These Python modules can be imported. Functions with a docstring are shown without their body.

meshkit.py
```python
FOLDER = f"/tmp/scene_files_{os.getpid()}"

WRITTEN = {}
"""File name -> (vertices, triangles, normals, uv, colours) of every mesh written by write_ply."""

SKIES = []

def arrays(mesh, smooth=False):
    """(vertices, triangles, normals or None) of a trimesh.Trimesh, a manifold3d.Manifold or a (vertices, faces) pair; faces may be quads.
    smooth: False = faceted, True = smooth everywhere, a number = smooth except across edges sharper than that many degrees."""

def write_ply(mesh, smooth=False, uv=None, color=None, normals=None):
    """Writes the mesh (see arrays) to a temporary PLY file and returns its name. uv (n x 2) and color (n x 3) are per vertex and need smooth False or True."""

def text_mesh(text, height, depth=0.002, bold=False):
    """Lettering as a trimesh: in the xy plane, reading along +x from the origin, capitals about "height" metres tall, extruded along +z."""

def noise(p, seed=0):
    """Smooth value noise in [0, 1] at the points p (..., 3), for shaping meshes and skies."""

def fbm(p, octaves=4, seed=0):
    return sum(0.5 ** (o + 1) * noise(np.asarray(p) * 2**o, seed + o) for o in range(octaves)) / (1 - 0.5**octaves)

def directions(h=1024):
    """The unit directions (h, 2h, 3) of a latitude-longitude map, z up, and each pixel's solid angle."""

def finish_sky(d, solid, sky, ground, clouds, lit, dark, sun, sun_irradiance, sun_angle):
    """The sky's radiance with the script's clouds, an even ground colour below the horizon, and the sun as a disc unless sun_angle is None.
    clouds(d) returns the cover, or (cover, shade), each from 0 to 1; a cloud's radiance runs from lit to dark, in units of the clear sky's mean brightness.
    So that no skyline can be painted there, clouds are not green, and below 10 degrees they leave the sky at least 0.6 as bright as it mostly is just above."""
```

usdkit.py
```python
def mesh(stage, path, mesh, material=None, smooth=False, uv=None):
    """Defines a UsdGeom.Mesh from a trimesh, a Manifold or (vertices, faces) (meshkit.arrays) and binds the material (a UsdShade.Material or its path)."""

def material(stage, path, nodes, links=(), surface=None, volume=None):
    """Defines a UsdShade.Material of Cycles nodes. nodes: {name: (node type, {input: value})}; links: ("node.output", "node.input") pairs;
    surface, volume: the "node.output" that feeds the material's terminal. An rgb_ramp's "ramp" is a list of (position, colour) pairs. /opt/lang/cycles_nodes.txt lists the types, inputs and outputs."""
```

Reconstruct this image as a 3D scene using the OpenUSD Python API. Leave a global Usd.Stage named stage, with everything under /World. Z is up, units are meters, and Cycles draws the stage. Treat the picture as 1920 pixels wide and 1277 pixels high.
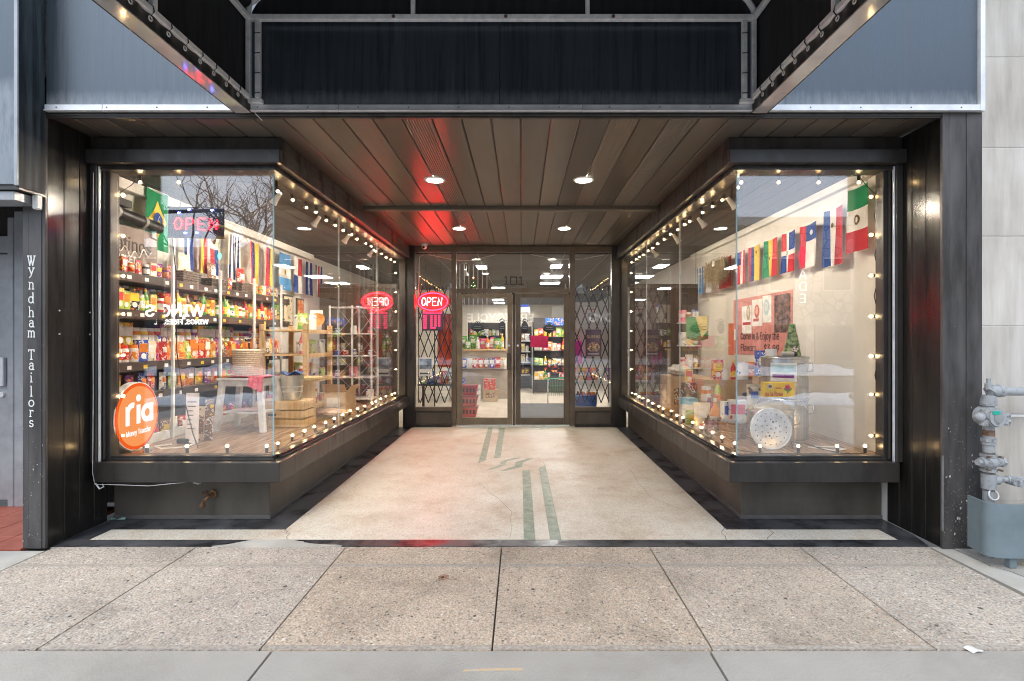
import math, random
import numpy as np, trimesh, usdkit, meshkit
from shapely.geometry import Polygon, Point, box as sbox
from shapely import affinity
from shapely.geometry.polygon import orient
import manifold3d
from pxr import Usd, UsdGeom, UsdLux, UsdShade, Gf, Sdf

stage = Usd.Stage.CreateInMemory()
UsdGeom.SetStageUpAxis(stage, 'Z')
UsdGeom.Xform.Define(stage, '/World')
UsdGeom.Scope.Define(stage, '/World/Looks')
R = random.Random(7)
PI = math.pi

# ------------------------------------------------------------------ camera, sky, sun, exposure
F, CX, CY, EYE = 950.0, 977.0, 636.0, 1.39          # focal length and axis in photograph pixels, eye height in metres
cam = UsdGeom.Camera.Define(stage, '/World/camera')
cam.AddTranslateOp().Set(Gf.Vec3d(0, 0, EYE)); cam.AddRotateXOp().Set(90.0)
cam.CreateHorizontalApertureAttr(36.0); cam.CreateFocalLengthAttr(36.0 * F / 1920)
cam.CreateHorizontalApertureOffsetAttr(-17.0 / 1920 * 36); cam.CreateVerticalApertureOffsetAttr(-2.5 / 1920 * 36)
cam.CreateClippingRangeAttr(Gf.Vec2f(0.05, 2000)); cam.CreateExposureAttr(0.56)
SUN_EL, SUN_AZ = math.radians(48), math.radians(205)   # veiled winter sun high behind the photographer
dome = UsdLux.DomeLight.Define(stage, '/World/sky')
dm = usdkit.material(stage, '/World/Looks/sky_air', {
    's': ('sky_texture', {'sky_type': 'single_scattering', 'sun_disc': False, 'sun_elevation': SUN_EL, 'sun_rotation': SUN_AZ, 'aerosol_density': 3.0}),
    'tc': ('texture_coordinate', {}), 'm': ('mapping', {'scale': (1, 1, 2.5)}),
    'n': ('noise_texture', {'scale': 2.2, 'detail': 5, 'roughness': 0.55}),
    'r': ('rgb_ramp', {'ramp': [(0.3, (6.6, 7.9, 9.8)), (0.7, (9.2, 10.4, 12.0))]}),
    'mx': ('mix_color', {'fac': 0.85}), 'b': ('background_shader', {'strength': 0.14})},
    [('tc.generated', 'm.vector'), ('m.vector', 'n.vector'), ('n.fac', 'r.fac'), ('s.color', 'mx.a'), ('r.color', 'mx.b'), ('mx.result', 'b.color')], surface='b.background')
UsdShade.MaterialBindingAPI.Apply(dome.GetPrim()).Bind(dm)
dome.GetPrim().SetCustomDataByKey('kind', 'structure')
sun = UsdLux.DistantLight.Define(stage, '/World/sun')
sun.CreateIntensityAttr(0.3); sun.CreateAngleAttr(25.0); sun.CreateNormalizeAttr(True) if hasattr(sun, 'CreateNormalizeAttr') else None
sun.CreateColorAttr(Gf.Vec3f(1.0, 0.97, 0.93))
sun.AddRotateXYZOp().Set(Gf.Vec3f(90 - math.degrees(SUN_EL), 0, 180 - math.degrees(SUN_AZ)))

# ------------------------------------------------------------------ objects
used = {}
def uniq(parent, name):
    k = (parent, name); n = used.get(k, -1) + 1; used[k] = n
    return f'{parent}/{name}' if n == 0 else f'{parent}/{name}_{n:03d}'
def tagp(p, label=None, cat=None, group=None, kind=None):
    for k, v in (('label', label), ('category', cat), ('group', group), ('kind', kind)):
        if v: p.SetCustomDataByKey(k, v)
class Node:
    def __init__(s, path, loc, rz, top): s.path, s.loc, s.rz, s.top = path, np.array(loc, float), rz, top
    def part(s, name, mesh, mat, label=None, smooth=30, kind=None, local=False):
        if isinstance(mesh, (list, tuple)) and not isinstance(mesh[0], np.ndarray): mesh = J(mesh)
        if not local:
            mesh = mesh.copy(); mesh.apply_translation(-s.loc)
            if s.rz: mesh.apply_transform(trimesh.transformations.rotation_matrix(-s.rz, (0, 0, 1)))
        path = uniq(s.path, name)
        m = usdkit.mesh(stage, path, mesh, mat, smooth=smooth)
        tagp(m.GetPrim(), label, None, None, kind)
        return Node(path, s.loc, s.rz, False)
def thing(name, label=None, cat=None, group=None, kind=None, loc=(0, 0, 0), rz=0.0):
    path = uniq('/World', name)
    x = UsdGeom.Xform.Define(stage, path)
    x.AddTranslateOp().Set(Gf.Vec3d(*map(float, loc))); x.AddRotateZOp().Set(math.degrees(rz)); x.AddScaleOp().Set(Gf.Vec3f(1, 1, 1))
    tagp(x.GetPrim(), label, cat, group, kind)
    return Node(path, loc, rz, True)
def copy(src, loc, rz, label, cat, group=None, sc=(1, 1, 1), tilt=None):
    name = src.path.split('/')[-1]
    if name[-4] == '_' and name[-3:].isdigit(): name = name[:-4]
    path = uniq('/World', name)
    x = UsdGeom.Xform.Define(stage, path)
    x.GetPrim().GetReferences().AddInternalReference(src.path)
    for o, v in zip(x.GetOrderedXformOps(), (Gf.Vec3d(*map(float, loc)), math.degrees(rz), Gf.Vec3f(*map(float, sc)))): o.Set(v)
    x.GetPrim().SetInstanceable(True)
    tagp(x.GetPrim(), label, cat, group)
    return Node(path, loc, rz, True)
def move(node, loc, rz, sc=(1, 1, 1)):
    x = UsdGeom.Xformable(stage.GetPrimAtPath(node.path)).GetOrderedXformOps()
    x[0].Set(Gf.Vec3d(*map(float, loc))); x[1].Set(math.degrees(rz)); x[2].Set(Gf.Vec3f(*map(float, sc)))
    node.loc, node.rz = np.array(loc, float), rz
def at(px, py, y): return ((px - CX) * y / F, y, EYE + (CY - py) * y / F)
def X(px, y): return (px - CX) * y / F
def Z(py, y): return EYE + (CY - py) * y / F

# ------------------------------------------------------------------ shapes
def J(ms): return trimesh.util.concatenate([m for m in ms])
def bx(x0, x1, y0, y1, z0, z1):
    m = trimesh.creation.box((abs(x1 - x0), abs(y1 - y0), abs(z1 - z0))); m.apply_translation(((x0 + x1) / 2, (y0 + y1) / 2, (z0 + z1) / 2)); return m
def bb(x0, x1, y0, y1, z0, z1, c=0.004):
    """box with chamfered edges"""
    d = np.array([x1 - x0, y1 - y0, z1 - z0]) / 2; ctr = np.array([x0 + x1, y0 + y1, z0 + z1]) / 2; c = min(c, d.min() * 0.4)
    p = []
    for sx in (-1, 1):
        for sy in (-1, 1):
            for sz in (-1, 1):
                for k in range(3):
                    q = d - c; q[k] = d[k]; p.append(ctr + q * (sx, sy, sz))
    return trimesh.convex.convex_hull(np.array(p))
def tube(pts, r, n=8, caps=True):
    p = np.asarray(pts, float); r = np.broadcast_to(r, (len(p),))
    t = np.gradient(p, axis=0); t /= np.linalg.norm(t, axis=1, keepdims=True) + 1e-12
    a = np.cross(t, np.where(np.abs(t[:, 2:]) < 0.9, [0, 0, 1.0], [1.0, 0, 0])); a /= np.linalg.norm(a, axis=1, keepdims=True) + 1e-12
    b = np.cross(t, a); ang = np.arange(n) * 2 * PI / n
    v = (p[:, None] + r[:, None, None] * (np.cos(ang)[None, :, None] * a[:, None] + np.sin(ang)[None, :, None] * b[:, None])).reshape(-1, 3)
    f = []
    for i in range(len(p) - 1):
        for j in range(n):
            k = (j + 1) % n; A, B, C, D = i * n + j, i * n + k, (i + 1) * n + k, (i + 1) * n + j
            f += [(A, C, B), (A, D, C)]
    if caps:
        for i in (0, len(p) - 1):
            c0 = len(v); v = np.vstack([v, p[i]])
            for j in range(n):
                k = (j + 1) % n; f.append((c0, i * n + j, i * n + k) if i == 0 else (c0, i * n + k, i * n + j))
    return trimesh.Trimesh(v, np.array(f), process=False)
def lathe(prof, n=20, at=(0, 0, 0)):
    m = trimesh.creation.revolve(np.array(prof, float), sections=n); m.apply_translation(at); return m
def ball(c, r, sub=2): m = trimesh.creation.icosphere(sub, r); m.apply_translation(c); return m
def rot(m, ang, axis, pt=(0, 0, 0)): m = m.copy(); m.apply_transform(trimesh.transformations.rotation_matrix(ang, axis, pt)); return m
def mv(m, d): m = m.copy(); m.apply_translation(d); return m
def cyl(a, b, r, n=16): return tube([a, b], r, n)
def extrude(poly, t):
    poly = poly.buffer(0); ps = poly.geoms if hasattr(poly, 'geoms') else [poly]; cs = []
    for p in ps:
        p = orient(p); cs += [np.array(p.exterior.coords)[:-1, :2]] + [np.array(r.coords)[:-1, :2] for r in p.interiors]
    k = manifold3d.CrossSection(cs).extrude(t).to_mesh()
    return trimesh.Trimesh(np.array(k.vert_properties[:, :3], float), np.array(k.tri_verts), process=False)
def slab(poly, z1, t=0.03): m = extrude(poly, t); m.apply_translation((0, 0, z1 - t)); return m
def extr_y(poly_xz, y0, y1):
    m = extrude(poly_xz, y1 - y0)      # x, z -> x, y(up) ; extruded along z
    v = np.array(m.vertices); v = np.stack([v[:, 0], y1 - v[:, 2], v[:, 1]], 1)
    return trimesh.Trimesh(v, m.faces, process=False)
FACE = {'-y': 0, '+x': PI / 2, '+y': PI, '-x': -PI / 2}
def face(m, pos, to='-y', ang=None):
    """a flat shape drawn in the xy plane, extruded along +z, stood up to look towards TO with its origin at POS"""
    m = rot(m, PI / 2, (1, 0, 0)); m = rot(m, FACE[to] if ang is None else ang, (0, 0, 1)); m.apply_translation(pos); return m
def text(s, h, width=None, depth=0.003, bold=False, center=True):
    m = meshkit.text_mesh(s, h, depth, bold); b = m.bounds
    if width: m.apply_scale((width / (b[1][0] - b[0][0]), 1, 1))
    b = m.bounds
    m.apply_translation((-(b[0][0] + b[1][0]) / 2 if center else -b[0][0], 0, 0)); return m
def flat(poly, d=0.003): return extrude(poly, d)
S4 = lambda x0, x1, y0, y1: sbox(x0, y0, x1, y1)
def grid(fn, nu, nv):
    """sheet fn(u, v) -> point"""
    v = np.array([fn(i / nu, j / nv) for j in range(nv + 1) for i in range(nu + 1)]); f = []
    for j in range(nv):
        for i in range(nu):
            a = j * (nu + 1) + i; f += [(a, a + 1, a + nu + 2), (a, a + nu + 2, a + nu + 1)]
    return trimesh.Trimesh(v, np.array(f), process=False)

# ------------------------------------------------------------------ materials
made = {}
def MT(name, nodes, links, surface): return usdkit.material(stage, f'/World/Looks/{name}', nodes, links, surface=surface)
def plain(name, c, rough=0.5, metal=0.0, **k):
    if name in made: return made[name]
    n = {'tc': ('geometry', {}), 'nz': ('noise_texture', {'scale': 14, 'detail': 3}), 'r': ('map_range', {'from_min': 0.3, 'from_max': 0.7, 'to_min': 0.82, 'to_max': 1.12}),
         'm': ('mix_color', {'blend_type': 'multiply', 'fac': 1.0, 'a': c}), 'p': ('principled_bsdf', {'roughness': rough, 'metallic': metal, **k})}
    made[name] = MT(name, n, [('tc.position', 'nz.vector'), ('nz.fac', 'r.value'), ('r.result', 'm.b'), ('m.result', 'p.base_color')], 'p.BSDF')
    return made[name]
def noisy(name, c1, c2, scale=5, rough=0.5, metal=0.0, stretch=(1, 1, 1), bump=0.0, lo=0.35, hi=0.65, detail=5, rrange=None, fine=0.0, obj=False, **k):
    if name in made: return made[name]
    n = {'g': ('geometry', {}) if not obj else ('texture_coordinate', {}), 'mp': ('mapping', {'scale': stretch}), 'nz': ('noise_texture', {'scale': scale, 'detail': detail, 'roughness': 0.6}),
         'r': ('rgb_ramp', {'ramp': [(lo, c1), (hi, c2)]}), 'p': ('principled_bsdf', {'roughness': rough, 'metallic': metal, **k})}
    l = [('g.position' if not obj else 'g.object', 'mp.vector'), ('mp.vector', 'nz.vector'), ('nz.fac', 'r.fac'), ('r.color', 'p.base_color')]
    if rrange:
        n['rr'] = ('map_range', {'from_min': lo, 'from_max': hi, 'to_min': rrange[0], 'to_max': rrange[1]}); l += [('nz.fac', 'rr.value'), ('rr.result', 'p.roughness')]
    if bump:
        n['b'] = ('bump', {'strength': 1.0, 'distance': bump}); l += [('nz.fac', 'b.height'), ('b.normal', 'p.normal')]
    made[name] = MT(name, n, l, 'p.BSDF'); return made[name]
def emit(name, c, s):
    if name in made: return made[name]
    made[name] = MT(name, {'e': ('emission', {'color': c, 'strength': s})}, [], 'e.emission'); return made[name]

def glass(name, r0, tint=(1, 1, 1)):
    n = {'lw': ('layer_weight', {'blend': 0.5}), 'p5': ('math', {'math_type': 'power', 'value2': 5.0}),
         'mr': ('map_range', {'from_min': 0, 'from_max': 1, 'to_min': r0, 'to_max': 1.0}), 't': ('transparent_bsdf', {'color': tint}), 'g': ('glossy_bsdf', {'roughness': 0.0, 'color': (1, 1, 1)}),
         'mx': ('mix_closure', {})}
    return MT(name, n, [('lw.facing', 'p5.value1'), ('p5.value', 'mr.value'), ('mr.result', 'mx.fac'), ('t.BSDF', 'mx.closure1'), ('g.BSDF', 'mx.closure2')], 'mx.closure')
GLASS = glass('window_glass', 0.062)
GLASSF = glass('front_glass', 0.115)
DOORGLASS = glass('door_glass', 0.065)
GEDGE = plain('glass_edge', (0.35, 0.55, 0.6), 0.1)

BRONZE = noisy('bronze_metal', (0.021, 0.018, 0.016), (0.038, 0.033, 0.029), 6, 0.33, 0.0, (1, 1, 0.25), detail=8, rrange=(0.26, 0.44), specular_ior_level=0.55)
BRONZE2 = noisy('bronze_base', (0.050, 0.042, 0.033), (0.125, 0.108, 0.088), 3, 0.46, 0.0, (1, 1, 0.5), detail=12, lo=.28, hi=.75)
DOORB = noisy('door_bronze', (0.085, 0.066, 0.048), (0.12, 0.095, 0.07), 6, 0.33, 0.0, (1, 1, 0.3), metallic=0.35) if False else noisy('door_bronze', (0.085, 0.066, 0.048), (0.12, 0.095, 0.07), 6, 0.36)
DOORT = noisy('door_champagne', (0.15, 0.12, 0.085), (0.21, 0.17, 0.12), 6, 0.34)
PILAST = noisy('pilaster_panel', (0.007, 0.0062, 0.0055), (0.018, 0.016, 0.014), 5, 0.25, 0.0, (1, 1, 0.12), detail=8, rrange=(0.16, 0.30), specular_ior_level=0.42)
PILFRONT = noisy('pilaster_front', (0.040, 0.037, 0.036), (0.085, 0.079, 0.077), 9, 0.36, 0.0, (1, 1, 0.2), rrange=(0.3, 0.45))
SILVER = noisy('aluminium', (0.62, 0.63, 0.66), (0.78, 0.79, 0.82), 9, 0.35, 0.35)
STEELBAR = noisy('galvanised_tube', (0.62, 0.62, 0.63), (0.80, 0.80, 0.80), 20, 0.45, 0.0)
FABRIC = noisy('awning_fabric', (0.006, 0.006, 0.008), (0.020, 0.020, 0.024), 4, 0.7, 0, (6, 6, .5), detail=9)
FLANGE = noisy('awning_flange', (0.40, 0.38, 0.38), (0.55, 0.53, 0.52), 5, 0.09, 0.35, detail=8)
BLACK = plain('black_plastic', (0.012, 0.012, 0.013), 0.45)
WHITE = plain('white_paint', (0.75, 0.75, 0.73), 0.4)
CREAM = noisy('cream_wall', (0.70, 0.63, 0.52), (0.78, 0.71, 0.60), 2, 0.7)
CREAM2 = noisy('white_wall', (0.60, 0.575, 0.53), (0.68, 0.655, 0.61), 1.5, 0.7, detail=9)
DARKCEIL = noisy('dark_ceiling', (0.035, 0.029, 0.024), (0.055, 0.046, 0.038), 8, 0.55)
DARKWOOD = noisy('dark_shelf', (0.045, 0.033, 0.028), (0.075, 0.055, 0.046), 5, 0.4, 0.0, (1, 0.2, 3))
PINE = noisy('pine_wood', (0.52, 0.34, 0.16), (0.70, 0.50, 0.27), 6, 0.5, 0.0, (6, 6, 0.8), bump=0.001)
CARD = noisy('cardboard', (0.42, 0.29, 0.17), (0.52, 0.37, 0.23), 12, 0.8)
WFLOOR = noisy('wood_floor', (0.20, 0.12, 0.07), (0.36, 0.23, 0.14), 4, 0.28, 0.0, (9, 0.8, 1), rrange=(0.2, 0.36))
STOREFLOOR = noisy('store_floor', (0.55, 0.48, 0.38), (0.66, 0.59, 0.48), 3, 0.25)

def soffit_mat(name, k):
    n = {'g': ('geometry', {}), 'mp': ('mapping', {'scale': (6, 0.5, 1)}), 'nz': ('noise_texture', {'scale': 5, 'detail': 4}), 'oi': ('object_info', {}),
         'r': ('rgb_ramp', {'ramp': [(0.3, (0.112 * k, 0.092 * k, 0.072 * k)), (0.7, (0.130 * k, 0.108 * k, 0.086 * k))]}),
         'sc': ('mapping', {'scale': (55, 0.6, 1)}), 'n2': ('noise_texture', {'scale': 6, 'detail': 2}), 'b': ('bump', {'strength': 0.16, 'distance': 0.0008}),
         'p': ('principled_bsdf', {'roughness': 0.34, 'specular_ior_level': 0.9, 'metallic': 0.35, 'anisotropic': 0.9}), 'tg': ('combine_xyz', {'x': 0.0, 'y': 1.0, 'z': 0.0})}
    return MT(name, n, [('g.position', 'mp.vector'), ('mp.vector', 'nz.vector'), ('nz.fac', 'r.fac'), ('r.color', 'p.base_color'), ('g.position', 'sc.vector'), ('sc.vector', 'n2.vector'), ('n2.fac', 'b.height'), ('b.normal', 'p.normal'), ('tg.vector', 'p.tangent')], 'p.BSDF')
SOFF = [soffit_mat('soffit_plank_' + a, k) for a, k in (('plain', 1.0), ('pale', 1.18), ('deep', 0.85))]

# fascia: blue grey enamel with run-down streaks and a salty lower edge
n = {'g': ('geometry', {}), 'mp': ('mapping', {'scale': (11, 1, 0.35)}), 'nz': ('noise_texture', {'scale': 2, 'detail': 9, 'roughness': 0.72, 'distortion': 0.4}),
     'n2': ('noise_texture', {'scale': 1.1, 'detail': 3}), 'r': ('rgb_ramp', {'ramp': [(0.32, (0.017, 0.021, 0.027)), (0.6, (0.030, 0.036, 0.044)), (0.74, (0.060, 0.068, 0.076))]}),
     'sx': ('separate_xyz', {}), 'lo': ('map_range', {'from_min': 2.93, 'from_max': 3.09, 'to_min': 1.0, 'to_max': 0.0, 'clamp': True}),
     'mp3': ('mapping', {'scale': (24, 1, 5)}), 'n3': ('noise_texture', {'scale': 1.2, 'detail': 6, 'roughness': 0.7}), 'ad': ('math', {'math_type': 'multiply'}),
     'st': ('map_range', {'from_min': 0.16, 'from_max': 0.55, 'to_min': 0, 'to_max': 0.8, 'clamp': True}), 'mx': ('mix_color', {'b': (0.22, 0.23, 0.24)}),
     'rr': ('map_range', {'from_min': 0.35, 'from_max': 0.65, 'to_min': 0.26, 'to_max': 0.46}), 'p': ('principled_bsdf', {'roughness': 0.3, 'ior': 1.95, 'specular_tint': (0.74, 0.87, 1.0)})}
FASCIA = MT('fascia_enamel', n, [('g.position', 'mp.vector'), ('mp.vector', 'nz.vector'), ('nz.fac', 'r.fac'), ('g.position', 'sx.vector'), ('sx.z', 'lo.value'), ('g.position', 'mp3.vector'), ('mp3.vector', 'n3.vector'),
     ('n3.fac', 'ad.value1'), ('lo.result', 'ad.value2'), ('ad.value', 'st.value'), ('st.result', 'mx.fac'), ('r.color', 'mx.a'), ('mx.result', 'p.base_color'), ('nz.fac', 'rr.value'), ('rr.result', 'p.roughness')], 'p.BSDF')

# exposed aggregate paving
def aggregate(name, tone):
    n = {'g': ('geometry', {}), 'v': ('voronoi_texture', {'scale': 70, 'randomness': 1.0}), 'v2': ('voronoi_texture', {'scale': 150}), 'n1': ('noise_texture', {'scale': 1.6, 'detail': 9, 'roughness': 0.66, 'distortion': 0.5}),
         'sc': ('separate_color', {}), 'peb': ('rgb_ramp', {'ramp': [(0.0, (0.10, 0.095, 0.09)), (0.11, (0.22, 0.195, 0.175)), (0.3, (0.37, 0.31, 0.25)), (0.55, (0.42, 0.36, 0.30)), (0.72, (0.37, 0.26, 0.19)), (0.9, (0.45, 0.405, 0.355)), (1.0, (0.58, 0.55, 0.50))]}),
         's2': ('separate_color', {}), 'p2': ('rgb_ramp', {'ramp': [(0.0, (0.22, 0.195, 0.17)), (0.5, (0.37, 0.325, 0.28)), (1.0, (0.47, 0.42, 0.37))]}),
         'sz': ('math', {'math_type': 'greater_than', 'value2': 0.42}), 'ed': ('map_range', {'from_min': 0.35, 'from_max': 0.62, 'to_min': 1.0, 'to_max': 0.0, 'clamp': True}), 'mk': ('math', {'math_type': 'multiply'}),
         'mx': ('mix_color', {}), 'tn': ('rgb_ramp', {'ramp': [(0.33, tuple(0.72 * t for t in tone)), (0.47, tuple(0.98 * t for t in tone)), (0.65, tuple(1.16 * t for t in tone))]}), 'ml': ('mix_color', {'blend_type': 'multiply', 'fac': 1.0}),
         'b': ('bump', {'strength': 0.8, 'distance': 0.006, 'invert': True}), 'p': ('principled_bsdf', {'roughness': 0.75})}
    return MT(name, n, [('g.position', 'v.vector'), ('g.position', 'v2.vector'), ('g.position', 'n1.vector'), ('v.color', 'sc.color'), ('sc.r', 'peb.fac'), ('v2.color', 's2.color'), ('s2.g', 'p2.fac'), ('sc.b', 'sz.value1'),
        ('v.distance', 'ed.value'), ('ed.result', 'mk.value1'), ('sz.value', 'mk.value2'), ('mk.value', 'mx.fac'), ('p2.color', 'mx.a'), ('peb.color', 'mx.b'), ('n1.fac', 'tn.fac'), ('mx.result', 'ml.a'), ('tn.color', 'ml.b'),
        ('ml.result', 'p.base_color'), ('v.distance', 'b.height'), ('b.normal', 'p.normal')], 'p.BSDF')
AGG = [aggregate('paving_grey', (1.20, 1.20, 1.19)), aggregate('paving_tan', (1.27, 1.19, 1.08)), aggregate('paving_warm', (1.24, 1.20, 1.13))]
CONC = MT('broomed_concrete', {'g': ('geometry', {}), 'mp': ('mapping', {'scale': (3, 1, 1)}), 'n1': ('noise_texture', {'scale': 1.1, 'detail': 8, 'roughness': .65}), 'n2': ('noise_texture', {'scale': 95, 'detail': 4, 'roughness': .7}), 'r1': ('rgb_ramp', {'ramp': [(.32, (.31, .29, .262)), (.5, (.40, .378, .343)), (.68, (.45, .427, .39))]}),
    'r2': ('rgb_ramp', {'ramp': [(.30, (.66, .65, .64)), (.5, (1, 1, 1)), (.7, (1.14, 1.14, 1.13))]}), 'm': ('mix_color', {'blend_type': 'multiply', 'fac': 1.0}), 'b': ('bump', {'distance': .003}), 'p': ('principled_bsdf', {'roughness': .85})},
    [('g.position', 'n1.vector'), ('g.position', 'mp.vector'), ('mp.vector', 'n2.vector'), ('n1.fac', 'r1.fac'), ('n2.fac', 'r2.fac'), ('r1.color', 'm.a'), ('r2.color', 'm.b'), ('m.result', 'p.base_color'), ('n2.fac', 'b.height'), ('b.normal', 'p.normal')], 'p.BSDF')
CONC2 = noisy('old_concrete', (0.36, 0.345, 0.31), (0.50, 0.48, 0.44), 3, 0.8, detail=8, bump=0.004)
SMOOTHBAND = noisy('worn_paving_edge', (0.27, 0.235, 0.20), (0.47, 0.425, 0.37), 55, 0.75, detail=8)
JOINT = plain('joint_dirt', (0.13, 0.115, 0.10), 0.9)
n = {'g': ('geometry', {}), 'v': ('voronoi_texture', {'scale': 170}), 'sc': ('separate_color', {}), 'chip': ('rgb_ramp', {'ramp': [(0, (0.46, 0.40, 0.32)), (0.18, (0.67, 0.62, 0.53)), (0.7, (0.755, 0.71, 0.615)), (1.0, (0.83, 0.79, 0.71))]}),
     'n1': ('noise_texture', {'scale': 2.1, 'detail': 11, 'roughness': 0.72, 'distortion': 0.15}), 'st': ('rgb_ramp', {'ramp': [(0.34, (0.80, 0.71, 0.63)), (0.45, (0.92, 0.87, 0.82)), (0.54, (0.98, 0.965, 0.94)), (0.66, (1.04, 1.04, 1.04))]}), 'ml': ('mix_color', {'blend_type': 'multiply', 'fac': 1.0}),
     'rr': ('map_range', {'from_min': 0.3, 'from_max': 0.7, 'to_min': 0.62, 'to_max': 0.38}), 'p': ('principled_bsdf', {'roughness': 0.45})}
TERR = MT('terrazzo', n, [('g.position', 'v.vector'), ('v.color', 'sc.color'), ('sc.r', 'chip.fac'), ('g.position', 'n1.vector'), ('n1.fac', 'st.fac'), ('chip.color', 'ml.a'), ('st.color', 'ml.b'), ('ml.result', 'p.base_color'), ('n1.fac', 'rr.value'), ('rr.result', 'p.roughness')], 'p.BSDF')
GREENT = noisy('green_terrazzo', (0.20, 0.25, 0.17), (0.40, 0.44, 0.34), 14, 0.45, detail=10)
RINGLINE = plain('ring_line', (0.46, 0.41, 0.34), 0.6)
BLACKT = noisy('black_terrazzo', (0.016, 0.016, 0.018), (0.13, 0.13, 0.14), 3, 0.3, detail=10, lo=0.42, hi=0.74, rrange=(0.27, 0.6))
STONE = MT('neighbour_limestone', {'g': ('geometry', {}), 'oi': ('object_info', {}), 'mp': ('mapping', {'scale': (7, 7, .9)}), 'nz': ('noise_texture', {'scale': 1.6, 'detail': 11, 'roughness': .62}), 'r': ('rgb_ramp', {'ramp': [(.28, (.40, .365, .32)), (.5, (.52, .485, .44)), (.7, (.61, .575, .53))]}),
    'n2': ('noise_texture', {'scale': 1.1, 'detail': 8}), 'r2': ('rgb_ramp', {'ramp': [(.35, (.80, .77, .73)), (.55, (1, 1, 1))]}), 'tn': ('map_range', {'from_min': 0, 'from_max': 1, 'to_min': .86, 'to_max': 1.08}), 'm1': ('mix_color', {'blend_type': 'multiply', 'fac': 1.0}), 'm2': ('mix_color', {'blend_type': 'multiply', 'fac': 1.0}), 'b': ('bump', {'distance': .004}), 'p': ('principled_bsdf', {'roughness': .75})},
    [('g.position', 'mp.vector'), ('mp.vector', 'nz.vector'), ('nz.fac', 'r.fac'), ('g.position', 'n2.vector'), ('n2.fac', 'r2.fac'), ('oi.random', 'tn.value'), ('r.color', 'm1.a'), ('r2.color', 'm1.b'), ('m1.result', 'm2.a'), ('tn.result', 'm2.b'), ('m2.result', 'p.base_color'), ('nz.fac', 'b.height'), ('b.normal', 'p.normal')], 'p.BSDF')
GREYDOOR = noisy('grey_aluminium', (0.30, 0.31, 0.33), (0.38, 0.39, 0.41), 7, 0.35, 0.3)
REDTILE = noisy('red_quarry_tile', (0.30, 0.075, 0.045), (0.42, 0.12, 0.075), 8, 0.5)
PIPEGREY = noisy('grey_pipe_paint', (0.13, 0.125, 0.12), (0.33, 0.345, 0.36), 34, 0.5, bump=0.003, lo=.28, hi=.46, detail=8)
GUARD = noisy('blue_grey_guard_paint', (0.135, 0.175, 0.195), (0.175, 0.225, 0.25), 5, 0.42, detail=10)
BRASS = noisy('rusty_brass', (0.12, 0.06, 0.035), (0.28, 0.17, 0.09), 40, 0.5, 0.5)
ALU = noisy('pot_aluminium', (0.56, 0.57, 0.58), (0.72, 0.73, 0.74), 5, 0.27, 1.0, (9, 9, .6))
ALUD = noisy('plate_aluminium', (0.50, 0.51, 0.52), (0.78, 0.79, 0.80), 9, 0.40, 0.75, detail=10)
HOLE = plain('dark_hole', (0.01, 0.01, 0.01), 0.8)
PAPER = plain('white_paper', (0.78, 0.77, 0.74), 0.7)
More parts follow.
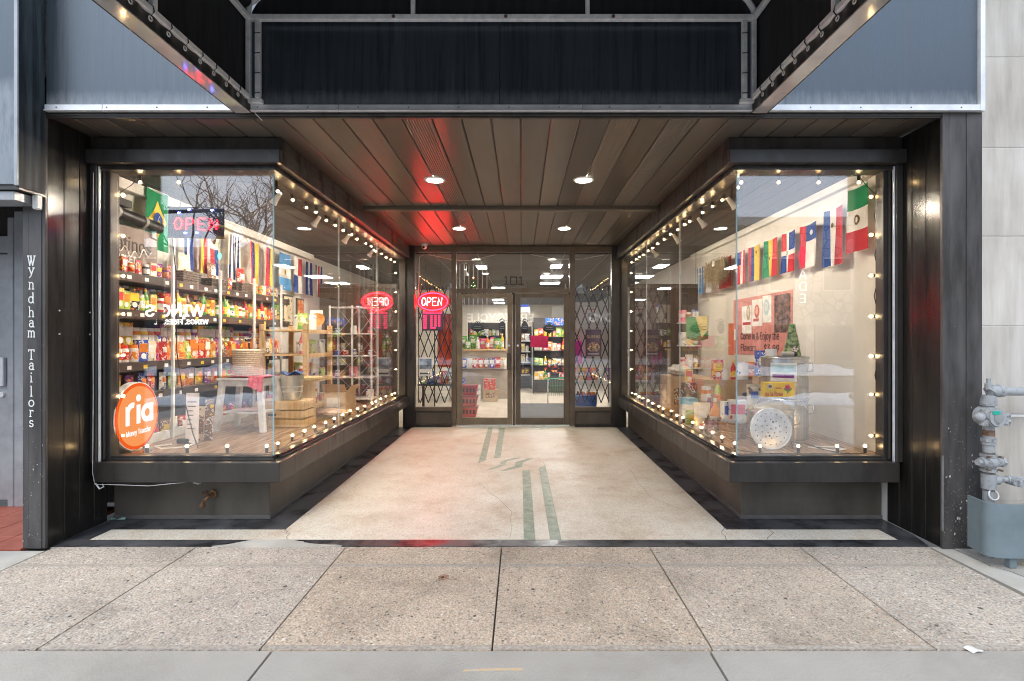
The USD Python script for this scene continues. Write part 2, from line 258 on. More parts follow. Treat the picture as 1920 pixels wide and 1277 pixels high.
# ------------------------------------------------------------------ ground and street
FL = lambda px, py: ((px - CX) * EYE / (py - CY), F * EYE / (py - CY))          # a point of the floor seen at a pixel
g = thing('ground', kind='structure'); g.part('earth', bx(-160, 160, -200, 60, -0.4, -0.17), JOINT)
g = thing('road', kind='structure'); g.part('asphalt', bx(-70, 70, -13.4, -3.0, -0.3, -0.13), noisy('asphalt', (0.045, 0.046, 0.05), (0.10, 0.10, 0.105), 1.2, 0.6, detail=8))
ASPH = noisy('curb_stone', (0.36, 0.35, 0.33), (0.45, 0.44, 0.42), 5, 0.8)
k = thing('kerb', kind='structure')
for i in range(24): k.part('kerb_stone', bb(-24 + 2 * i + .004, -22 + 2 * i - .004, -3.15, -2.95, -0.3, 0.0, .015), ASPH)
k.part('far_kerb', bb(-60, 60, -13.6, -13.4, -0.3, 0.0, .015), ASPH)
fp = thing('far_pavement', kind='structure'); fp.part('concrete', bx(-60, 60, -16.0, -13.6, -0.3, -0.002), CONC2)

sw = thing('sidewalk', kind='structure')
sw.part('joint_bed', bx(-14, 14, -2.95, 3.39, -0.25, -0.02), JOINT)
jx = [-3.12, -2.17, -1.17, -0.13, 0.857, 1.86, 2.72]
for i in range(6):
    a, b = jx[i], jx[i + 1]; R.seed(40 + i); s0, s1 = R.uniform(-.02, .02), 0.0
    m = [AGG[0], AGG[0], AGG[1], AGG[1], AGG[2], AGG[0]][i]
    sw.part('paving_slab', slab(Polygon([(a + .0045, 2.27), (b - .0045, 2.27), (b - .0045, 3.11), (a + .0045, 3.11)]), 0.0, .05), m)
    sw.part('paving_slab', slab(Polygon([(a + .0045, 3.114), (b - .0045, 3.114), (b - .0045, 3.388), (a + .0045, 3.388)]), 0.0, .05), m)
    sw.part('edge_band', slab(Polygon([(a + .007, 3.095), (b - .007, 3.095), (b - .007, 3.135), (a + .007, 3.135)]), 0.0015, .004), SMOOTHBAND)
    sw.part('edge_band', slab(Polygon([(a + .007, 2.272), (b - .007, 2.272), (b - .007, 2.30), (a + .007, 2.30)]), 0.0015, .004), SMOOTHBAND)
cx_ = [-6.9, -4.95, -3.03, -1.11, 0.84, 2.78, 4.7, 6.6]
cy_ = [-2.95, -1.2, 0.55, 2.262]
for i in range(7):
    for j in range(3):
        sw.part('concrete_slab', slab(Polygon([(cx_[i] + .006, cy_[j] + .004), (cx_[i + 1] - .006, cy_[j] + .004), (cx_[i + 1] - .006, cy_[j + 1] - .004), (cx_[i] + .006, cy_[j + 1] - .004)]), 0.0, .05), CONC)
# broken concrete strips to both sides
def crack(pts, amp, seed):
    r = random.Random(seed); out = []
    for (a, b) in zip(pts[:-1], pts[1:]):
        for t in np.linspace(0, 1, 6)[:-1]: out.append((a[0] + (b[0] - a[0]) * t + r.uniform(-amp, amp), a[1] + (b[1] - a[1]) * t + r.uniform(-amp, amp) * .5))
    return out + [pts[-1]]
c1 = crack([(2.735, 2.268), (2.735, 2.8), (2.73, 3.385)], .012, 3); c2 = crack([(3.25, 2.268), (2.98, 2.9), (2.88, 3.1), (2.86, 3.385)], .012, 4); c3 = crack([(3.7, 2.268), (3.32, 2.85), (3.15, 3.385)], .015, 5)
o = lambda c, d: [(x + d, y) for x, y in c]
sw.part('concrete_strip', slab(Polygon(o(c1, .006) + o(c2, -.004)[::-1]).buffer(0), 0.0, .05), CONC2)
sw.part('concrete_strip', slab(Polygon(o(c2, .004) + o(c3, -.003)[::-1]).buffer(0), 0.003, .05), CONC)
sw.part('concrete_strip', slab(Polygon(o(c3, .003) + [(6.5, 3.38), (6.5, 2.268)]).buffer(0), 0.0, .05), CONC)
sw.part('concrete_strip', slab(Polygon([(-6.5, 2.268), (-3.13, 2.268), (-3.13, 3.33), (-6.5, 3.33)]), -0.002, .05), CONC2)
sw.part('yellow_paint_stripe', slab(Polygon([(3.08, 3.13), (3.14, 3.15), (3.35, 2.92), (3.62, 2.72), (3.55, 2.68), (3.28, 2.88)]), 0.0075, .003), noisy('yellow_paint', (0.55, 0.42, 0.10), (0.62, 0.55, 0.32), 20, 0.7))
sw.part('orange_survey_mark', slab(Polygon([(x, y + .006 * math.sin(x * 90)) for x, y in ((-.245, 2.118), (-.1, 2.128), (0.01, 2.12), (0.012, 2.135), (-.1, 2.142), (-.24, 2.132))]), 0.0015, .003), noisy('orange_mark', (0.62, 0.42, 0.20), (0.46, 0.42, 0.36), 45, 0.8))
r_ = random.Random(5); px0, py0 = FL(830, 1083)
sw.part('rust_stain', slab(Polygon([(px0 + (.030 + r_.uniform(-.008, .012)) * math.cos(t), py0 + (.036 + r_.uniform(-.01, .014)) * math.sin(t)) for t in np.linspace(0, 2 * PI, 17)[:-1]]), 0.0012, .003), noisy('rust', (0.20, 0.085, 0.04), (0.40, 0.27, 0.18), 60, 0.8))
sw.part('rust_stain', slab(Polygon([(px0 + .009 * math.cos(t), py0 + .012 * math.sin(t)) for t in np.linspace(0, 2 * PI, 9)[:-1]]), 0.003, .003), plain('rust_dark', (0.07, 0.03, 0.02), .9))
lp = thing('litter', 'scrap of white paper lying on the paving at the right', 'litter', loc=(*FL(1829, 1220), 0))
lp.part('paper', rot(grid(lambda u, v: (u * .075 - .037, v * .045 - .02, .004 + .006 * math.sin(u * 5)), 6, 3), .2, (0, 0, 1)), PAPER, local=True)

# ------------------------------------------------------------------ entry floor
ef = thing('entry_floor', kind='structure')
ef.part('screed', bx(-3.16, 2.80, 3.391, 8.06, -0.2, -0.04), JOINT)
P7 = lambda pts: Polygon([FL(760 + x * .3125, 790 + y * .3125) for x, y in pts])
strips = [P7([(497, 38), (525, 38), (482, 235), (437, 250)]), P7([(565, 38), (597, 38), (572, 218), (531, 222)]),
          P7([(704, 295), (748, 292), (780, 711), (712, 711)]), P7([(803, 280), (840, 262), (937, 711), (870, 711)])]
meds = [P7([(485, 290), (565, 262), (572, 240), (655, 218), (700, 218), (608, 240), (600, 265), (520, 290)]), P7([(565, 297), (655, 270), (662, 246), (735, 222), (768, 224), (705, 246), (700, 272), (605, 297)])]
field = S4(-1.72, 1.50, 3.512, 8.0).union(S4(-2.99, 2.61, 3.512, 3.70))
inl = strips[0]
for s in strips[1:] + meds: inl = inl.union(s)
ccx, ccy = FL(958.6, 870.6)
ring = Point(ccx, ccy).buffer(.372, 24).difference(Point(ccx, ccy).buffer(.366, 24)).difference(inl.buffer(.001))
main = field.difference(inl.buffer(.0008)).difference(ring)
for gq in (main.geoms if hasattr(main, 'geoms') else [main]): ef.part('terrazzo_field', slab(gq, 0.0, .03), TERR)
for s in strips: ef.part('green_strip', slab(s.intersection(field), 0.0, .03), GREENT)
for s in meds: ef.part('green_inlay', slab(s, 0.0, .03), GREENT)
for gq in (ring.geoms if hasattr(ring, 'geoms') else [ring]): ef.part('medallion_line', slab(gq, 0.0, .03), RINGLINE)
fieldb = field.buffer(.0008, join_style=2)
r_ = random.Random(9)
edge = [(x, 3.395 + (r_.uniform(0, .022) if -2.9 < x < -1.0 or x > 1.0 else r_.uniform(0, .006))) for x in np.arange(-3.14, 2.79, .07)]
border = Polygon(edge + [(2.79, 3.60), (-3.14, 3.60)]).union(S4(-3.15, 2.79, 3.59, 8.05)).difference(fieldb)
patch = Polygon(crack([FL(*p) for p in ((398, 1025), (440, 1019), (462, 1015), (478, 1012.5), (545, 1012.5), (566, 1016), (580, 1019.5), (640, 1023), (613, 1025), (560, 1027), (500, 1026), (450, 1027), (398, 1025))], .008, 8)).buffer(0)
border = border.difference(patch.buffer(.002))
for q in (S4(-3.3, -1.0, 3.3, 3.56), S4(-1.0, 1.3, 3.3, 3.56), S4(1.3, 3, 3.3, 3.56), S4(-3.3, -1.0, 3.56, 4.1), S4(1.0, 3, 3.56, 4.1), S4(-3.3, -1, 4.1, 5.4), S4(-3.3, -1, 5.4, 6.8), S4(-3.3, -1, 6.8, 7.99), S4(1, 3, 4.1, 5.4), S4(1, 3, 5.4, 6.8), S4(1, 3, 6.8, 7.99), S4(-3.3, 3, 7.99, 8.2)):
    b_ = border.intersection(q.buffer(-.0015, join_style=2))
    for gq in (b_.geoms if hasattr(b_, 'geoms') else [b_]):
        if gq.geom_type == 'Polygon' and gq.area > .002: ef.part('black_border', slab(gq, 0.0, .03), BLACKT)
ef.part('concrete_patch', slab(patch, 0.003, .03), CONC2)
ef.part('old_kerb_mortar', bx(-3.15, 2.79, 3.389, 3.40, -0.03, -0.004), CONC2)
th = thing('floor_sticker', 'small white paper strip on the floor before the right door', 'sticker', loc=(*FL(1008, 804.5), 0.002)); th.part('paper', bx(-.17, .17, -.045, .045, 0, .002), PAPER, local=True)

def hair(pts, seed, w=.0016):
    c = crack(pts, .012, seed); ef.part('hairline_crack', slab(LineString(c).buffer(w, cap_style=2), .0008, .002), JOINT)
from shapely.geometry import LineString
hair([FL(533, 991), FL(541, 1001), FL(536, 1011)], 1); hair([FL(1360, 985), FL(1352, 998), FL(1362, 1011)], 2); hair([FL(1436, 985), FL(1448, 998), FL(1438, 1011)], 3); hair([FL(900, 905), FL(960, 960), FL(955, 1010)], 4, .0007); hair([FL(1180, 880), FL(1215, 930), FL(1290, 960)], 5, .0007)
r_ = random.Random(15); sp1, sp2 = [], []
for i in range(46):
    x, y = r_.uniform(-3, 2.6), r_.uniform(2.3, 3.36); w = r_.uniform(.004, .011); q = Polygon([(x + w * r_.uniform(.6, 1.3) * math.cos(t), y + w * r_.uniform(.6, 1.3) * math.sin(t)) for t in np.linspace(0, 2 * PI, 9)[:-1]])
    (sp1 if i % 3 else sp2).append(slab(q, .0022, .003))
sw.part('gum_spot', sp1, plain('gum_dark', (.10, .09, .085), .7), kind='stuff', smooth=False); sw.part('pale_spot', sp2, plain('gum_pale', (.55, .53, .5), .7), kind='stuff', smooth=False)

# ------------------------------------------------------------------ soffit of metal planks
sf = thing('soffit', 'dark bronze metal plank soffit over the recessed entry', 'ceiling', loc=(-.18, 3.37, 2.87))
SZ = 2.87
def plank(x0, x1, y0, y1, ribbed, m, seed):
    t = R.uniform(-.0012, .0012); z = SZ
    if ribbed and x1 - x0 > .12:
        pts = [(x0, z + .004)]; n = 9; w = (x1 - x0 - .03) / n
        pts.append((x0 + .01, z))
        for i in range(n): a = x0 + .012 + i * w; pts += [(a + w * .15, z + t), (a + w * .45, z + .0032 + t), (a + w * .6, z + .0032 + t), (a + w * .95, z + t)]
        pts += [(x1 - .006, z), (x1, z + .004), (x1, z + .012), (x0, z + .012)]
    else: pts = [(x0, z + .004), (x0 + .006, z), ((x0 + x1) / 2, z + t), (x1 - .006, z), (x1, z + .004), (x1, z + .012), (x0, z + .012)]
    sf.part('plank', extr_y(Polygon(pts).buffer(0), y0, y1), m, smooth=False)
rib = {4: 1, 5: 1, 9: 0, 12: 1, 13: 1, 14: 1, 3: 0}
i = 0
for k in range(-16, 15):
    x0, x1 = max(k * .2 + .004, -3.14), min(k * .2 + .196, 2.78)
    if x1 - x0 < .03: continue
    inside = x0 > -1.80 and x1 < 1.56
    R.seed(100 + k); rb = k in (-4, 3, 5); m = SOFF[(k * 7 + k // 3) % 3]
    lamp = [(xa, ya) for xa in (-.80, .58) for ya in (4.70, 6.76) if x0 - .1 < xa < x1 + .1]
    if inside or x0 < -1.80 < x1 or x0 < 1.56 < x1:
        plank(x0, x1, 3.385, 5.63, rb, m, k); plank(x0, x1, 5.71, 8.03, rb, m, k)
    else: plank(x0, x1, 3.385, 3.70, rb, m, k)
sf.part('backing', bx(-3.15, 2.79, 3.385, 8.05, SZ + .014, SZ + .03), BLACK)
sf.part('cross_trim', bb(-1.80, 1.56, 5.632, 5.708, SZ - .050, SZ + .010, .012), SOFF[1])
sf.part('edge_trim', [bb(-3.15, 2.79, 3.352, 3.384, SZ - .002, SZ + .03), bb(-3.15, 2.79, 3.360, 3.384, SZ - .012, SZ)], BRONZE)
LAMPW = emit('downlight_glow', (1.0, 0.93, 0.82), 150.0)
for n_, (xa, ya, w_) in enumerate(((-.80, 4.70, 'front left'), (.58, 4.70, 'front right'), (-.825, 6.76, 'back left'), (.576, 6.76, 'back right'))):
    d = thing('recessed_downlight', f'lit round white recessed light in the plank soffit, {w_} of four', 'ceiling light', 'recessed lights in the soffit', loc=(xa, ya, SZ))
    d.part('trim_ring', lathe([(.070, -.004), (.076, -.010), (.092, -.010), (.097, -.002), (.097, .0), (.070, .0)], 36, (xa, ya, SZ)), plain('lamp_trim', (.8, .78, .74), .4))
    d.part('lens', lathe([(.0001, -.003), (.071, -.005), (.071, -.002), (.0001, -.0015)], 36, (xa, ya, SZ)), LAMPW)

# ------------------------------------------------------------------ pilasters
def boards(t, x, y0, y1, n, d, seed, ztop=2.87):
    r = random.Random(seed); ys = np.linspace(y0, y1, n + 1)
    for i in range(n): t.part('board', bb(x - (.02 if d > 0 else 0), x + (.02 if d < 0 else 0), ys[i] + .0015, ys[i + 1] - .0015, 0.004, ztop, .003), PILAST)
pl = thing('pilaster', 'dark bronze panelled pilaster at the left with white vertical lettering', 'pilaster', 'pilasters beside the shop windows', loc=(-3.22, 3.35, 0))
boards(pl, -3.15, 3.37, 3.86, 4, 1, 1)
xs = [-3.30, -3.265, -3.175, -3.15]
for a, b, dy in ((-3.30, -3.262, .004), (-3.260, -3.172, 0), (-3.170, -3.149, .003)): pl.part('front_board', bb(a, b, 3.35 + dy, 3.372, 0.004, 2.885, .002), PILFRONT)
pl.part('core', bx(-3.30, -3.172, 3.372, 3.86, .004, 2.88), PILFRONT)
# two faint drilled plates where a sign once hung
yy = 3.45
pl.part('scar_plate', [bb(-3.1502, -3.1485, 3.44, 3.72, 1.41, 1.60, .0005)], PILAST)
for (a, b) in ((3.455, 1.585), (3.70, 1.585), (3.455, 1.425), (3.70, 1.425)): pl.part('screw', ball((-3.148, a, b), .006, 1), SILVER)
# serif lettering, each a drawing of strokes
def letters():
    S = .12
    arc = lambda cx, cy, rx, ry, a0, a1, n=14: [(cx + rx * math.cos(math.radians(t)), cy + ry * math.sin(math.radians(t))) for t in np.linspace(a0, a1, n)]
    sr = lambda x, y, w=.13: [(x - w, y), (x + w, y)]
    L = {
     'W': [[(-.38, 1), (-.18, 0), (.02, .85)], [(-.10, 1), (.16, 0), (.38, 1)], sr(-.36, 1), sr(-.05, 1, .12), sr(.37, 1)],
     'y': [[(-.26, .7), (.02, .05)], [(.27, .7), (-.05, -.15), (-.22, -.32)], sr(-.26, .7), sr(.26, .7)],
     'n': [[(-.2, 0), (-.2, .7)], [(-.2, .5)] + arc(.0, .45, .2, .24, 150, 0) + [(.2, 0)], sr(-.2, 0), sr(.2, 0), [(-.32, .7), (-.2, .7)]],
     'd': [arc(-.05, .32, .25, .32, 0, 360, 22), [(.2, 0), (.2, 1.05)], [(.2, 0), (.32, 0)], [(.08, 1.05), (.2, 1.05)]],
     'h': [[(-.2, 0), (-.2, 1.05)], [(-.2, .45)] + arc(.0, .42, .2, .24, 150, 0) + [(.2, 0)], sr(-.2, 0), sr(.2, 0), [(-.32, 1.05), (-.2, 1.05)]],
     'a': [arc(0, .48, .2, .2, 160, 0) + [(.2, 0), (.3, 0)], arc(-.02, .2, .2, .2, 60, 330, 18)],
     'm': [[(-.32, 0), (-.32, .65)], arc(-.15, .42, .16, .22, 160, 0) + [(.01, 0)], arc(.17, .42, .16, .22, 180, 0) + [(.33, 0)], sr(-.32, 0, .09), sr(.01, 0, .09), sr(.33, 0, .09), [(-.42, .65), (-.32, .65)]],
     'T': [[(0, 0), (0, 1)], [(-.32, .84), (-.32, 1), (.32, 1), (.32, .84)], sr(0, 0, .15)],
     'i': [[(0, 0), (0, .62)], sr(0, 0), [(-.12, .62), (0, .62)], arc(0, .9, .03, .03, 0, 360, 8)],
     'l': [[(0, 0), (0, 1.05)], sr(0, 0), [(-.12, 1.05), (0, 1.05)]],
     'o': [arc(0, .32, .28, .32, 0, 360, 24)],
     'r': [[(-.1, 0), (-.1, .65)], [(-.1, .42)] + arc(.08, .42, .18, .22, 160, 40), sr(-.1, 0), [(-.22, .65), (-.1, .65)]],
     's': [arc(0, .48, .17, .16, 20, 270, 14) + arc(0, .16, .2, .16, 90, -160, 14)]}
    top = {'W': 478, 'y': 503, 'n': 527, 'd': 548, 'h': 573, 'a': 597, 'm': 616}
    seq = [('W', 498), ('y', 515), ('n', 542), ('d', 568), ('h', 594), ('a', 613), ('m', 632), ('T', 674), ('a', 693), ('i', 716), ('l', 743), ('o', 762), ('r', 781), ('s', 800)]
    for ch, py in seq:
        y = 3.35; zb = Z(py, y); h = 18 * y / F
        from shapely.geometry import LineString
        from shapely.ops import unary_union
        sh = unary_union([LineString([(px_ * h * .82 * 1.1, py_ * h) for px_, py_ in s]).buffer(h * .052, cap_style=2 if len(s) == 2 else 1) for s in L[ch]])
        gs = sh.geoms if hasattr(sh, 'geoms') else [sh]
        pl.part('letter', J([face(flat(q_, .0015), (X(59, y), y, zb)) for q_ in gs]), WHITE)
letters()
pr = thing('pilaster', 'dark bronze panelled pilaster at the right, scuffed with white specks', 'pilaster', 'pilasters beside the shop windows', loc=(2.9, 3.35, 0))
boards(pr, 2.79, 3.37, 3.86, 4, -1, 2)
for a, b, dy in ((2.788, 2.83, 0), (2.832, 2.945, .003), (2.947, 3.02, 0), (3.022, 3.055, .006)): pr.part('front_board', bb(a, b, 3.35 + dy, 3.372, 0.004, 2.885, .002), PILFRONT)
pr.part('core', bx(2.812, 3.055, 3.372, 3.86, .004, 2.88), BLACK)
def specks(t, n, xa, xb, sd, zs, big):
    r = random.Random(sd); out = []
    for i in range(n):
        z = abs(r.gauss(0, zs)) + .03; x = r.uniform(xa, xb)
        if z > 1.6: continue
        w = r.uniform(.0008, .0018) * (1 if r.random() < .85 else big); k = 5; ph = r.uniform(0, 6)
        out.append(slab(Polygon([(w * r.uniform(.4, 1.5) * math.cos(ph + 2 * PI * q / k), w * r.uniform(.6, 2.6) * math.sin(ph + 2 * PI * q / k)) for q in range(k)]).convex_hull, 0, .0008).apply_transform(np.array([[1, 0, 0, x], [0, 0, 1, 3.3498], [0, 1, 0, z], [0, 0, 0, 1.0]])))
    t.part('paint_speck', out, plain('speck', (.50, .49, .48), .7), smooth=False, kind='stuff')
specks(pr, 190, 2.792, 3.01, 21, .42, 3.2); specks(pl, 55, -3.295, -3.155, 22, .5, 2.5)
pr.part('scuff', bb(2.7875, 2.794, 3.3485, 3.36, .12, .62, .0005), plain('scuff_grey', (.2, .2, .2), .7))

# ------------------------------------------------------------------ fascia
fa = thing('fascia', 'blue grey weathered metal fascia above the shop front', 'fascia', loc=(0, 3.35, 2.9))
for a, b in ((-3.14, -1.831), (-1.829, -.141), (-.139, 1.559), (1.561, 3.015)): fa.part('fascia_panel', bb(a, b, 3.35, 3.40, 2.93, 4.9, .002), FASCIA)
for a, b in ((-3.13, -2.75), (-2.748, -1.2), (-1.198, .4), (.402, 1.62), (1.622, 3.018)): fa.part('bottom_trim', [bb(a, b, 3.325, 3.35, 2.893, 2.932, .003), bb(a, b, 3.318, 3.35, 2.889, 2.897, .002)], SILVER)
fa.part('side_trim', bb(3.02, 3.05, 3.325, 3.40, 2.889, 4.9, .003), SILVER)
for x in np.arange(-3.05, 3.0, .33): fa.part('screw', ball((x, 3.325, 2.912), .005, 1), plain('screw_dark', (.2, .2, .2), .4, .6))
fa.part('lower_lip', bb(-3.14, 3.05, 3.352, 3.39, 2.882, 2.930, .001), BRONZE)
bc = thing('roof_deck', kind='structure'); bc.part('deck', bx(-6, 3.06, 3.41, 20.3, 2.93, 3.15), BLACK); bc.part('upper_wall', bx(-6, 3.06, 3.405, 3.9, 3.152, 5.0), CONC2)

# ------------------------------------------------------------------ awning
aw = thing('awning', 'black fabric entrance awning on a grey tube frame overhead', 'awning', loc=(-.13, 3.33, 2.9))
AL, AR, YF, YW, ZL, ZS, RISE = -1.81, 1.55, 0.9, 3.33, 2.93, 3.49, .50
ac, ah = (AL + AR) / 2, (AR - AL) / 2
arch = lambda y, inset=0.0, n=28: [(ac - (ah - inset) * math.cos(t), y, ZS + (RISE - inset) * math.sin(t)) for t in np.linspace(0, PI, n)]
A0, A1 = np.array(arch(YF)), np.array(arch(YW))
aw.part('canopy_top', grid(lambda u, v: tuple(A0[int(round(u * 27))] * (1 - v) + A1[int(round(u * 27))] * v), 27, 6), FABRIC, smooth=True)
for x in (AL, AR): aw.part('side_curtain', bx(x - .003, x + .003, YF, YW, ZL + .03, ZS), FABRIC)
aw.part('front_valance', bx(AL, AR, YF - .006, YF - .002, ZL - .10, ZS), FABRIC)
aw.part('front_gable', extr_y(Polygon([(p[0], p[2]) for p in arch(0, .004)]), YF - .006, YF - .002), FABRIC)
sq = lambda a, b, w=.030: tube([a, b], w * .62, 8)
for x, s in ((AL, 1), (AR, -1)):
    xi = x + s * .03
    aw.part('bottom_rail', bb(xi - .017, xi + .017, YF, YW, ZL + .02, ZL + .055), STEELBAR)
    aw.part('spring_rail', bb(xi - .016, xi + .016, YF, YW - .02, ZS - .018, ZS + .016), STEELBAR)
    for y in (YW - .02, YW - .88, YW - 1.70): aw.part('post', bb(xi - .015, xi + .015, y - .015, y + .015, ZL + .04, ZS - .018), STEELBAR)
    xw = xi + s * .062
    aw.part('wall_post', bb(xw - .016, xw + .016, YW - .035, YW - .003, ZL + .03, ZS - .02), STEELBAR)
    aw.part('foot_plate', bb(min(xi, xw + s * .03), max(xi, xw + s * .03), YW - .035, YW - .003, ZL + .0, ZL + .03), STEELBAR)
    xo = x - s * .065
    aw.part('soffit_flange', bb(min(xo, x + s * .03), max(xo, x + s * .03), YF, YW, ZL - .055, ZL - .045, .002), FLANGE)
    aw.part('skirt', grid(lambda u, v: (x + s * (.030 + .004 * math.sin(u * 140)), YF + u * (YW - YF), ZL - .050 + v * .08), 160, 1), noisy('skirt_vinyl', (.02, .019, .018), (.06, .055, .05), 12, .35))
    aw.part('outer_edge', bb(min(xo, xo - s * .006), max(xo, xo - s * .006), YF, YW, ZL - .056, ZL + .03, .001), BRONZE)
    for y in np.arange(YF + .15, YW - .05, .125):
        tr = trimesh.creation.torus(.011, .0032, 14, 6); tr = rot(tr, PI / 2, (0, 1, 0)); aw.part('grommet', mv(tr, (x + s * .036, y, ZL - .005)), STEELBAR)
        aw.part('lacing', tube([(x + s * .036, y, ZL + .004), (x + s * .052, y + .004, ZL + .03), (x + s * .044, y + .006, ZL + .058)], .003, 5), BLACK)
    for z in (2.99, 3.12, 3.25, 3.38): aw.part('lacing', tube([(xw - .02, YW - .037, z), (xw + .02, YW - .037, z + .003)], .003, 5), BLACK)
aw.part('cross_bar', bb(AL + .03, AR - .03, YW - .035, YW - .003, ZS - .02, ZS + .018), STEELBAR)
for y in (YW - .02, YW - .88, YW - 1.70): aw.part('arch_hoop', tube(arch(y, .02), .018, 8), STEELBAR)
for x in (-.705, .434):
    zt = ZS + (RISE - .03) * math.sqrt(1 - ((x - ac) / ah) ** 2); aw.part('gable_strut', bb(x - .014, x + .014, YW - .033, YW - .006, ZS + .018, zt), STEELBAR)
    aw.part('ridge_rail', bb(x - .012, x + .012, YF, YW - .04, zt - .03, zt - .005), STEELBAR)
aw.part('gable_cloth', slab(Polygon([(p[0], p[2]) for p in arch(0, .03)]).buffer(-.005), 0, .003).apply_transform(np.array([[1, 0, 0, 0], [0, 0, 1, YW - .002], [0, 1, 0, 0], [0, 0, 0, 1.0]])), FABRIC)
for x in (-.83, -.1, .60): aw.part('bolt', cyl((x, YW - .038, ZS), (x, YW - .030, ZS), .012, 10), plain('rusty_bolt', (.16, .09, .06), .6, .3))
wc = thing('hanging_wire', 'thin pale wire dangling from the awning foot at the left', 'wire', loc=(AL + .05, YW - .03, 2.93))
wc.part('wire', tube([(AL + .05, YW - .04, 2.95), (AL + .065, YW - .05, 2.90), (AL + .09, YW - .045, 2.85), (AL + .13, YW - .04, 2.81)], .003, 5), PAPER)

# ------------------------------------------------------------------ display windows
def bxs(a, b, *r): return bb(min(a, b), max(a, b), *r)
def display(xo, xg, d, label):
    t = thing('shop_window', label, 'shop window', 'glazed display windows', loc=((xo + xg) / 2, 3.8, 0))
    xb = xg - .085 * d; xs = xg + .10 * d; xh = xg + .115 * d
    t.part('base_front', bxs(xo, xb, 3.92, 4.0, 0.0, .36), BRONZE2)
    for a, b in ((3.922, 6.2), (6.204, 8.0)): t.part('base_side', bxs(xb - .05 * d, xb + .002 * d, a, b, 0.0, .36), BRONZE2)
    t.part('base_foot', [bxs(xo, xb + .008 * d, 3.912, 3.925, 0, .03), bxs(xb - .01 * d, xb + .008 * d, 3.925, 8.0, 0, .03)], plain('mastic', (.10, .095, .09), .8))
    t.part('sill_front', bxs(xo + .03 * d, xs, 3.69, 3.95, .345, .49), BRONZE)
    t.part('sill_side', bxs(xg - .06 * d, xs - .001 * d, 3.952, 8.0, .346, .489), BRONZE)
    t.part('glazing_bead', [bxs(xo + .08 * d, xg + .012 * d, 3.77, 3.84, .49, .520), bxs(xo + .08 * d, xg + .03 * d, 3.75, 3.77, .49, .503)], BRONZE)
    t.part('glazing_bead', [bxs(xg - .03 * d, xg + .03 * d, 3.845, 7.96, .49, .518), bxs(xg + .03 * d, xg + .05 * d, 3.845, 7.96, .49, .502)], BRONZE)
    t.part('head_upper', [bxs(xo, xh - .012 * d, 3.705, 3.90, 2.768, 2.868), bxs(xg - .10 * d, xh - .012 * d, 3.902, 8.0, 2.768, 2.868)], BRONZE)
    t.part('head_lower', [bxs(xo, xh, 3.66, 3.72, 2.668, 2.766), bxs(xh - .06 * d, xh, 3.722, 8.0, 2.668, 2.766)], BRONZE)
    t.part('head_frame', [bxs(xo + .02 * d, xg + .05 * d, 3.725, 3.86, 2.636, 2.70), bxs(xg - .06 * d, xg + .05 * d, 3.862, 8.0, 2.637, 2.70)], BRONZE)
    t.part('head_frame', [bxs(xo + .02 * d, xg + .05 * d, 3.74, 3.90, 2.70, 2.768), bxs(xg - .1 * d, xg + .05 * d, 3.902, 8.0, 2.70, 2.768)], BRONZE)
    t.part('jamb', [bxs(xo, xo + .045 * d, 3.70, 3.86, .49, 2.668), bxs(xo + .045 * d, xo + .10 * d, 3.76, 3.85, .49, 2.64), bxs(xo + .06 * d, xo + .075 * d, 3.74, 3.77, .50, 2.64)], BRONZE)
    t.part('jamb_trim', bxs(xo + .046 * d, xo + .056 * d, 3.715, 3.735, .49, 2.66), SILVER)
    t.part('end_post', bxs(xg - .05 * d, xg + .05 * d, 7.93, 8.0, .49, 2.70), BRONZE)
    t.part('glass_pane', trimesh.creation.box((abs(xg - xo) - .09, .010, 2.125)).apply_translation(((xo + .09 * d + xg) / 2, 3.80, .517 + 1.0625)), GLASSF, smooth=False)
    ys = [3.806, 5.17, 6.54, 7.94]
    for a, b in zip(ys[:-1], ys[1:]): t.part('glass_pane', bx(xg - .005, xg + .005, a + .001, b - .001, .517, 2.642), GLASS, smooth=False)
    t.part('corner_edge', bxs(xg + .0005 * d, xg + .0075 * d, 3.794, 3.8055, .517, 2.642, .001), GEDGE)
    for y in ys[1:3]: t.part('pane_joint', bx(xg - .0055, xg + .0055, y - .0012, y + .0012, .517, 2.642), plain('silicone', (.5, .52, .5), .3))
    return t
wl = display(-3.15, -1.86, 1, 'left glass display window with the round orange sign inside')
wr = display(2.79, 1.62, -1, 'right glass display window with big metal cooking pots inside')
# sill cable, bracket and tap below the left window
cb = thing('sill_cable', 'thin white cable sagging under the left window sill', 'cable', loc=(-2.9, 3.68, .34))
cb.part('cable', tube([(-3.11, 3.685, 2.60), (-3.115, 3.684, 1.8), (-3.11, 3.683, 1.0), (-3.115, 3.683, .42), (-3.10, 3.685, .335), (-2.9, 3.70, .325), (-2.72, 3.70, .318), (-2.55, 3.70, .335), (-2.42, 3.72, .343)], .0026, 6), plain('cable_grey', (.5, .5, .49), .5))
cb.part('hook', tube([(-3.10, 3.69, .34), (-3.07, 3.69, .30), (-3.04, 3.69, .315), (-3.05, 3.69, .335)], .005, 6), STEELBAR)
br = thing('bracket', 'small white bent bracket under the left sill', 'bracket', loc=(-2.46, 3.9, .3)); br.part('plate', [bb(-2.50, -2.44, 3.90, 3.915, .30, .345), rot(bb(-2.51, -2.465, 3.87, 3.918, .285, .297), .3, (0, 1, 0), (-2.49, 3.9, .29))], WHITE)
tp = thing('hose_tap', 'rusty brass hose tap on the left window base', 'tap', loc=(*at(398, 928, 3.92),))
tx, ty, tz = at(398, 928, 3.92)
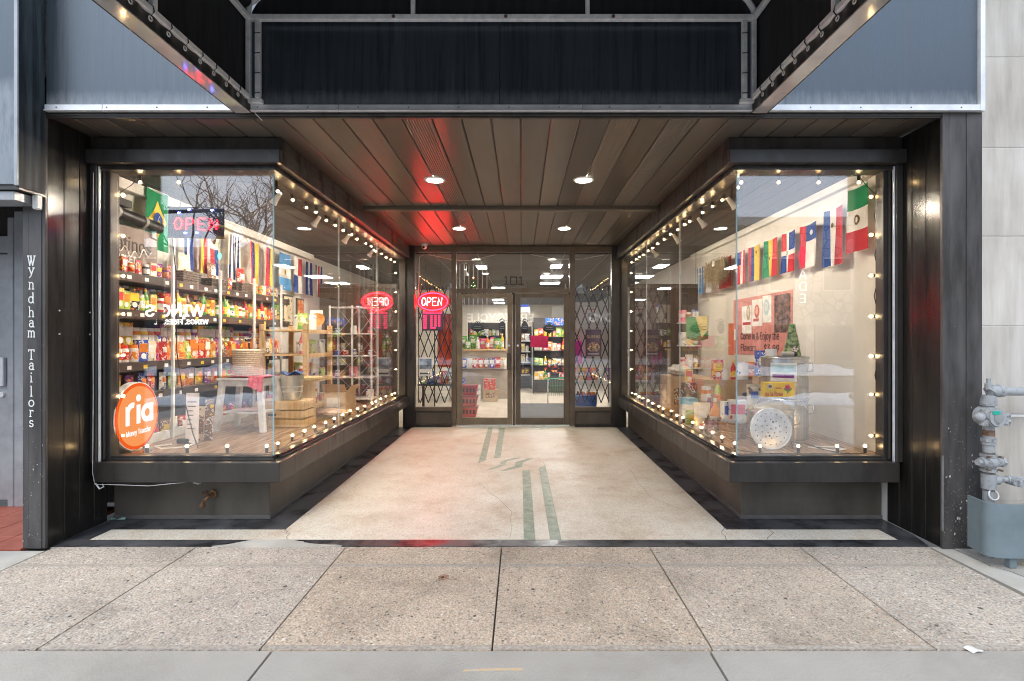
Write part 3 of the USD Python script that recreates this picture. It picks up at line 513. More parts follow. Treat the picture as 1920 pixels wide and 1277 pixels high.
tp.part('flange', cyl((tx + .01, 3.921, tz + .01), (tx + .01, 3.905, tz + .01), .032, 18), BRASS)
tp.part('body', tube([(tx + .01, 3.91, tz + .01), (tx + .004, 3.87, tz + .005), (tx - .012, 3.845, tz - .015), (tx - .022, 3.835, tz - .045)], [.016, .015, .015, .018], 12), BRASS)
tp.part('thread', cyl((tx - .022, 3.835, tz - .042), (tx - .027, 3.832, tz - .066), .021, 14), BRASS)
tp.part('handle', [cyl((tx - .004, 3.862, tz + .01), (tx - .012, 3.852, tz + .035), .006, 8), mv(rot(trimesh.creation.torus(.018, .005, 16, 6), .6, (1, 0, 0)), (tx - .013, 3.85, tz + .037))], BRASS)
for n_, (a, b) in enumerate(((215, 971), (231, 972))):
    c = at(a, b, 3.9); dpl = thing('dust_clump', f'pale green scrap at the foot of the left window base, {"left" if n_ == 0 else "right"} one', 'litter', loc=(c[0], 3.89, .0))
    dpl.part('scrap', mv(trimesh.convex.convex_hull(np.random.default_rng(n_).normal(0, .010, (14, 3)) * (1.3, 1, .7)), (c[0], 3.89, .012)), plain('mint_scrap', (.40, .62, .52), .8))

# ------------------------------------------------------------------ entrance
DY = 8.05; s_ = F / DY
ex = lambda px: (px - CX) / s_
ez = lambda py: EYE + (CY - py) / s_
en = thing('entrance_frame', 'dark bronze aluminium entrance frame with sidelights and transom', 'door frame', loc=(-.12, DY, 0))
def rail(n, x0, x1, y0, y1, m=DOORB, dy=(8.02, 8.10)): en.part(n, bb(ex(x0), ex(x1), dy[0], dy[1], ez(y1), ez(y0), .004), m)
rail('corner_post', 757, 779, 462, 800, BRONZE, (7.99, 8.10)); rail('corner_post', 1146, 1170, 462, 800, BRONZE, (7.99, 8.10))
rail('mullion', 847, 856, 473, 798, DOORB); rail('mullion', 1067.5, 1078, 473, 798, DOORB)
rail('header', 779, 1146, 462, 473, DOORB); rail('transom_bar', 856.3, 1067, 541, 549.5, DOORB)
rail('threshold', 856.3, 1067, 797, 800.5, SILVER, (8.0, 8.1))
for a, b in ((779.3, 846.7), (1078.3, 1145.7)):
    rail('sill_rail', a, b, 763, 770.5); rail('kick_panel', a, b, 770.8, 795, BRONZE2, (8.04, 8.09)); rail('bottom_rail', a, b, 795.2, 800.5, BRONZE)
    en.part('sidelight_pane', bx(ex(a), ex(b), 8.058, 8.066, ez(763), ez(473)), DOORGLASS, smooth=False)
en.part('transom_pane', bx(ex(856.3), ex(962), 8.058, 8.066, ez(541), ez(473)), DOORGLASS, smooth=False)
en.part('transom_pane', bx(ex(962.4), ex(1067), 8.058, 8.066, ez(541), ez(473)), DOORGLASS, smooth=False)
en.part('house_number', [face(text(c, .13, depth=.002), (ex(p), 8.056, ez(534))) for c, p in (('1', 949), ('1', 977))] + [face(flat(sbox(-.055, 0, .055, .13).difference(sbox(-.042, .013, .042, .117)), .002), (ex(963), 8.056, ez(534)))], BLACK)
def door(x0, x1, mat, label, hx, d):
    t = thing('glass_door', label, 'door', 'pair of entrance doors', loc=(ex((x0 + x1) / 2), DY, 0))
    y0, y1 = 8.025, 8.075
    sw_ = .085
    t.part('stile', bb(ex(x0), ex(x0) + sw_, y0, y1, ez(796), ez(551.5)), mat); t.part('stile', bb(ex(x1) - sw_, ex(x1), y0, y1, ez(796), ez(551.5)), mat)
    t.part('top_rail', bb(ex(x0) + sw_ + .001, ex(x1) - sw_ - .001, y0 + .001, y1, ez(558.5), ez(551.5)), mat); t.part('bottom_rail', bb(ex(x0) + sw_ + .001, ex(x1) - sw_ - .001, y0 + .001, y1, ez(796), ez(783)), mat)
    t.part('glass_pane', bx(ex(x0) + sw_, ex(x1) - sw_, 8.046, 8.054, ez(783), ez(558.5)), DOORGLASS, smooth=False)
    h = t.part('pull_handle', [bb(ex(hx) - .034, ex(hx) + .034, 7.955, 7.975, ez(693), ez(662), .006)], noisy('bronze_handle', (.06, .048, .036), (.09, .072, .055), 8, .3))
    h.part('stem', [bb(ex(hx) - .012, ex(hx) + .012, 7.975, 8.026, ez(690), ez(688)), bb(ex(hx) - .012, ex(hx) + .012, 7.975, 8.026, ez(667), ez(665))], mat)
    t.part('lock', cyl((ex(hx) + d * .008, 8.026, ez(648)), (ex(hx) + d * .008, 8.012, ez(648)), .018, 16), SILVER)
    t.part('hinge', bb(ex(x0 if d < 0 else x1) - .012, ex(x0 if d < 0 else x1) + .012, 8.0, 8.03, ez(552.5), ez(549)), BRONZE)
    return t
door(857, 961.5, DOORT, 'left glass entrance door in a paler champagne frame', 954.5, 0)
door(966, 1067, DOORB, 'right glass entrance door with the pink paper sign', 971, 0)
en.part('astragal', bb(ex(962), ex(965.5), 8.03, 8.09, ez(797), ez(550)), BRONZE)
en.part('wall_return', [bx(-1.86, ex(757) + .001, 7.995, 8.10, 0, 2.868), bx(ex(1170) - .001, 1.66, 7.995, 8.10, 0, 2.868)], BRONZE)
en.part('upper_board', bx(-1.86, 1.66, 8.03, 8.10, ez(462), 2.868), BRONZE)
cm = thing('dome_camera', 'small white dome security camera under the soffit corner', 'security camera', loc=(*at(796, 462, 7.85)[:2], 2.86))
cx0 = at(796, 462, 7.85)[0]
cm.part('mount', lathe([(0.0001, 0), (.05, 0), (.05, -.02), (.042, -.03), (.0001, -.03)], 24, (cx0, 7.85, 2.868)), WHITE)
cm.part('eyeball', ball((cx0, 7.84, 2.826), .044), WHITE); cm.part('lens', lathe([(.0001, 0), (.02, 0), (.016, .012), (.0001, .014)], 16).apply_transform(trimesh.transformations.rotation_matrix(PI / 2 + .5, (1, 0, 0))).apply_translation((cx0 - .008, 7.803, 2.806)), BLACK)
pk = thing('paper_notice', 'blank bright pink paper taped inside the right door', 'notice', loc=(ex(1011), 8.07, ez(650)))
pk.part('sheet', grid(lambda u, v: (ex(995 + 33 * u), 8.075 + .004 * math.sin(u * 7), ez(651 - 22 * v) - .01 * u), 8, 3), plain('pink_paper', (.85, .03, .16), .6))
# ------------------------------------------------------------------ neighbours
nb = thing('stone_wall', 'pale limestone wall of the building next door at the right', 'wall', loc=(4.5, 3.42, 0))
zs_ = [0.0, .62, 1.22, 1.82, 2.42, 2.97, 3.57, 4.17, 4.9]
zs_ = [0.0, .30, .90, Z(611, 3.40), Z(443, 3.40), Z(276, 3.40), Z(107, 3.40), 3.9, 4.9]
zs_ = [0.0, .30, .885, 1.48, 2.08, 2.676, 3.283, 3.9, 4.9]
for i, (a, b) in enumerate(zip(zs_[:-1], zs_[1:])):
    cuts = [3.062, 4.3 + .3 * (i % 2), 6.2, 8.5]
    for c, d in zip(cuts[:-1], cuts[1:]): nb.part('stone_block', bb(c + .001, d - .001, 3.40 + R.uniform(0, .002), 3.6, a + .002, b - .002, .003), STONE)
nb.part('mortar', bx(3.06, 8.5, 3.406, 3.62, 0, 4.9), PAPER)
nd = thing('neighbour_fascia', 'weathered grey metal fascia box of the shop next door at the left', 'fascia', loc=(-4.5, 3.2, 2.4))
nd.part('front_panel', bb(-6.2, -3.165, 3.17, 3.19, 2.36, 4.9, .002), FASCIA); nd.part('side_panel', bb(-3.163, -3.145, 3.172, 3.348, 2.345, 4.9, .002), noisy('side_enamel', (.010, .014, .017), (.07, .085, .095), 1.5, .5, 0, (1, 14, .8), detail=7, lo=.45, hi=.75, specular_ior_level=.25))
nd.part('corner_trim', bb(-3.168, -3.146, 3.164, 3.174, 2.352, 4.9, .001), GREYDOOR)
nd.part('underside', bx(-6.2, -3.15, 3.18, 3.36, 2.33, 2.355), BRONZE); nd.part('bottom_trim', [bb(-6.2, -3.20, 3.20, 3.36, 2.27, 2.325, .002)], GREYDOOR)
nd.part('bracket', bb(-3.19, -3.155, 3.30, 3.345, 2.24, 2.335, .008), WHITE)
nr = thing('neighbour_entry', 'recessed grey aluminium entry of the shop next door', 'shop entry', loc=(-4.4, 4.25, 0))
nr.part('side_wall', bx(-3.52, -3.505, 3.87, 4.30, 0, 2.9), GREYDOOR); nr.part('return', bx(-3.52, -3.30, 3.865, 3.88, .0, 2.9), BRONZE)
nr.part('ceiling', bx(-6.2, -3.302, 3.40, 4.3, 2.5, 2.56), BLACK)
nr.part('top_panel', bx(-5.4, -3.506, 4.285, 4.305, 2.2, 2.57), BRONZE); nr.part('door_stile', bb(-4.37, -4.27, 4.22, 4.27, .05, 2.1), GREYDOOR); nr.part('door_stile', bb(-4.26, -4.21, 4.20, 4.27, .0, 2.4), GREYDOOR); nr.part('wall_panel', bb(-4.205, -3.522, 4.20, 4.30, .0, 2.45), GREYDOOR)
nr.part('outer_wall', bx(-5.5, -5.4, 3.4, 4.3, 0, 2.5), GREYDOOR); nr.part('door_glass', bx(-5.4, -4.372, 4.24, 4.25, .2, 2.1), DOORGLASS, smooth=False); nr.part('door_top', bb(-5.4, -4.262, 4.22, 4.27, 2.11, 2.25), GREYDOOR); nr.part('backing', bx(-5.4, -4.2, 4.6, 4.62, 0, 2.5), DARKWOOD)
nr.part('push_plate', bb(-4.35, -4.285, 4.19, 4.218, 1.0, 1.24, .004), SILVER); nr.part('lock', cyl((-4.318, 4.222, .93), (-4.318, 4.205, .93), .022, 14), SILVER)
for i in range(6):
    for j in range(4):
        x0 = -4.805 + i * .25; y0 = 3.345 + j * .215
        nr.part('floor_tile', bb(x0 + .003, x0 + .247, y0 + .003, y0 + .212, -.02, .004, .002), REDTILE)
# gas pipe, its fittings and its guard
gp = thing('gas_pipe', 'grey painted gas pipe with regulator and valves at the right wall', 'gas pipe', loc=(2.99, 3.24, 0))
gx, gy = 2.985, 3.235
gz = lambda py: Z(py, gy)
lz = lambda pr, z0=0: lathe(pr, 18, (gx, gy, z0))
gp.part('riser', cyl((gx, gy, .0), (gx, gy, gz(745)), .030), PIPEGREY)
gp.part('top_pipe', cyl((gx, gy, gz(734)), (gx + 1.6, gy, gz(734) - .004), .027), PIPEGREY)
gp.part('elbow', [tube([(gx, gy, gz(755)), (gx, gy, gz(742)), (gx + .008, gy, gz(735)), (gx + .03, gy, gz(733)), (gx + .075, gy, gz(733))], .038, 14), cyl((gx, gy, gz(757)), (gx, gy, gz(748)), .043), cyl((gx + .055, gy, gz(733)), (gx + .085, gy, gz(733)), .040)], PIPEGREY)
gp.part('top_plug', [cyl((gx, gy, gz(730)), (gx, gy, gz(719)), .020), cyl((gx, gy, gz(719)), (gx, gy, gz(710)), .012, 6)], PIPEGREY)
gp.part('union_nut', [cyl((gx, gy, gz(760)), (gx, gy, gz(754)), .044, 6)], PIPEGREY)
rg = gp.part('regulator', [cyl((gx - .02, gy - .075, gz(780)), (gx - .02, gy + .03, gz(780)), .060, 22), cyl((gx - .02, gy - .09, gz(780)), (gx - .02, gy - .07, gz(780)), .052, 22), cyl((gx - .02, gy - .02, gz(780)), (gx - .10, gy - .05, gz(780)), .024, 14), ball((gx - .10, gy - .05, gz(780)), .030), cyl((gx - .075, gy - .05, gz(783)), (gx - .075, gy - .05, gz(795)), .024, 12), ball((gx, gy, gz(780)), .052), cyl((gx, gy, gz(786)), (gx + .085, gy - .02, gz(788)), .026, 14), cyl((gx + .08, gy - .02, gz(788)), (gx + .10, gy - .025, gz(788)), .032, 6)] + [cyl((gx - .02 + .053 * math.cos(a), gy - .082, gz(780) + .053 * math.sin(a)), (gx - .02 + .053 * math.cos(a), gy - .06, gz(780) + .053 * math.sin(a)), .007, 6) for a in np.arange(0, 6.2, PI / 4)] + [cyl((gx + .03, gy - .06, gz(777)), (gx + .055, gy - .09, gz(775)), .016, 6), cyl((gx + .02, gy - .06, gz(789)), (gx + .04, gy - .09, gz(790)), .016, 6)], PIPEGREY)
rg.part('green_label', bb(gx - .058, gx - .012, gy - .094, gy - .088, gz(774), gz(767), .001), plain('green_label', (.02, .36, .27), .4))
gp.part('rusty_nipple', cyl((gx, gy, gz(817)), (gx, gy, gz(806)), .0312), noisy('pipe_rust', (.14, .07, .04), (.25, .16, .11), 40, .7))
gp.part('union_nut', [cyl((gx, gy, gz(828)), (gx, gy, gz(821)), .042, 6), cyl((gx, gy, gz(833)), (gx, gy, gz(829)), .038, 14)], PIPEGREY)
gp.part('valve', [ball((gx, gy, gz(866)), .050), cyl((gx - .06, gy - .01, gz(866)), (gx + .075, gy, gz(866)), .030, 14), cyl((gx - .085, gy - .015, gz(866)), (gx - .06, gy - .01, gz(866)), .020, 6), cyl((gx, gy, gz(856)), (gx, gy, gz(851)), .045, 6), cyl((gx, gy, gz(884)), (gx, gy, gz(879)), .045, 6), cyl((gx + .075, gy, gz(866)), (gx + .09, gy, gz(866)), .036, 6)], PIPEGREY)
gp.part('tee', [cyl((gx, gy, gz(916)), (gx, gy, gz(888)), .039), cyl((gx, gy, gz(900)), (gx + .06, gy, gz(900)), .030), cyl((gx + .055, gy, gz(900)), (gx + .12, gy, gz(899)), .017)], PIPEGREY)
gp.part('side_valve', [cyl((gx + .115, gy, gz(900)), (gx + .185, gy, gz(900)), .024, 12), cyl((gx + .15, gy - .04, gz(901)), (gx + .15, gy + .02, gz(901)), .030, 12), cyl((gx + .185, gy, gz(900)), (gx + .22, gy, gz(899)), .019, 8), bb(gx + .145, gx + .165, gy - .06, gy - .03, gz(909), gz(897), .004)], PIPEGREY)
for zc in (gz(758), gz(850), gz(887), gz(917)):
    gp.part('thread', [mv(trimesh.creation.torus(.0315, .0022, 20, 5), (gx, gy, zc + .006 * q)) for q in (-1, 0, 1)], noisy('thread_rust', (.10, .06, .04), (.25, .22, .19), 60, .6))
gp.part('bolt', [cyl((gx + .055 * math.cos(a), gy - .03, gz(866) + .055 * math.sin(a)), (gx + .055 * math.cos(a), gy - .058, gz(866) + .055 * math.sin(a)), .008, 6) for a in (.8, 2.3, 3.9, 5.4)], noisy('thread_rust', (0, 0, 0), (0, 0, 0)))
gp.part('dial_face', cyl((gx - .02, gy - .091, gz(780)), (gx - .02, gy - .0935, gz(780)), .030, 18), plain('dial_grey', (.30, .31, .31), .3))
gp.part('tag_wire', mv(rot(trimesh.creation.torus(.030, .004, 18, 6), PI / 2 - .3, (1, 0, 0)), (gx, gy - .035, gz(925))), WHITE)
gp.part('thin_conduit', cyl((gx + .06, 3.38, gz(787)), (gx + 1.6, 3.38, gz(787)), .006, 6), WHITE)
gg = thing('pipe_guard', 'blue grey steel guard plate bent round the foot of the gas pipe', 'guard', loc=(3.1, 3.05, 0))
gp_ = [np.array((X(1815, 3.23), 3.23)), np.array((X(1838, 3.13), 3.13)), np.array((X(1852, 3.04), 3.04)), np.array((X(1900, 3.04), 3.04))]
pth = [tuple(gp_[0] * (1 - t) + gp_[1] * t) for t in (0, .5)] + [tuple((1 - t) ** 2 * gp_[1] + 2 * t * (1 - t) * gp_[2] + t * t * gp_[3]) for t in np.linspace(0, 1, 14)] + [(3.45, 3.04)] + [(3.45 + .10 * math.sin(t), 3.14 - .10 * math.cos(t)) for t in np.linspace(.2, PI / 2, 6)] + [(3.55, 3.3)]
from shapely.geometry import LineString
gpoly = LineString(pth).buffer(.004, cap_style=2)
gg.part('plate', slab(gpoly, Z(944, 3.06), Z(944, 3.06) - .075), GUARD, smooth=40)
lx = X(1901, 3.06); gg.part('leg', bb(lx - .022, lx + .022, 3.06, 3.10, .004, .30), GUARD); gg.part('leg', bb(3.45, 3.494, 3.06, 3.10, .004, .30), GUARD)

# ------------------------------------------------------------------ inside: shell
st = thing('store_floor', kind='structure'); st.part('tiles', bx(-3.5, 2.85, 8.06, 20.2, -.05, -.002), STOREFLOOR)
TILEJ = plain('tile_joint', (.30, .26, .2), .6)
for side, a, b in (('l', -3.45, -1.94), ('r', 1.70, 2.80)):
    pf = thing('window_platform', kind='structure')
    xs = np.linspace(a, b, 11 if side == 'l' else 8)
    for p, q in zip(xs[:-1], xs[1:]):
        for yy0, yy1 in ((3.96, 5.1 + R.random()), (0, 8.02)):
            y0 = yy0 if yy0 else last
            pf.part('floor_board', bx(p + .0012, q - .0012, y0 + .001, yy1 - .001, .46, .50 + R.uniform(0, .0008)), WFLOOR); last = yy1
    pf.part('front_ledge', bx(a + .30, b, 3.81, 3.958, .47, .498), WFLOOR); pf.part('riser', bx(a, b, 8.02, 8.05, 0, .5), DARKWOOD)
wl_ = thing('store_wall_left', kind='structure'); wl_.part('plaster', bx(-3.55, -3.45, 4.31, 20.2, 0, 2.76), CREAM2); wl_.part('plaster', bx(-3.50, -3.42, 3.85, 4.31, 0.3, 2.76), CREAM2); wl_.part('cornice', bb(-3.42, -3.35, 4.0, 8.2, 2.66, 2.75), CREAM2)
wr_ = thing('store_wall_right', kind='structure'); wr_.part('plaster', bx(2.795, 2.88, 3.87, 20.2, 0, 2.76), CREAM2); wr_.part('cornice', bb(2.74, 2.793, 3.95, 8.2, 2.68, 2.75), CREAM2)
wb_ = thing('store_wall_back', kind='structure'); wb_.part('plaster', bx(-3.5, 2.85, 20.0, 20.2, 0, 2.76), CREAM); wb_.part('plaster', bx(.95, 2.79, 15.5, 15.6, 0, 2.4), CREAM2); wb_.part('plaster', bx(-3.45, -2.0, 14.0, 14.1, 0, 2.76), CREAM)
sc_ = thing('store_ceiling', kind='structure')
for i in range(9):
    for j in range(10):
        x0, x1 = -3.5 + i * .70, -3.5 + i * .70 + .70; y0 = 8.11 + j * 1.2
        sc_.part('ceiling_tile', bx(x0 + .006, x1 - .006, y0 + .006, y0 + 1.194, 2.752, 2.775), DARKCEIL)
for i in range(1, 9): sc_.part('grid_bar', bx(-3.5 + i * .7 - .006, -3.5 + i * .7 + .006, 8.11, 20.1, 2.745, 2.77), plain('grid_grey', (.22, .2, .17), .5))
for a, b in ((-3.45, -1.97), (1.73, 2.80)):
    n = 8
    for i in range(n):
        x0 = a + (b - a) * i / n; sc_.part('ceiling_plank', bx(x0 + .003, a + (b - a) * (i + 1) / n - .003, 3.90, 8.10, 2.752, 2.77), DARKCEIL)
sc_.part('deck', bx(-3.5, -1.88, 3.9, 8.1, 2.78, 2.80), BLACK); sc_.part('deck', bx(1.64, 2.80, 3.9, 8.1, 2.78, 2.80), BLACK); sc_.part('deck', bx(-3.5, 2.85, 8.1, 20.2, 2.78, 2.80), BLACK)
FLU = emit('fluorescent_panel', (1.0, .97, .92), 75.0)
k = 0
for i, (px, py, w) in enumerate(((1034, 518, .22), (1031, 530, .22), (935, 540, .16), (934, 561.5, .18), (936, 567.5, .18), (1043, 498, .09), (903, 500, .08))):
    y = 1.36 * F / (CY - py); x = X(px, y)
    t = thing('ceiling_panel_light', f'lit white ceiling panel inside the shop, {["nearest long one seen through the right transom", "second one behind the right transom", "one behind the left part of the transom", "upper one seen through the left door", "lower one seen through the left door", "small bright one high in the right transom", "small one high in the left transom"][i]}', 'ceiling light', 'lit panels on the shop ceiling', loc=(x, y, 2.74))
    t.part('frame', bx(x - w - .02, x + w + .02, y - .22, y + .22, 2.738, 2.745), WHITE); t.part('diffuser', bx(x - w, x + w, y - .20, y + .20, 2.732, 2.737), FLU)
mt = thing('door_mat', 'dark grey mat on the shop floor behind the right door', 'mat', loc=(.42, 9.9, 0)); mt.part('mat', bb(-.02, .93, 8.98, 10.9, .0, .012), noisy('mat_grey', (.05, .055, .06), (.09, .095, .10), 60, .9))

# ------------------------------------------------------------------ string lights and spot lamps
BULB = emit('bulb_warm', (1.0, .66, .30), 70.0)
BULBS = [BULB, BULB, emit('bulb_warm_dim', (1.0, .62, .26), 42.0), emit('bulb_warm_bright', (1.0, .70, .36), 95.0)]
SPOT = emit('spot_warm', (1.0, .88, .68), 780.0)
SPOTL = emit('spot_warm_left', (1.0, .88, .70), 1900.0)
bulb_m = trimesh.creation.icosphere(2, 1.0)
def strand(label, pts):
    """pts: (position, direction from the socket to the bulb)"""
    t = thing('string_light', label, 'string light', 'strings of warm bulbs round the shop windows', loc=pts[0][0])
    way = []
    for k, (p, d) in enumerate(pts):
        p, d = np.array(p, float), np.array(d, float)
        b = t.part('bulb', trimesh.Trimesh(bulb_m.vertices * R.uniform(.0095, .0112) + p, bulb_m.faces), R.choice(BULBS), smooth=True)
        b.part('socket', cyl(p - d * .012, p - d * .052, .0115, 8), BLACK)
        way.append(p - d * .055)
        if k + 1 < len(pts):
            q = np.array(pts[k + 1][0]) - np.array(pts[k + 1][1]) * .055; mid = (way[-1] + q) / 2; e = .012 if abs(d[2]) > .5 else .02
            way.append(mid + np.array(d) * e * (1 if d[2] <= 0 else -.2) * R.uniform(.2, 1.6))
    t.part('wire', tube(way, .0032, 5), BLACK, smooth=True)
yb = 3.865
def win_strand(xf, xg, d, label, fx, side_ys, zt):
    p = []
    for py in ((817, 742, 666, 591, 517, 442, 368)): p.append(((xf + d * .030, yb, Z(py, yb) + R.uniform(-.01, .01)), (d, 0, 0)))
    for px in (fx[::-1] if d > 0 else fx[::-1]): pass
    tops = fx
    for px in tops: p.append(((X(px, yb), yb, 2.585), (0, 0, -1)))
    for y in side_ys: p.append(((xg - d * R.uniform(.06, .09), y + R.uniform(-.035, .035), 2.575 + R.uniform(-.018, .012)), (R.uniform(-.3, .3), R.uniform(-.2, .2), -.93)))
    for z in np.arange(2.42, .7, -.30): p.append(((xg - d * .09, 7.88, z), (0, -1, 0)))
    for y in side_ys[::-1]: p.append(((xg - d * R.uniform(.06, .09), y + R.uniform(-.035, .035), .566 + R.uniform(-.01, .01)), (R.uniform(-.25, .25), R.uniform(-.25, .25), .95)))
    return p
sy = [4.02 + .25 * i for i in range(16)]
pL = win_strand(-3.065, -1.86, 1, '', (263, 335), sy, 0) + [((X(px, yb), yb, .575), (0, 0, 1)) for px in (500, 426, 351, 276)]
pR = win_strand(2.70, 1.62, -1, '', (1610, 1535, 1460, 1390), sy, 0) + [((X(px, yb), yb, .575), (0, 0, 1)) for px in (1425, 1497, 1570, 1622)]
strand('string of warm bulbs round the edges of the left window', pL); strand('string of warm bulbs round the edges of the right window', pR)
def spot(x, y, aim, label):
    t = thing('spot_lamp', label, 'spot lamp', 'spot lamps over the window displays', loc=(x, y, 2.74))
    d = np.array(aim, float); d /= np.linalg.norm(d); p = np.array((x, y, 2.60))
    t.part('stem', cyl((x, y, 2.75), (x, y, 2.61), .010, 8), BLACK)
    t.part('housing', tube([p - d * .06, p - d * .03, p + d * .02, p + d * .055], [.016, .02, .026, .036], 14, caps=False), WHITE)
    t.part('lens', tube([p + d * .050, p + d * .052], .031, 14), SPOTL if x < -1.5 else SPOT)
for i, y in enumerate((4.35, 5.2, 6.1, 7.1)): spot(-2.10, y, (-.7, .1 + .05 * i, -.8), f'white spot lamp over the left window display, {["first", "second", "third", "fourth"][i]} from the street')
for i, y in enumerate((4.5, 5.25, 6.1, 7.1)): spot(1.87, y, (.7, .05 + .05 * i, -.75), f'white spot lamp over the right window display, {["first", "second", "third", "fourth"][i]} from the street')
for i, (x, y) in enumerate(((-1.0, 9.2), (.55, 9.0))): spot(x, y, (0.1, .6, -.8), f'spot lamp inside behind the {["left", "right"][i]} part of the transom')

# ------------------------------------------------------------------ scissor gates
GATE = plain('gate_black', (.02, .02, .022), .45, .4)
def gate(x0, x1, label, n):
    t = thing('scissor_gate', label, 'folding gate', 'folding gates behind the sidelights', loc=((x0 + x1) / 2, 8.2, 0))
    z0, z1 = .36, 2.24; w = .131; H = z1 - z0; sl_ = 2.7; from shapely.geometry import LineString as LS
    for s in (1, -1):
        k0 = -20
        for k_ in range(-20, 30):
            xa = x0 + .03 + k_ * w; cl = LS([(xa, z0), (xa + s * H / sl_, z1)]).intersection(sbox(x0, z0, x1, z1))
            if cl.is_empty or cl.length < .06: continue
            a, b = (np.array(c) for c in (cl.coords[0], cl.coords[-1])); dd = (b - a) / np.linalg.norm(b - a); nn = np.array((-dd[1], dd[0])) * .0085
            m = slab(Polygon([a + nn, a - nn, b - nn, b + nn]), 0, .003); m.apply_transform(np.array([[1, 0, 0, 0], [0, 0, 1, 8.20 + .006 * s], [0, 1, 0, 0], [0, 0, 0, 1.0]])); t.part('bar', m, GATE, smooth=False)
    for x in (x0, x1): t.part('upright', bb(x - .007, x + .007, 8.208, 8.222, z0, z1), GATE)
gate(ex(781), ex(846), 'black folding scissor gate behind the left sidelight', 4); gate(ex(1080), ex(1144), 'black folding scissor gate behind the right sidelight', 4)

# ------------------------------------------------------------------ signs that light up
RED = emit('neon_red', (1.0, .001, .003), 185.0); NEONW = emit('neon_core', (1.0, .10, .10), 30.0); LEDR = emit('led_red', (1.0, .008, .014), 28.0); LEDB = emit('led_blue', (.12, .16, 1.0), 22.0); PINKLED = emit('led_pink', (1.0, .03, .12), 2.6)
oc, oz, oy = ex(810), ez(565), 8.0
nn_ = thing('neon_open_sign', 'lit red oval neon OPEN sign hanging in the left sidelight', 'neon sign', loc=(oc, 8.10, oz))
oy = 8.12
nn_.part('backplate', face(flat(affinity.scale(Point(0, 0).buffer(1, 32), .265, .165), .006), (oc, 8.14, oz)), plain('sign_back', (.05, .008, .01), .3))
nn_.part('oval_tube', tube([(oc + .235 * math.cos(t), oy, oz + .138 * math.sin(t)) for t in np.linspace(0, 2 * PI, 49)], .0075, 8, False), RED, smooth=True)
def strokes(ch, x, z, h, w):
    P = {'O': [[(.5 + .5 * math.cos(t), .5 + .5 * math.sin(t)) for t in np.linspace(0, 2 * PI, 21)]], 'P': [[(0, 0), (0, 1), (.6, 1), (.9, .9), (1, .74), (.9, .56), (.6, .46), (0, .46)]], 'E': [[(1, 1), (0, 1), (0, 0), (1, 0)], [(0, .52), (.8, .52)]], 'N': [[(0, 0), (0, 1), (1, 0), (1, 1)]]}[ch]
    return [[(x + u * w + .18 * v * w * .5, z + v * h) for u, v in s] for s in P]
for i, ch in enumerate('OPEN'):
    for s in strokes(ch, oc - .175 + i * .086, oz - .062, .125, .058): nn_.part('letter_tube', tube([(u, oy - .004, v) for u, v in s], .0072, 8), NEONW, smooth=True)
nn_.part('hanger', [cyl((oc - .12, 8.13, oz + .14), (oc - .12, 8.13, 2.7), .002, 5), cyl((oc + .12, 8.13, oz + .14), (oc + .12, 8.13, 2.7), .002, 5)], BLACK)
hb = thing('hours_sign', 'pink lit BUSINESS HOURS panel below the neon sign', 'lit sign', loc=(oc, 8.12, ez(600)))
hz1, hz0 = ez(583), ez(620)
hb.part('panel', bb(oc - .175, oc + .165, 8.13, 8.142, hz0, hz1), plain('hours_panel', (.05, .01, .05), .3))
hb.part('title', face(text('BUSINESS HOURS', .028, .30, .002, True), (oc - .005, 8.128, hz1 - .045)), PINKLED)
for i, dday in enumerate(('MON', 'TUE', 'WED', 'THU', 'FRI', 'SAT', 'SUN')):
    z = hz1 - .085 - i * .032
    hb.part('row', [face(text(dday, .020, .055, .002, True), (oc - .125, 8.128, z))], PINKLED)
    if i < 6: hb.part('row', [bx(oc - .04 + c, oc - .005 + c, 8.127, 8.129, z + .003, z + .015) for c in (0, .065, .125)], PINKLED)
    else: hb.part('row', [bx(oc - .04, oc + .05, 8.127, 8.129, z + .003, z + .015)], PINKLED)
# dotted open sign
lx, ly, lz_ = X(366, 3.97), 3.97, Z(417, 3.97)
ld = thing('led_open_sign', 'dark rectangular OPEN sign of red and blue light dots hanging in the left window', 'LED sign', loc=(lx, ly, lz_))
tl = lambda u, v: (lx + u, ly, lz_ + v - u * .02)
ld.part('panel', rot(bb(lx - .22, lx + .22, ly + .008, ly + .02, lz_ - .115, lz_ + .115, .006), .02, (0, 1, 0), (lx, ly, lz_)), plain('led_panel', (.012, .010, .016), .15))
ld.part('frame', rot(J([bb(lx - .225, lx + .225, ly + .004, ly + .024, lz_ + .112, lz_ + .122), bb(lx - .225, lx + .225, ly + .004, ly + .024, lz_ - .122, lz_ - .112)]), .02, (0, 1, 0), (lx, ly, lz_)), BLACK)
dots = []
for i, ch in enumerate('OPEN'):
    for s in strokes(ch, -.165 + i * .092, -.055, .088, .056):
        s = np.array(s); d = np.r_[0, np.cumsum(np.linalg.norm(np.diff(s, axis=0), axis=1))]
        for q in np.arange(0, d[-1], .0165): dots.append(ball(tl(np.interp(q, d, s[:, 0]), np.interp(q, d, s[:, 1])), .0038, 1))
ld.part('red_dots', dots, LEDR)
for u, v in ((-.13, .072), (-.05, .098), (.13, .098), (-.08, -.085), (.01, -.082)): ld.part('blue_dots', [ball(tl(u, v), .0085, 1), ball(tl(u + .012, v + .004), .004, 1)], LEDB)
ld.part('chain', [cyl(tl(-.12, .12), (lx - .10, ly + .05, 2.72), .003, 5), cyl(tl(.10, .12), (lx - .06, ly + .05, 2.72), .003, 5)], BLACK)
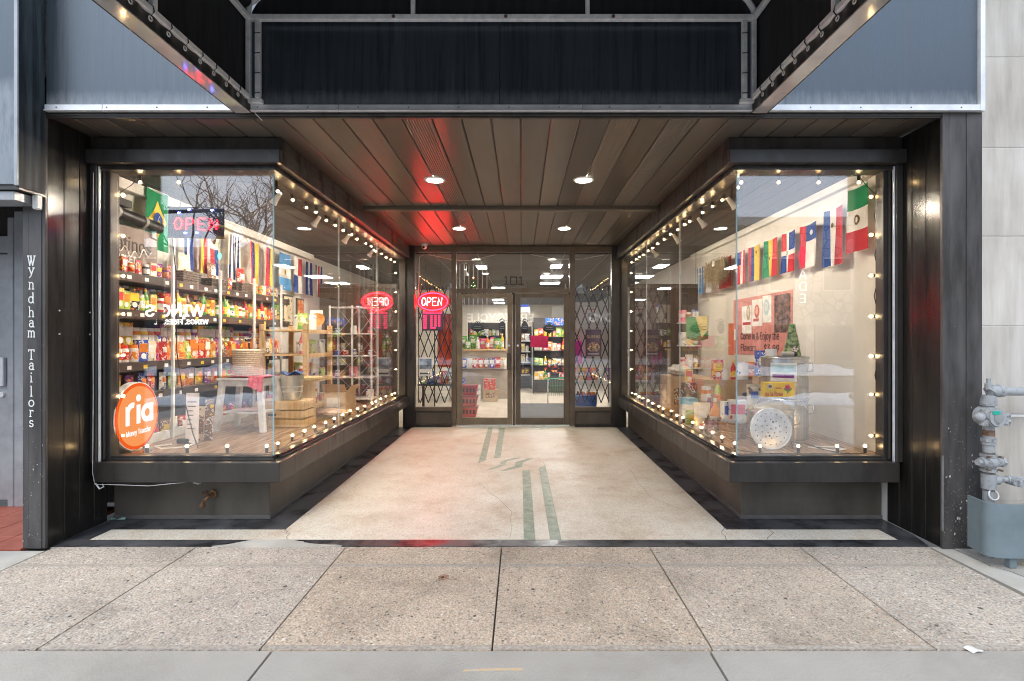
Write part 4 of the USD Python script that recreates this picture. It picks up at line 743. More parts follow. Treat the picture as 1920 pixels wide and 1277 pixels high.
ld.part('power_cord', tube([tl(-.18, -.12), (lx - .17, 4.0, 1.9), (lx - .165, 4.0, 1.3), (lx - .15, 4.05, .95), (lx - .10, 4.1, .62), (lx - .06, 4.1, .51)], .004, 6), BLACK)

# dark partitions that close the window displays towards the shop
for nm_, a, b in (('left', -3.18, -1.95), ('right', 1.71, 2.79)):
    pt_ = thing('display_partition', f'dark brown board partition closing the back of the {nm_} window display', 'partition', loc=((a + b) / 2, 8.0, .5)); n_ = 7
    for i in range(n_): pt_.part('board', bb(a + (b - a) * i / n_ + .002, a + (b - a) * (i + 1) / n_ - .002, 7.985, 8.01, .505, 2.20, .003), noisy('partition_wood', (.030, .019, .013), (.075, .045, .030), 5, .35, 0, (8, 8, .6)))
    pt_.part('top_rail', bb(a, b, 7.975, 8.015, 2.202, 2.26, .003), DARKWOOD)
# ------------------------------------------------------------------ goods
ORD = ['first', 'second', 'third', 'fourth', 'fifth', 'sixth', 'seventh', 'eighth', 'ninth', 'tenth', 'eleventh', 'twelfth', 'thirteenth', 'fourteenth', 'fifteenth', 'sixteenth', 'seventeenth', 'eighteenth', 'nineteenth', 'twentieth', 'twenty first', 'twenty second', 'twenty third', 'twenty fourth', 'twenty fifth', 'twenty sixth', 'twenty seventh', 'twenty eighth', 'twenty ninth', 'thirtieth'] + ['thirty ' + w for w in ('first', 'second', 'third', 'fourth', 'fifth', 'sixth', 'seventh', 'eighth', 'ninth')] + ['fortieth'] + ['forty ' + w for w in ('first', 'second', 'third', 'fourth', 'fifth')]
def pack(name, base, a, b, scale=16, rough=.3):
    nm = 'pack_' + name
    if nm in made: return made[nm]
    n = {'tc': ('texture_coordinate', {}), 'oi': ('object_info', {}), 'nz': ('noise_texture', {'dimensions': '4D', 'scale': scale, 'detail': 3, 'roughness': .6}), 'w': ('math', {'math_type': 'multiply', 'value2': 40.0}),
         'r': ('rgb_ramp', {'interpolate': False, 'ramp': [(0, a), (.40, base), (.55, (.75, .72, .66)), (.59, base), (.66, b), (.72, base)]}), 'p': ('principled_bsdf', {'roughness': rough})}
    made[nm] = MT(nm, n, [('tc.object', 'nz.vector'), ('oi.random', 'w.value1'), ('w.value', 'nz.w'), ('nz.fac', 'r.fac'), ('r.color', 'p.base_color')], 'p.BSDF')
    return made[nm]
COL = {'red': (.55, .03, .03), 'orange': (.75, .22, .02), 'yellow': (.78, .52, .04), 'green': (.10, .32, .05), 'blue': (.03, .08, .40), 'purple': (.22, .04, .22), 'white': (.75, .73, .68), 'brown': (.20, .10, .05), 'pink': (.75, .16, .25), 'cream': (.72, .62, .42), 'lime': (.42, .55, .08), 'black': (.03, .025, .03)}
PAL = {'red': ('yellow', 'black'), 'orange': ('red', 'yellow'), 'yellow': ('red', 'blue'), 'green': ('yellow', 'red'), 'blue': ('red', 'white'), 'purple': ('orange', 'yellow'), 'white': ('blue', 'red'), 'brown': ('yellow', 'orange'), 'pink': ('purple', 'white'), 'cream': ('brown', 'red'), 'lime': ('green', 'orange'), 'black': ('orange', 'red')}
pk_ = lambda c: pack(c, COL[c], COL[PAL[c][0]], COL[PAL[c][1]])
cl_ = lambda c: plain('tone_' + c, COL[c], .35)
protos = {}
def make(kind, c, c2):
    key = (kind, c, c2)
    if key in protos: return protos[key], False
    t = thing({'jar': 'food_jar', 'bottle': 'sauce_bottle', 'box': 'food_box', 'bag': 'snack_bag', 'can': 'food_can', 'pouch': 'food_pouch'}[kind], 'x', 'x')
    P = lambda n, m, mt, s=30: t.part(n, m, mt, smooth=s, local=True)
    if kind == 'jar':
        P('body', lathe([(.0001, 0), (.040, 0), (.044, .008), (.044, .115), (.036, .130), (.0001, .130)], 14), cl_(c)); P('label', lathe([(.0448, .025), (.0448, .095)], 14), pk_(c2)); P('lid', lathe([(.0001, .158), (.036, .158), (.039, .152), (.039, .128), (.034, .126)], 14), cl_(c2))
    elif kind == 'bottle':
        P('body', lathe([(.0001, 0), (.034, 0), (.037, .008), (.037, .15), (.030, .18), (.014, .215), (.013, .24), (.0001, .24)], 14), cl_(c)); P('label', lathe([(.0378, .035), (.0378, .125)], 14), pk_(c2)); P('cap', lathe([(.0001, .268), (.015, .268), (.0165, .238), (.0001, .236)], 12), cl_(c2))
    elif kind == 'can':
        P('body', lathe([(.0001, 0), (.038, 0), (.040, .004), (.040, .106), (.038, .11), (.0001, .108)], 16), SILVER); P('label', lathe([(.0408, .008), (.0408, .102)], 16), pk_(c))
    elif kind == 'box':
        P('carton', bb(-.055, .055, -.03, .03, 0, .20, .002), pk_(c)); P('front_print', bb(-.045, .045, -.0315, -.0302, .085, .165, .0004), cl_(c2)); P('badge', face(flat(Point(0, 0).buffer(.026, 8), .001), (0, -.0318, .05)), PAPER)
    elif kind in ('bag', 'pouch'):
        w, h, d = (.075, .21, .030) if kind == 'bag' else (.060, .18, .032)
        def sh(s):
            def f(u, v):
                a, b = 2 * u - 1, 2 * v - 1; bulge = d * (1 - abs(a) ** 2.6) ** .7 * ((1 - abs(b) ** 3) ** .6 if kind == 'bag' else (1 - v ** 1.6) ** .6 + .02)
                crease = .004 * math.sin(9 * u + 5 * v) * (1 - abs(a)) + .003 * math.sin(21 * v + 7 * u)
                return (a * (w - .006 * math.sin(v * PI)), s * (bulge + crease * .6) - .002 * s, h * v)
            return f
        m = grid(sh(-1), 9, 8); m2 = grid(sh(1), 9, 8); m2.invert()
        P('foil', J([m, m2]), pk_(c), True); P('seal', bb(-w + .002, w - .002, -.003, .003, h - .012, h + .012, .001), cl_(c))
        lab = grid(lambda u, v: (lambda q: (q[0], q[1] - .003, q[2]))(sh(-1)(.22 + .56 * u, .45 + .3 * v)), 5, 4); P('logo_patch', lab, cl_(c2), True)
    protos[key] = t
    return t, True
NOUN = {'jar': 'jar', 'bottle': 'bottle', 'box': 'carton', 'bag': 'foil snack bag', 'can': 'tin', 'pouch': 'stand up pouch'}
CAT = {'jar': 'jar', 'bottle': 'bottle', 'box': 'box', 'bag': 'snack bag', 'can': 'tin', 'pouch': 'pouch'}
def put(kind, c, c2, loc, rz, label, group=None, sc=(1, 1, 1)):
    p, fresh = make(kind, c, c2)
    if fresh:
        move(p, loc, rz, sc); pr_ = stage.GetPrimAtPath(p.path); tagp(pr_, label, CAT[kind], group)
    else: copy(p, loc, rz, label, CAT[kind], group, sc)
# wall shelf of the left window
SX, SW = -3.15, -3.43
ws = thing('wall_shelf', 'dark brown wall shelves full of groceries along the left window', 'shelf', loc=(-3.3, 5.3, .5))
LEV = [.94, 1.20, 1.63, 1.93]
ws.part('back_panel', bx(-3.446, -3.43, 3.95, 6.9, .5, 1.95), noisy('shelf_back', (.05, .03, .025), (.12, .075, .055), 6, .6))
for z in LEV: ws.part('shelf_board', bb(SW, SX, 3.90, 6.9, z - .075, z, .003), DARKWOOD)
for y in (4.56, 5.28, 5.95, 6.62): ws.part('upright', bb(SX + .004, SX + .028, y - .012, y + .012, .5, 2.35 if y < 5 else 2.1, .002), WHITE)
ws.part('foot_board', bb(SX - .02, SX, 3.95, 6.9, .5, .58, .003), WHITE)
r_ = random.Random(77)
shelfname = ['lowest', 'second', 'third', 'upper', 'top']
rows = [(.503, 'lowest', 'bag', ['purple', 'brown', 'red', 'cream', 'pink', 'orange'], .84, .105), (.942, 'second', 'bag', ['orange', 'orange', 'yellow', 'blue', 'lime', 'red', 'purple', 'white'], .70, .100), (1.202, 'third', None, None, .90, .078), (1.632, 'fourth', None, None, .80, .068), (1.932, 'top', 'any', ['brown', 'black', 'purple', 'cream', 'red', 'green'], .62, .07)]
for z, sn, kd, cols, sc, pitch in rows:
    y = 4.02; i = 0
    while y < 6.7 and i < 44:
        if kd: k2, c = (kd if kd != 'any' else r_.choice(['jar', 'bag', 'pouch', 'box'])), r_.choice(cols)
        if sn == 'top' and min(abs(y - 4.9), abs(y - 5.35), abs(y - 5.9)) < .24: y += .05; continue
        if kd: pass
        elif sn == 'third':
            if y < 4.22: k2, c = 'jar', 'white'
            elif y < 4.38: k2, c = 'box', ['blue', 'cream'][int(y > 4.3)]
            elif y < 4.56: k2, c = 'pouch', r_.choice(['purple', 'red', 'pink'])
            elif y < 5.28: k2, c = r_.choice(['box', 'box', 'pouch']), r_.choice(['orange', 'yellow', 'red', 'orange', 'lime'])
            else: k2, c = r_.choice(['bag', 'box', 'pouch']), r_.choice(['brown', 'black', 'purple', 'orange', 'cream'])
        else:
            k2, c = r_.choice(['jar', 'bottle', 'jar', 'box', 'bottle']), r_.choice(['red', 'orange', 'green', 'brown', 'red', 'yellow', 'lime', 'black'])
            if y < 4.2: k2, c = 'box', ['lime', 'lime', 'black'][min(i, 2)]
        c2 = r_.choice(['white', 'yellow', 'red', 'orange']) if c not in ('red', 'yellow') else r_.choice(['white', 'orange'])
        s = sc * r_.uniform(.88, 1.08)
        if z + .27 * s > {'lowest': .86, 'second': 1.12, 'third': 1.54, 'fourth': 1.85, 'top': 2.2}[sn] + .02: s = min(s, ({'lowest': .86, 'second': 1.12, 'third': 1.54, 'fourth': 1.85, 'top': 2.2}[sn] - z - .01) / {'jar': .158, 'bottle': .268, 'box': .2, 'bag': .224, 'can': .11, 'pouch': .192}[k2])
        put(k2, c, c2, (SX - .055 - r_.uniform(0, .02), y, z), PI / 2 + r_.uniform(-.18, .18), f'{c} {NOUN[k2]}, {ORD[i]} from the street on the {sn} left shelf board', f'groceries on the {sn} shelf board', (s, s, s))
        if sn in ('third', 'fourth') and True:      # back row stands a little higher on a riser
            c3 = r_.choice(['red', 'orange', 'yellow', 'green', 'purple']); k3 = r_.choice(['jar', 'box', 'pouch']); h3 = .13 if sn == 'third' else .10
            bxn = thing('riser_block', f'small pale riser block behind the {ORD[i]} item of the {sn} shelf board', 'riser', loc=(SX - .19, y, z)); bxn.part('block', bb(SX - .24, SX - .14, y - .045, y + .045, z, z + h3, .003), CARD)
            s3 = min(1.0, ({'third': 1.54, 'fourth': 1.85}[sn] - z - h3 - .01) / {'jar': .158, 'box': .2, 'pouch': .192}[k3])
            put(k3, c3, 'white', (SX - .19, y, z + h3), PI / 2, f'{c3} {NOUN[k3]} raised behind the {ORD[i]} item of the {sn} left shelf board', f'groceries at the back of the {sn} shelf board', (s3, s3, s3))
        y += pitch * r_.uniform(.95, 1.15) * (1.2 if k2 in ('box', 'bag') else 1); i += 1
# sign board and bottles rack above the shelf
sb_ = thing('market_sign', 'brown wall board lettered Latinos MARKET above the left shelves', 'sign', loc=(-3.3, 4.2, 2.1))
sb_.part('board', bb(-3.30, -3.27, 3.93, 4.56, 1.96, 2.33, .004), noisy('sign_board', (.13, .09, .075), (.2, .15, .13), 5, .5))
sb_.part('title', face(text('Latinos', .11, .46, .004), (-3.27, 4.25, 2.13), '+x'), plain('sign_dark', (.02, .015, .012), .5)); sb_.part('script', tube([(-3.264, 4.05 + t * .42, 2.12 + .03 * math.sin(t * 26) + .02 * math.sin(t * 9)) for t in np.linspace(0, 1, 50)], .005, 5), PAPER); sb_.part('subtitle', face(text('MARKET', .055, .26, .004, True), (-3.27, 4.17, 2.03), '+x'), PAPER)
rl = thing('banner_roll', 'black rolled tube lying on the wall above the left sign', 'roll', loc=(-3.3, 4.3, 2.45)); rl.part('tube', cyl((-3.30, 3.95, 2.44), (-3.30, 4.62, 2.40), .05, 16), BLACK); rl.part('strap', [cyl((-3.30, 4.1, 2.43), (-3.30, 4.13, 2.43), .054, 16), cyl((-3.30, 4.4, 2.415), (-3.30, 4.43, 2.415), .054, 16)], plain('strap_grey', (.3, .28, .26), .6))
for i, (y, w, h, m) in enumerate(((4.9, .26, .11, 'dark_hamper'), (5.35, .28, .09, 'dark_hamper'), (5.9, .26, .11, 'dark_hamper'))):
    t = thing('storage_basket', f'dark woven basket on the top shelf board, {ORD[i]} from the street', 'basket', 'baskets on the top shelf board', loc=(-3.29, y, 1.93)); m_ = noisy(m, (.05, .04, .03), (.17, .13, .10), 40, .7)
    for q in range(5): t.part('woven_band', bb(-3.40 - .002 * q, -3.18 + .002 * q, y - w / 2 - .002 * q, y + w / 2 + .002 * q, 1.931 + h * q / 5, 1.929 + h * (q + 1) / 5, .006), m_)
    put('bag', ['cream', 'brown', 'red'][i], 'white', (-3.27, y, 1.93 + h - .05), PI / 2, f'{["cream", "brown", "red"][i]} foil snack bag sticking out of the {ORD[i]} basket on the top shelf board')
# flags
def flag(label, side, y0, y1, z0, z1, stripes, emblem=None, extra=None):
    """stripes: (colour, u0, u1, v0, v1), u from the viewer's left, v from the bottom"""
    x = -3.335 if side == 'L' else 2.728; s = 1 if side == 'L' else -1; ph = R.uniform(0, 6); mid_, hw_ = (y0 + y1) / 2, (y1 - y0) / 2 * .86; y0, y1 = mid_ - hw_, mid_ + hw_
    t = thing('hanging_flag', label, 'flag', 'flags hanging along the window walls', loc=(x, (y0 + y1) / 2, z1))
    def pt(u, v, off=0.0):
        yy = (y0 + (y1 - y0) * u) if side == 'L' else (y1 - (y1 - y0) * u)
        return (x + s * (.016 + .013 * math.sin(u * 11 + ph + v) * (1.15 - v) + off), yy + .005 * math.sin(v * 4 + ph), z0 + (z1 - z0) * v - .014 * math.sin(u * PI) * v - .006 * math.sin(u * 11 + ph) * (1 - v))
    for c, u0, u1, v0, v1 in stripes: 
        m = grid(lambda a, b: pt(u0 + (u1 - u0) * a, v0 + (v1 - v0) * b), 5, 5); t.part('stripe', m, cloth_c(c), smooth=True)
    if emblem:
        c, eu, ev, er, kind = emblem; asp = (z1 - z0) / (y1 - y0)
        if kind == 'ring': m = grid(lambda a, b: pt(eu + er * asp * (.55 + .45 * b) * math.cos(2 * PI * a), ev + er * (.55 + .45 * b) * math.sin(2 * PI * a), .004), 18, 2)
        else: m = grid(lambda a, b: pt(eu + er * asp * b * math.cos(2 * PI * a), ev + er * b * math.sin(2 * PI * a), .004), 16, 3)
        t.part('emblem', m, cloth_c(c), smooth=True)
        if kind == 'crest': t.part('emblem', grid(lambda a, b: pt(eu + er * asp * .5 * b * math.cos(2 * PI * a), ev + er * .5 * b * math.sin(2 * PI * a) + er * .2, .007), 12, 2), cloth_c('brown'), smooth=True)
    if extra: extra(t, pt)
    t.part('header_rod', tube([pt(0, 1, .004), pt(1, 1, .004)], .004, 6), PAPER)
FC = {'green': (.03, .22, .10), 'yellow': (.66, .47, .08), 'blue': (.04, .075, .25), 'sky': (.09, .24, .46), 'white': (.68, .67, .64), 'red': (.48, .05, .06), 'brown': (.16, .10, .05), 'navy': (.02, .035, .14), 'gold': (.6, .38, .05), 'orange': (.7, .25, .03)}
def cloth_c(c): 
    nm = 'cloth_' + c
    if nm in made: return made[nm]
    made[nm] = MT(nm, {'d': ('diffuse_bsdf', {'color': FC[c]}), 't': ('translucent_bsdf', {'color': FC[c]}), 'm': ('mix_closure', {'fac': .18})}, [('d.BSDF', 'm.closure1'), ('t.BSDF', 'm.closure2')], 'm.closure')
    return made[nm]
H3 = lambda a, b, c: [(a, 0, 1, 2 / 3, 1), (b, 0, 1, 1 / 3, 2 / 3), (c, 0, 1, 0, 1 / 3)]
V3 = lambda a, b, c: [(a, 0, 1 / 3, 0, 1), (b, 1 / 3, 2 / 3, 0, 1), (c, 2 / 3, 1, 0, 1)]
yl = lambda px: 3.335 * F / (CX - px); yr = lambda px: 2.728 * F / (px - CX)
def brazil(t, pt):
    t.part('rhombus', grid(lambda a, b: pt(.5 + .40 * (2 * a - 1) * (1 - abs(2 * b - 1)), .14 + .72 * b, .003), 4, 12), cloth_c('yellow'), smooth=True)
    t.part('disc', grid(lambda a, b: pt(.5 + .24 * b * math.cos(2 * PI * a), .5 + .16 * b * math.sin(2 * PI * a), .006), 18, 3), cloth_c('blue'), smooth=True)
    t.part('band', grid(lambda a, b: pt(.36 + .25 * a, .42 + .17 * a ** 1.5 + .022 * b, .009), 8, 1), cloth_c('white'), smooth=True)
flag('green flag with a yellow rhombus and blue disc in the left window', 'L', yl(268), yl(314), 2.20, 2.74, [('green', 0, 1, 0, 1)], None, brazil)
zt, zb = 2.60, 2.08
flag('blue and white vertically striped flag below the LED sign, nearest the green flag', 'L', yl(341), yl(360), zb, zt, V3('blue', 'white', 'blue'))
flag('yellow and red flag next to the blue and white one behind the LED sign', 'L', yl(371), yl(388), zb, zt, [('yellow', 0, .5, 0, 1), ('red', .5, 1, 0, 1)])
flag('orange, white and blue flag with a crest behind the LED sign', 'L', yl(389), yl(407), zb, zt, [('red', 0, .5, 0, .55), ('blue', .5, 1, 0, .55), ('white', 0, 1, .55, 1)], ('brown', .5, .75, .09, 'crest'))
flag('white flag with narrow dark blue stripes in the left window', 'L', yl(425), yl(449), zb, zt, [(('white', 'navy')[i % 2], i / 9, (i + 1) / 9, 0, 1) for i in range(9)])
flag('red, blue and yellow flag left of the glass corner', 'L', yl(466), yl(484), zb, zt, [('red', 0, .25, 0, 1), ('blue', .25, .5, 0, 1), ('yellow', .5, 1, 0, 1)])
flag('red, blue and yellow flag with a small crest at the glass corner', 'L', yl(496), yl(514), zb, zt, [('red', 0, .25, 0, 1), ('blue', .25, .5, 0, 1), ('yellow', .5, 1, 0, 1)], ('brown', .75, .55, .05, 'disc'))
flag('light blue and white flag with a crest behind the side glass', 'L', yl(520), yl(544), zb, zt, H3('sky', 'white', 'sky'), ('gold', .5, .5, .08, 'crest'))
flag('white, blue and red quartered flag behind the side glass', 'L', yl(549), yl(565), zb, zt, [('white', 0, .5, .5, 1), ('blue', .0, .5, 0, .5), ('red', .5, 1, .5, 1), ('white', .5, 1, 0, .5)])
flag('blue and white upright striped flag behind the side glass', 'L', yl(571), yl(584), zb, zt, V3('navy', 'white', 'navy'))
flag('blue, white and red striped flag, farthest on the left wall', 'L', yl(589), yl(603), zb, zt, [('navy', 0, .2, 0, 1), ('white', .2, .35, 0, 1), ('red', .35, .65, 0, 1), ('white', .65, .8, 0, 1), ('navy', .8, 1, 0, 1)])
ztr, zbr = 2.48, 2.07
flag('large green, white and red flag with an eagle crest beside the right frame', 'R', yr(1634), yr(1590), 2.10, 2.62, H3('green', 'white', 'red'), ('brown', .5, .5, .085, 'ring'))
flag('blue, white and red flag with a round crest in the right window', 'R', yr(1586), yr(1545), 2.03, 2.53, V3('blue', 'white', 'red'), ('brown', .5, .72, .045, 'crest'))
flag('red, blue and white flag with a white star in the right window', 'R', yr(1537), yr(1500), zbr, ztr, [('red', 0, .42, 0, 1), ('blue', .42, 1, .62, 1), ('white', .42, 1, 0, .62)], ('white', .70, .8, .06, 'disc'))
flag('red and blue quartered flag with a white cross and crest', 'R', yr(1496), yr(1467), zbr, ztr, [('red', 0, .38, .56, 1), ('blue', .55, 1, .56, 1), ('blue', 0, .38, 0, .44), ('red', .55, 1, 0, .44), ('white', .38, .55, 0, 1), ('white', 0, .38, .44, .56), ('white', .55, 1, .44, .56)], ('green', .46, .5, .05, 'ring'))
flag('green, yellow and red striped flag in the right window', 'R', yr(1462), yr(1433), zbr, ztr, V3('green', 'yellow', 'red'), ('brown', .5, .5, .05, 'crest'))
flag('red, blue and yellow striped flag in the right window', 'R', yr(1429), yr(1404), zbr, ztr, [('red', 0, .3, 0, 1), ('blue', .3, .5, 0, 1), ('yellow', .5, 1, 0, 1)], ('brown', .75, .8, .05, 'crest'))
flag('flag with red and white stripes and a blue corner at the right glass corner', 'R', yr(1400), yr(1380), zbr, ztr, [(('red', 'white')[i % 2], i / 7, (i + 1) / 7, 0, .6) for i in range(7)] + [(('red', 'white')[i % 2], i / 7, (i + 1) / 7, .6, 1) for i in range(4, 7)] + [('blue', 0, 4 / 7, .6, 1)])
flag('plain deep red flag behind the straw bundle', 'R', yr(1376), yr(1350), zbr, ztr, [('red', 0, 1, 0, 1)])
flag('blue and white striped flag, farthest on the right wall', 'R', yr(1322), yr(1308), zbr, ztr, [(('sky', 'white')[i % 2], i / 5, (i + 1) / 5, 0, 1) for i in range(5)])
flag('red and white striped flag beside the farthest one on the right wall', 'R', yr(1336), yr(1324), zbr, ztr, [(('red', 'white')[i % 2], i / 4, (i + 1) / 4, 0, 1) for i in range(4)])

# round orange sign
D0 = np.array((-3.075, 4.06, .775)); tt = np.array((-.10, .995, 0)); nn2 = np.array((.995, .10, 0)); ra = math.atan2(tt[1], tt[0])
rs = thing('round_sign', 'round orange ria Money Transfer sign with a white rim in the left window', 'sign', loc=tuple(D0 - (0, 0, .27)))
def onsign(poly, d, off): return face(flat(poly, d), D0 + nn2 * off, ang=ra)
C = lambda r: Point(0, 0).buffer(r, 40)
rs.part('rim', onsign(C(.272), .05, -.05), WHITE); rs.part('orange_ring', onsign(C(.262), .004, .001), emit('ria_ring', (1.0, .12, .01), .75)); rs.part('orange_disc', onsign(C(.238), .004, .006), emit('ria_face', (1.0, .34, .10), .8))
from shapely.ops import unary_union
ln = lambda p, w: LineString(p).buffer(w, cap_style=2, join_style=1)
arcp = lambda cx, cy, r, a0, a1, n=20: [(cx + r * math.cos(math.radians(t)), cy + r * math.sin(math.radians(t))) for t in np.linspace(a0, a1, n)]
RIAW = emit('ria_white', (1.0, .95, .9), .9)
for gl in (unary_union([ln([(-.135, -.06), (-.135, .09)], .021), ln(arcp(-.075, .035, .060, 180, 75), .021)]), ln([(-.005, -.06), (-.005, .092)], .022), Point(-.005, .145).buffer(.028), unary_union([ln(arcp(.105, .015, .055, 0, 360, 40), .021), ln([(.16, -.06), (.16, .09)], .021)])): rs.part('letter', onsign(gl, .004, .0105), RIAW)
rs.part('small_text', rot(text('Money Transfer', .042, .30, .003), PI / 2, (1, 0, 0)).apply_transform(trimesh.transformations.rotation_matrix(ra, (0, 0, 1))).apply_translation(D0 + nn2 * .0105 + (0, 0, -.145)), RIAW)
rs.part('foot', bb(D0[0] - .06, D0[0] + .0, 4.0, 4.12, .5, .512), WHITE)
pb = thing('power_strip', 'black power adapter with white cord beside the round sign', 'power adapter', loc=(-2.9, 4.15, .5)); pb.part('body', bb(-2.93, -2.83, 4.30, 4.36, .5, .54, .008), BLACK); pb.part('cord', tube([(-2.93, 4.25, .51), (-2.98, 4.12, .52), (-2.88, 4.05, .515), (-2.76, 4.12, .512), (-2.74, 4.25, .51), (-2.83, 4.32, .515)], .006, 6), WHITE); pb.part('plug', [bb(-3.0, -2.95, 4.02, 4.06, .5, .53, .006)], plain('plug_grey', (.4, .4, .4), .4))
# leaflet board and picture books
lf = thing('leaflet_board', 'tall white leaflet board leaning in front of the shelves', 'board', loc=(-2.93, 4.55, .5)); q0 = at(349, 820, 4.30)
x0 = X(347, 4.32); lf.part('sheet', rot(bb(x0, x0 + .108, 4.32, 4.33, .502, .93, .001), -.03, (1, 0, 0), (x0, 4.32, .5)), PAPER)
for i, w in enumerate((.075, .07, .045, .05, .035, .04, .062)): lf.part('printed_line', rot(bx(x0 + .016, x0 + .016 + w, 4.3185, 4.3195, .85 - i * .038, .858 - i * .038), -.03, (1, 0, 0), (x0, 4.32, .5)), plain('ink', (.08, .08, .08), .6))
for i, (px, c) in enumerate(((377, 'cream'), (391, 'brown'))):
    x = X(px, 4.45); b_ = thing('picture_book', f'{"pale picture pack" if i == 0 else "brown picture pack"} beside the white leaflet board', 'book', loc=(x, 4.45, .5)); b_.part('cover', rot(bb(x - .035, x + .035, 4.44, 4.46, .502, .80 + .06 * i, .002), -.05, (1, 0, 0), (x, 4.45, .5)), pk_(c)); b_.part('picture', rot(bb(x - .025, x + .025, 4.4365, 4.439, .56, .72, .0005), -.05, (1, 0, 0), (x, 4.45, .5)), pk_('brown'))
# stool with cloth and basket
sx, sy_, srz = -2.69, 5.02, -.10
sl = thing('step_stool', 'white painted wooden stool carrying the rope basket', 'stool', loc=(sx, sy_, .5), rz=srz)
L_ = lambda n, m, mt, s=30: sl.part(n, m, mt, smooth=s, local=True)
L_('top', bb(-.235, .235, -.16, .16, .49, .515, .005), WHITE); L_('apron', [bb(-.20, .20, -.14, -.125, .435, .489, .002), bb(-.20, .20, .125, .14, .435, .489, .002), bb(-.205, -.19, -.125, .125, .435, .489, .002), bb(.19, .205, -.125, .125, .435, .489, .002)], WHITE)
for ax in (-1, 1):
    for ay in (-1, 1):
        L_('leg', trimesh.convex.convex_hull(np.array([(ax * (.19 + (.05 if z == 0 else 0)) + dx * .024, ay * (.13 + (.02 if z == 0 else 0)) + dy * .022, z) for dx in (-1, 1) for dy in (-1, 1) for z in (0, .489)])), WHITE)
L_('lower_shelf', bb(-.205, .205, -.13, .13, .17, .188, .004), WHITE)
ck = thing('pink_cloth', 'bright pink tasselled cloth draped on the white stool top', 'cloth', loc=(sx, sy_, 1.016), rz=srz)
ck.part('fabric', grid(lambda u, v: (-.17 + .42 * u, -.15 + .27 * v, .006 + .010 * abs(math.sin(u * 13 + v * 5)) + .005 * math.sin(v * 17)), 24, 12), noisy('pink_cloth', (.70, .10, .17), (.85, .28, .34), 30, .9), local=True, smooth=True)
ck.part('overhang', grid(lambda u, v: (.10 + .155 * u, -.165 - .018 * v - .008 * math.sin(u * 20), .012 - .12 * v * (.7 + .6 * u)), 12, 8), noisy('pink_cloth', (0, 0, 0), (0, 0, 0)), local=True, smooth=True)
c2_ = thing('folded_cloth', 'pale pink folded cloth on the lower shelf of the stool', 'cloth', loc=(sx, sy_, .69), rz=srz); c2_.part('fabric', grid(lambda u, v: (-.12 + .26 * u, -.12 + .2 * v, .006 + .018 * math.sin(u * 3.1) * math.sin(v * 3.1) + .004 * math.sin(u * 25)), 14, 8), noisy('pale_pink', (.72, .5, .55), (.8, .68, .7), 20, .9), local=True, smooth=True)
ROPE = noisy('rope', (.55, .42, .29), (.72, .58, .42), 60, .9)
bk = thing('rope_basket', 'coiled beige rope basket on the pink cloth', 'basket', loc=(sx - .01, sy_, 1.03))
for i in range(13):
    rr_ = .118 + .018 * i / 12; tr = trimesh.creation.torus(rr_, .0125, 26, 7); bk.part('coil', mv(tr, (sx - .01, sy_, 1.043 + i * .0195)), ROPE, smooth=True)
bk.part('base', cyl((sx - .01, sy_, 1.032), (sx - .01, sy_, 1.045), .115, 20), ROPE); bk.part('handle', tube([(sx + .11, sy_ - .03, 1.28), (sx + .15, sy_ - .03, 1.30), (sx + .17, sy_ - .02, 1.275), (sx + .15, sy_ - .01, 1.25), (sx + .12, sy_, 1.24)], .010, 7), ROPE); bk.part('handle', tube([(sx - .12, sy_ - .03, 1.28), (sx - .15, sy_ - .03, 1.295), (sx - .155, sy_, 1.27), (sx - .13, sy_ + .02, 1.25)], .010, 7), ROPE)
# crate, bucket, stump
cr = thing('wooden_crate', 'slatted pine crate behind the white stool', 'crate', loc=(-2.43, 5.22, .5))
for i in range(3):
    z = .505 + i * .088
    cr.part('slat', bb(-2.68, -2.18, 5.08, 5.092, z, z + .078, .003), PINE); cr.part('slat', bb(-2.68, -2.18, 5.368, 5.38, z, z + .078, .003), PINE); cr.part('slat', bb(-2.682, -2.67, 5.093, 5.367, z, z + .078, .003), PINE); cr.part('slat', bb(-2.19, -2.178, 5.093, 5.367, z, z + .078, .003), PINE)
cr.part('bottom', bb(-2.668, -2.192, 5.093, 5.367, .505, .515), PINE); cr.part('hand_hole', face(flat(affinity.scale(Point(0, 0).buffer(1), .045, .014), .001), (-2.5, 5.0795, .63)), HOLE)
bkt = thing('metal_bucket', 'galvanised metal bucket with cloths standing on the crate', 'bucket', loc=(-2.36, 5.22, .765)); 
cr.part('lid_board', bb(-2.67, -2.19, 5.093, 5.367, .752, .766, .002), PINE)
bkt.part('body', lathe([(.0001, .77), (.085, .77), (.118, 1.02), (.122, 1.025), (.116, 1.022), (.082, .776), (.0001, .776)], 24, (-2.36, 5.22, 0)), noisy('bucket_zinc', (.5, .5, .46), (.75, .75, .7), 9, .25, .9)); bkt.part('band', [lathe([(.1055, .90), (.108, .905), (.1065, .91)], 24, (-2.36, 5.22, 0)), lathe([(.0985, .85), (.101, .855), (.0995, .86)], 24, (-2.36, 5.22, 0))], SILVER)
bl = thing('blue_cloth', 'crumpled blue cloth filling the metal bucket', 'cloth', loc=(-2.36, 5.22, 1.0)); bl.part('fabric', grid(lambda u, v: (-2.36 + .11 * v * math.cos(2 * PI * u), 5.22 + .11 * v * math.sin(2 * PI * u), 1.035 + .02 * math.sin(u * 31) * v + .015 * math.cos(v * 7)), 22, 5), noisy('blue_cloth', (.02, .06, .22), (.06, .14, .38), 30, .9), smooth=True)
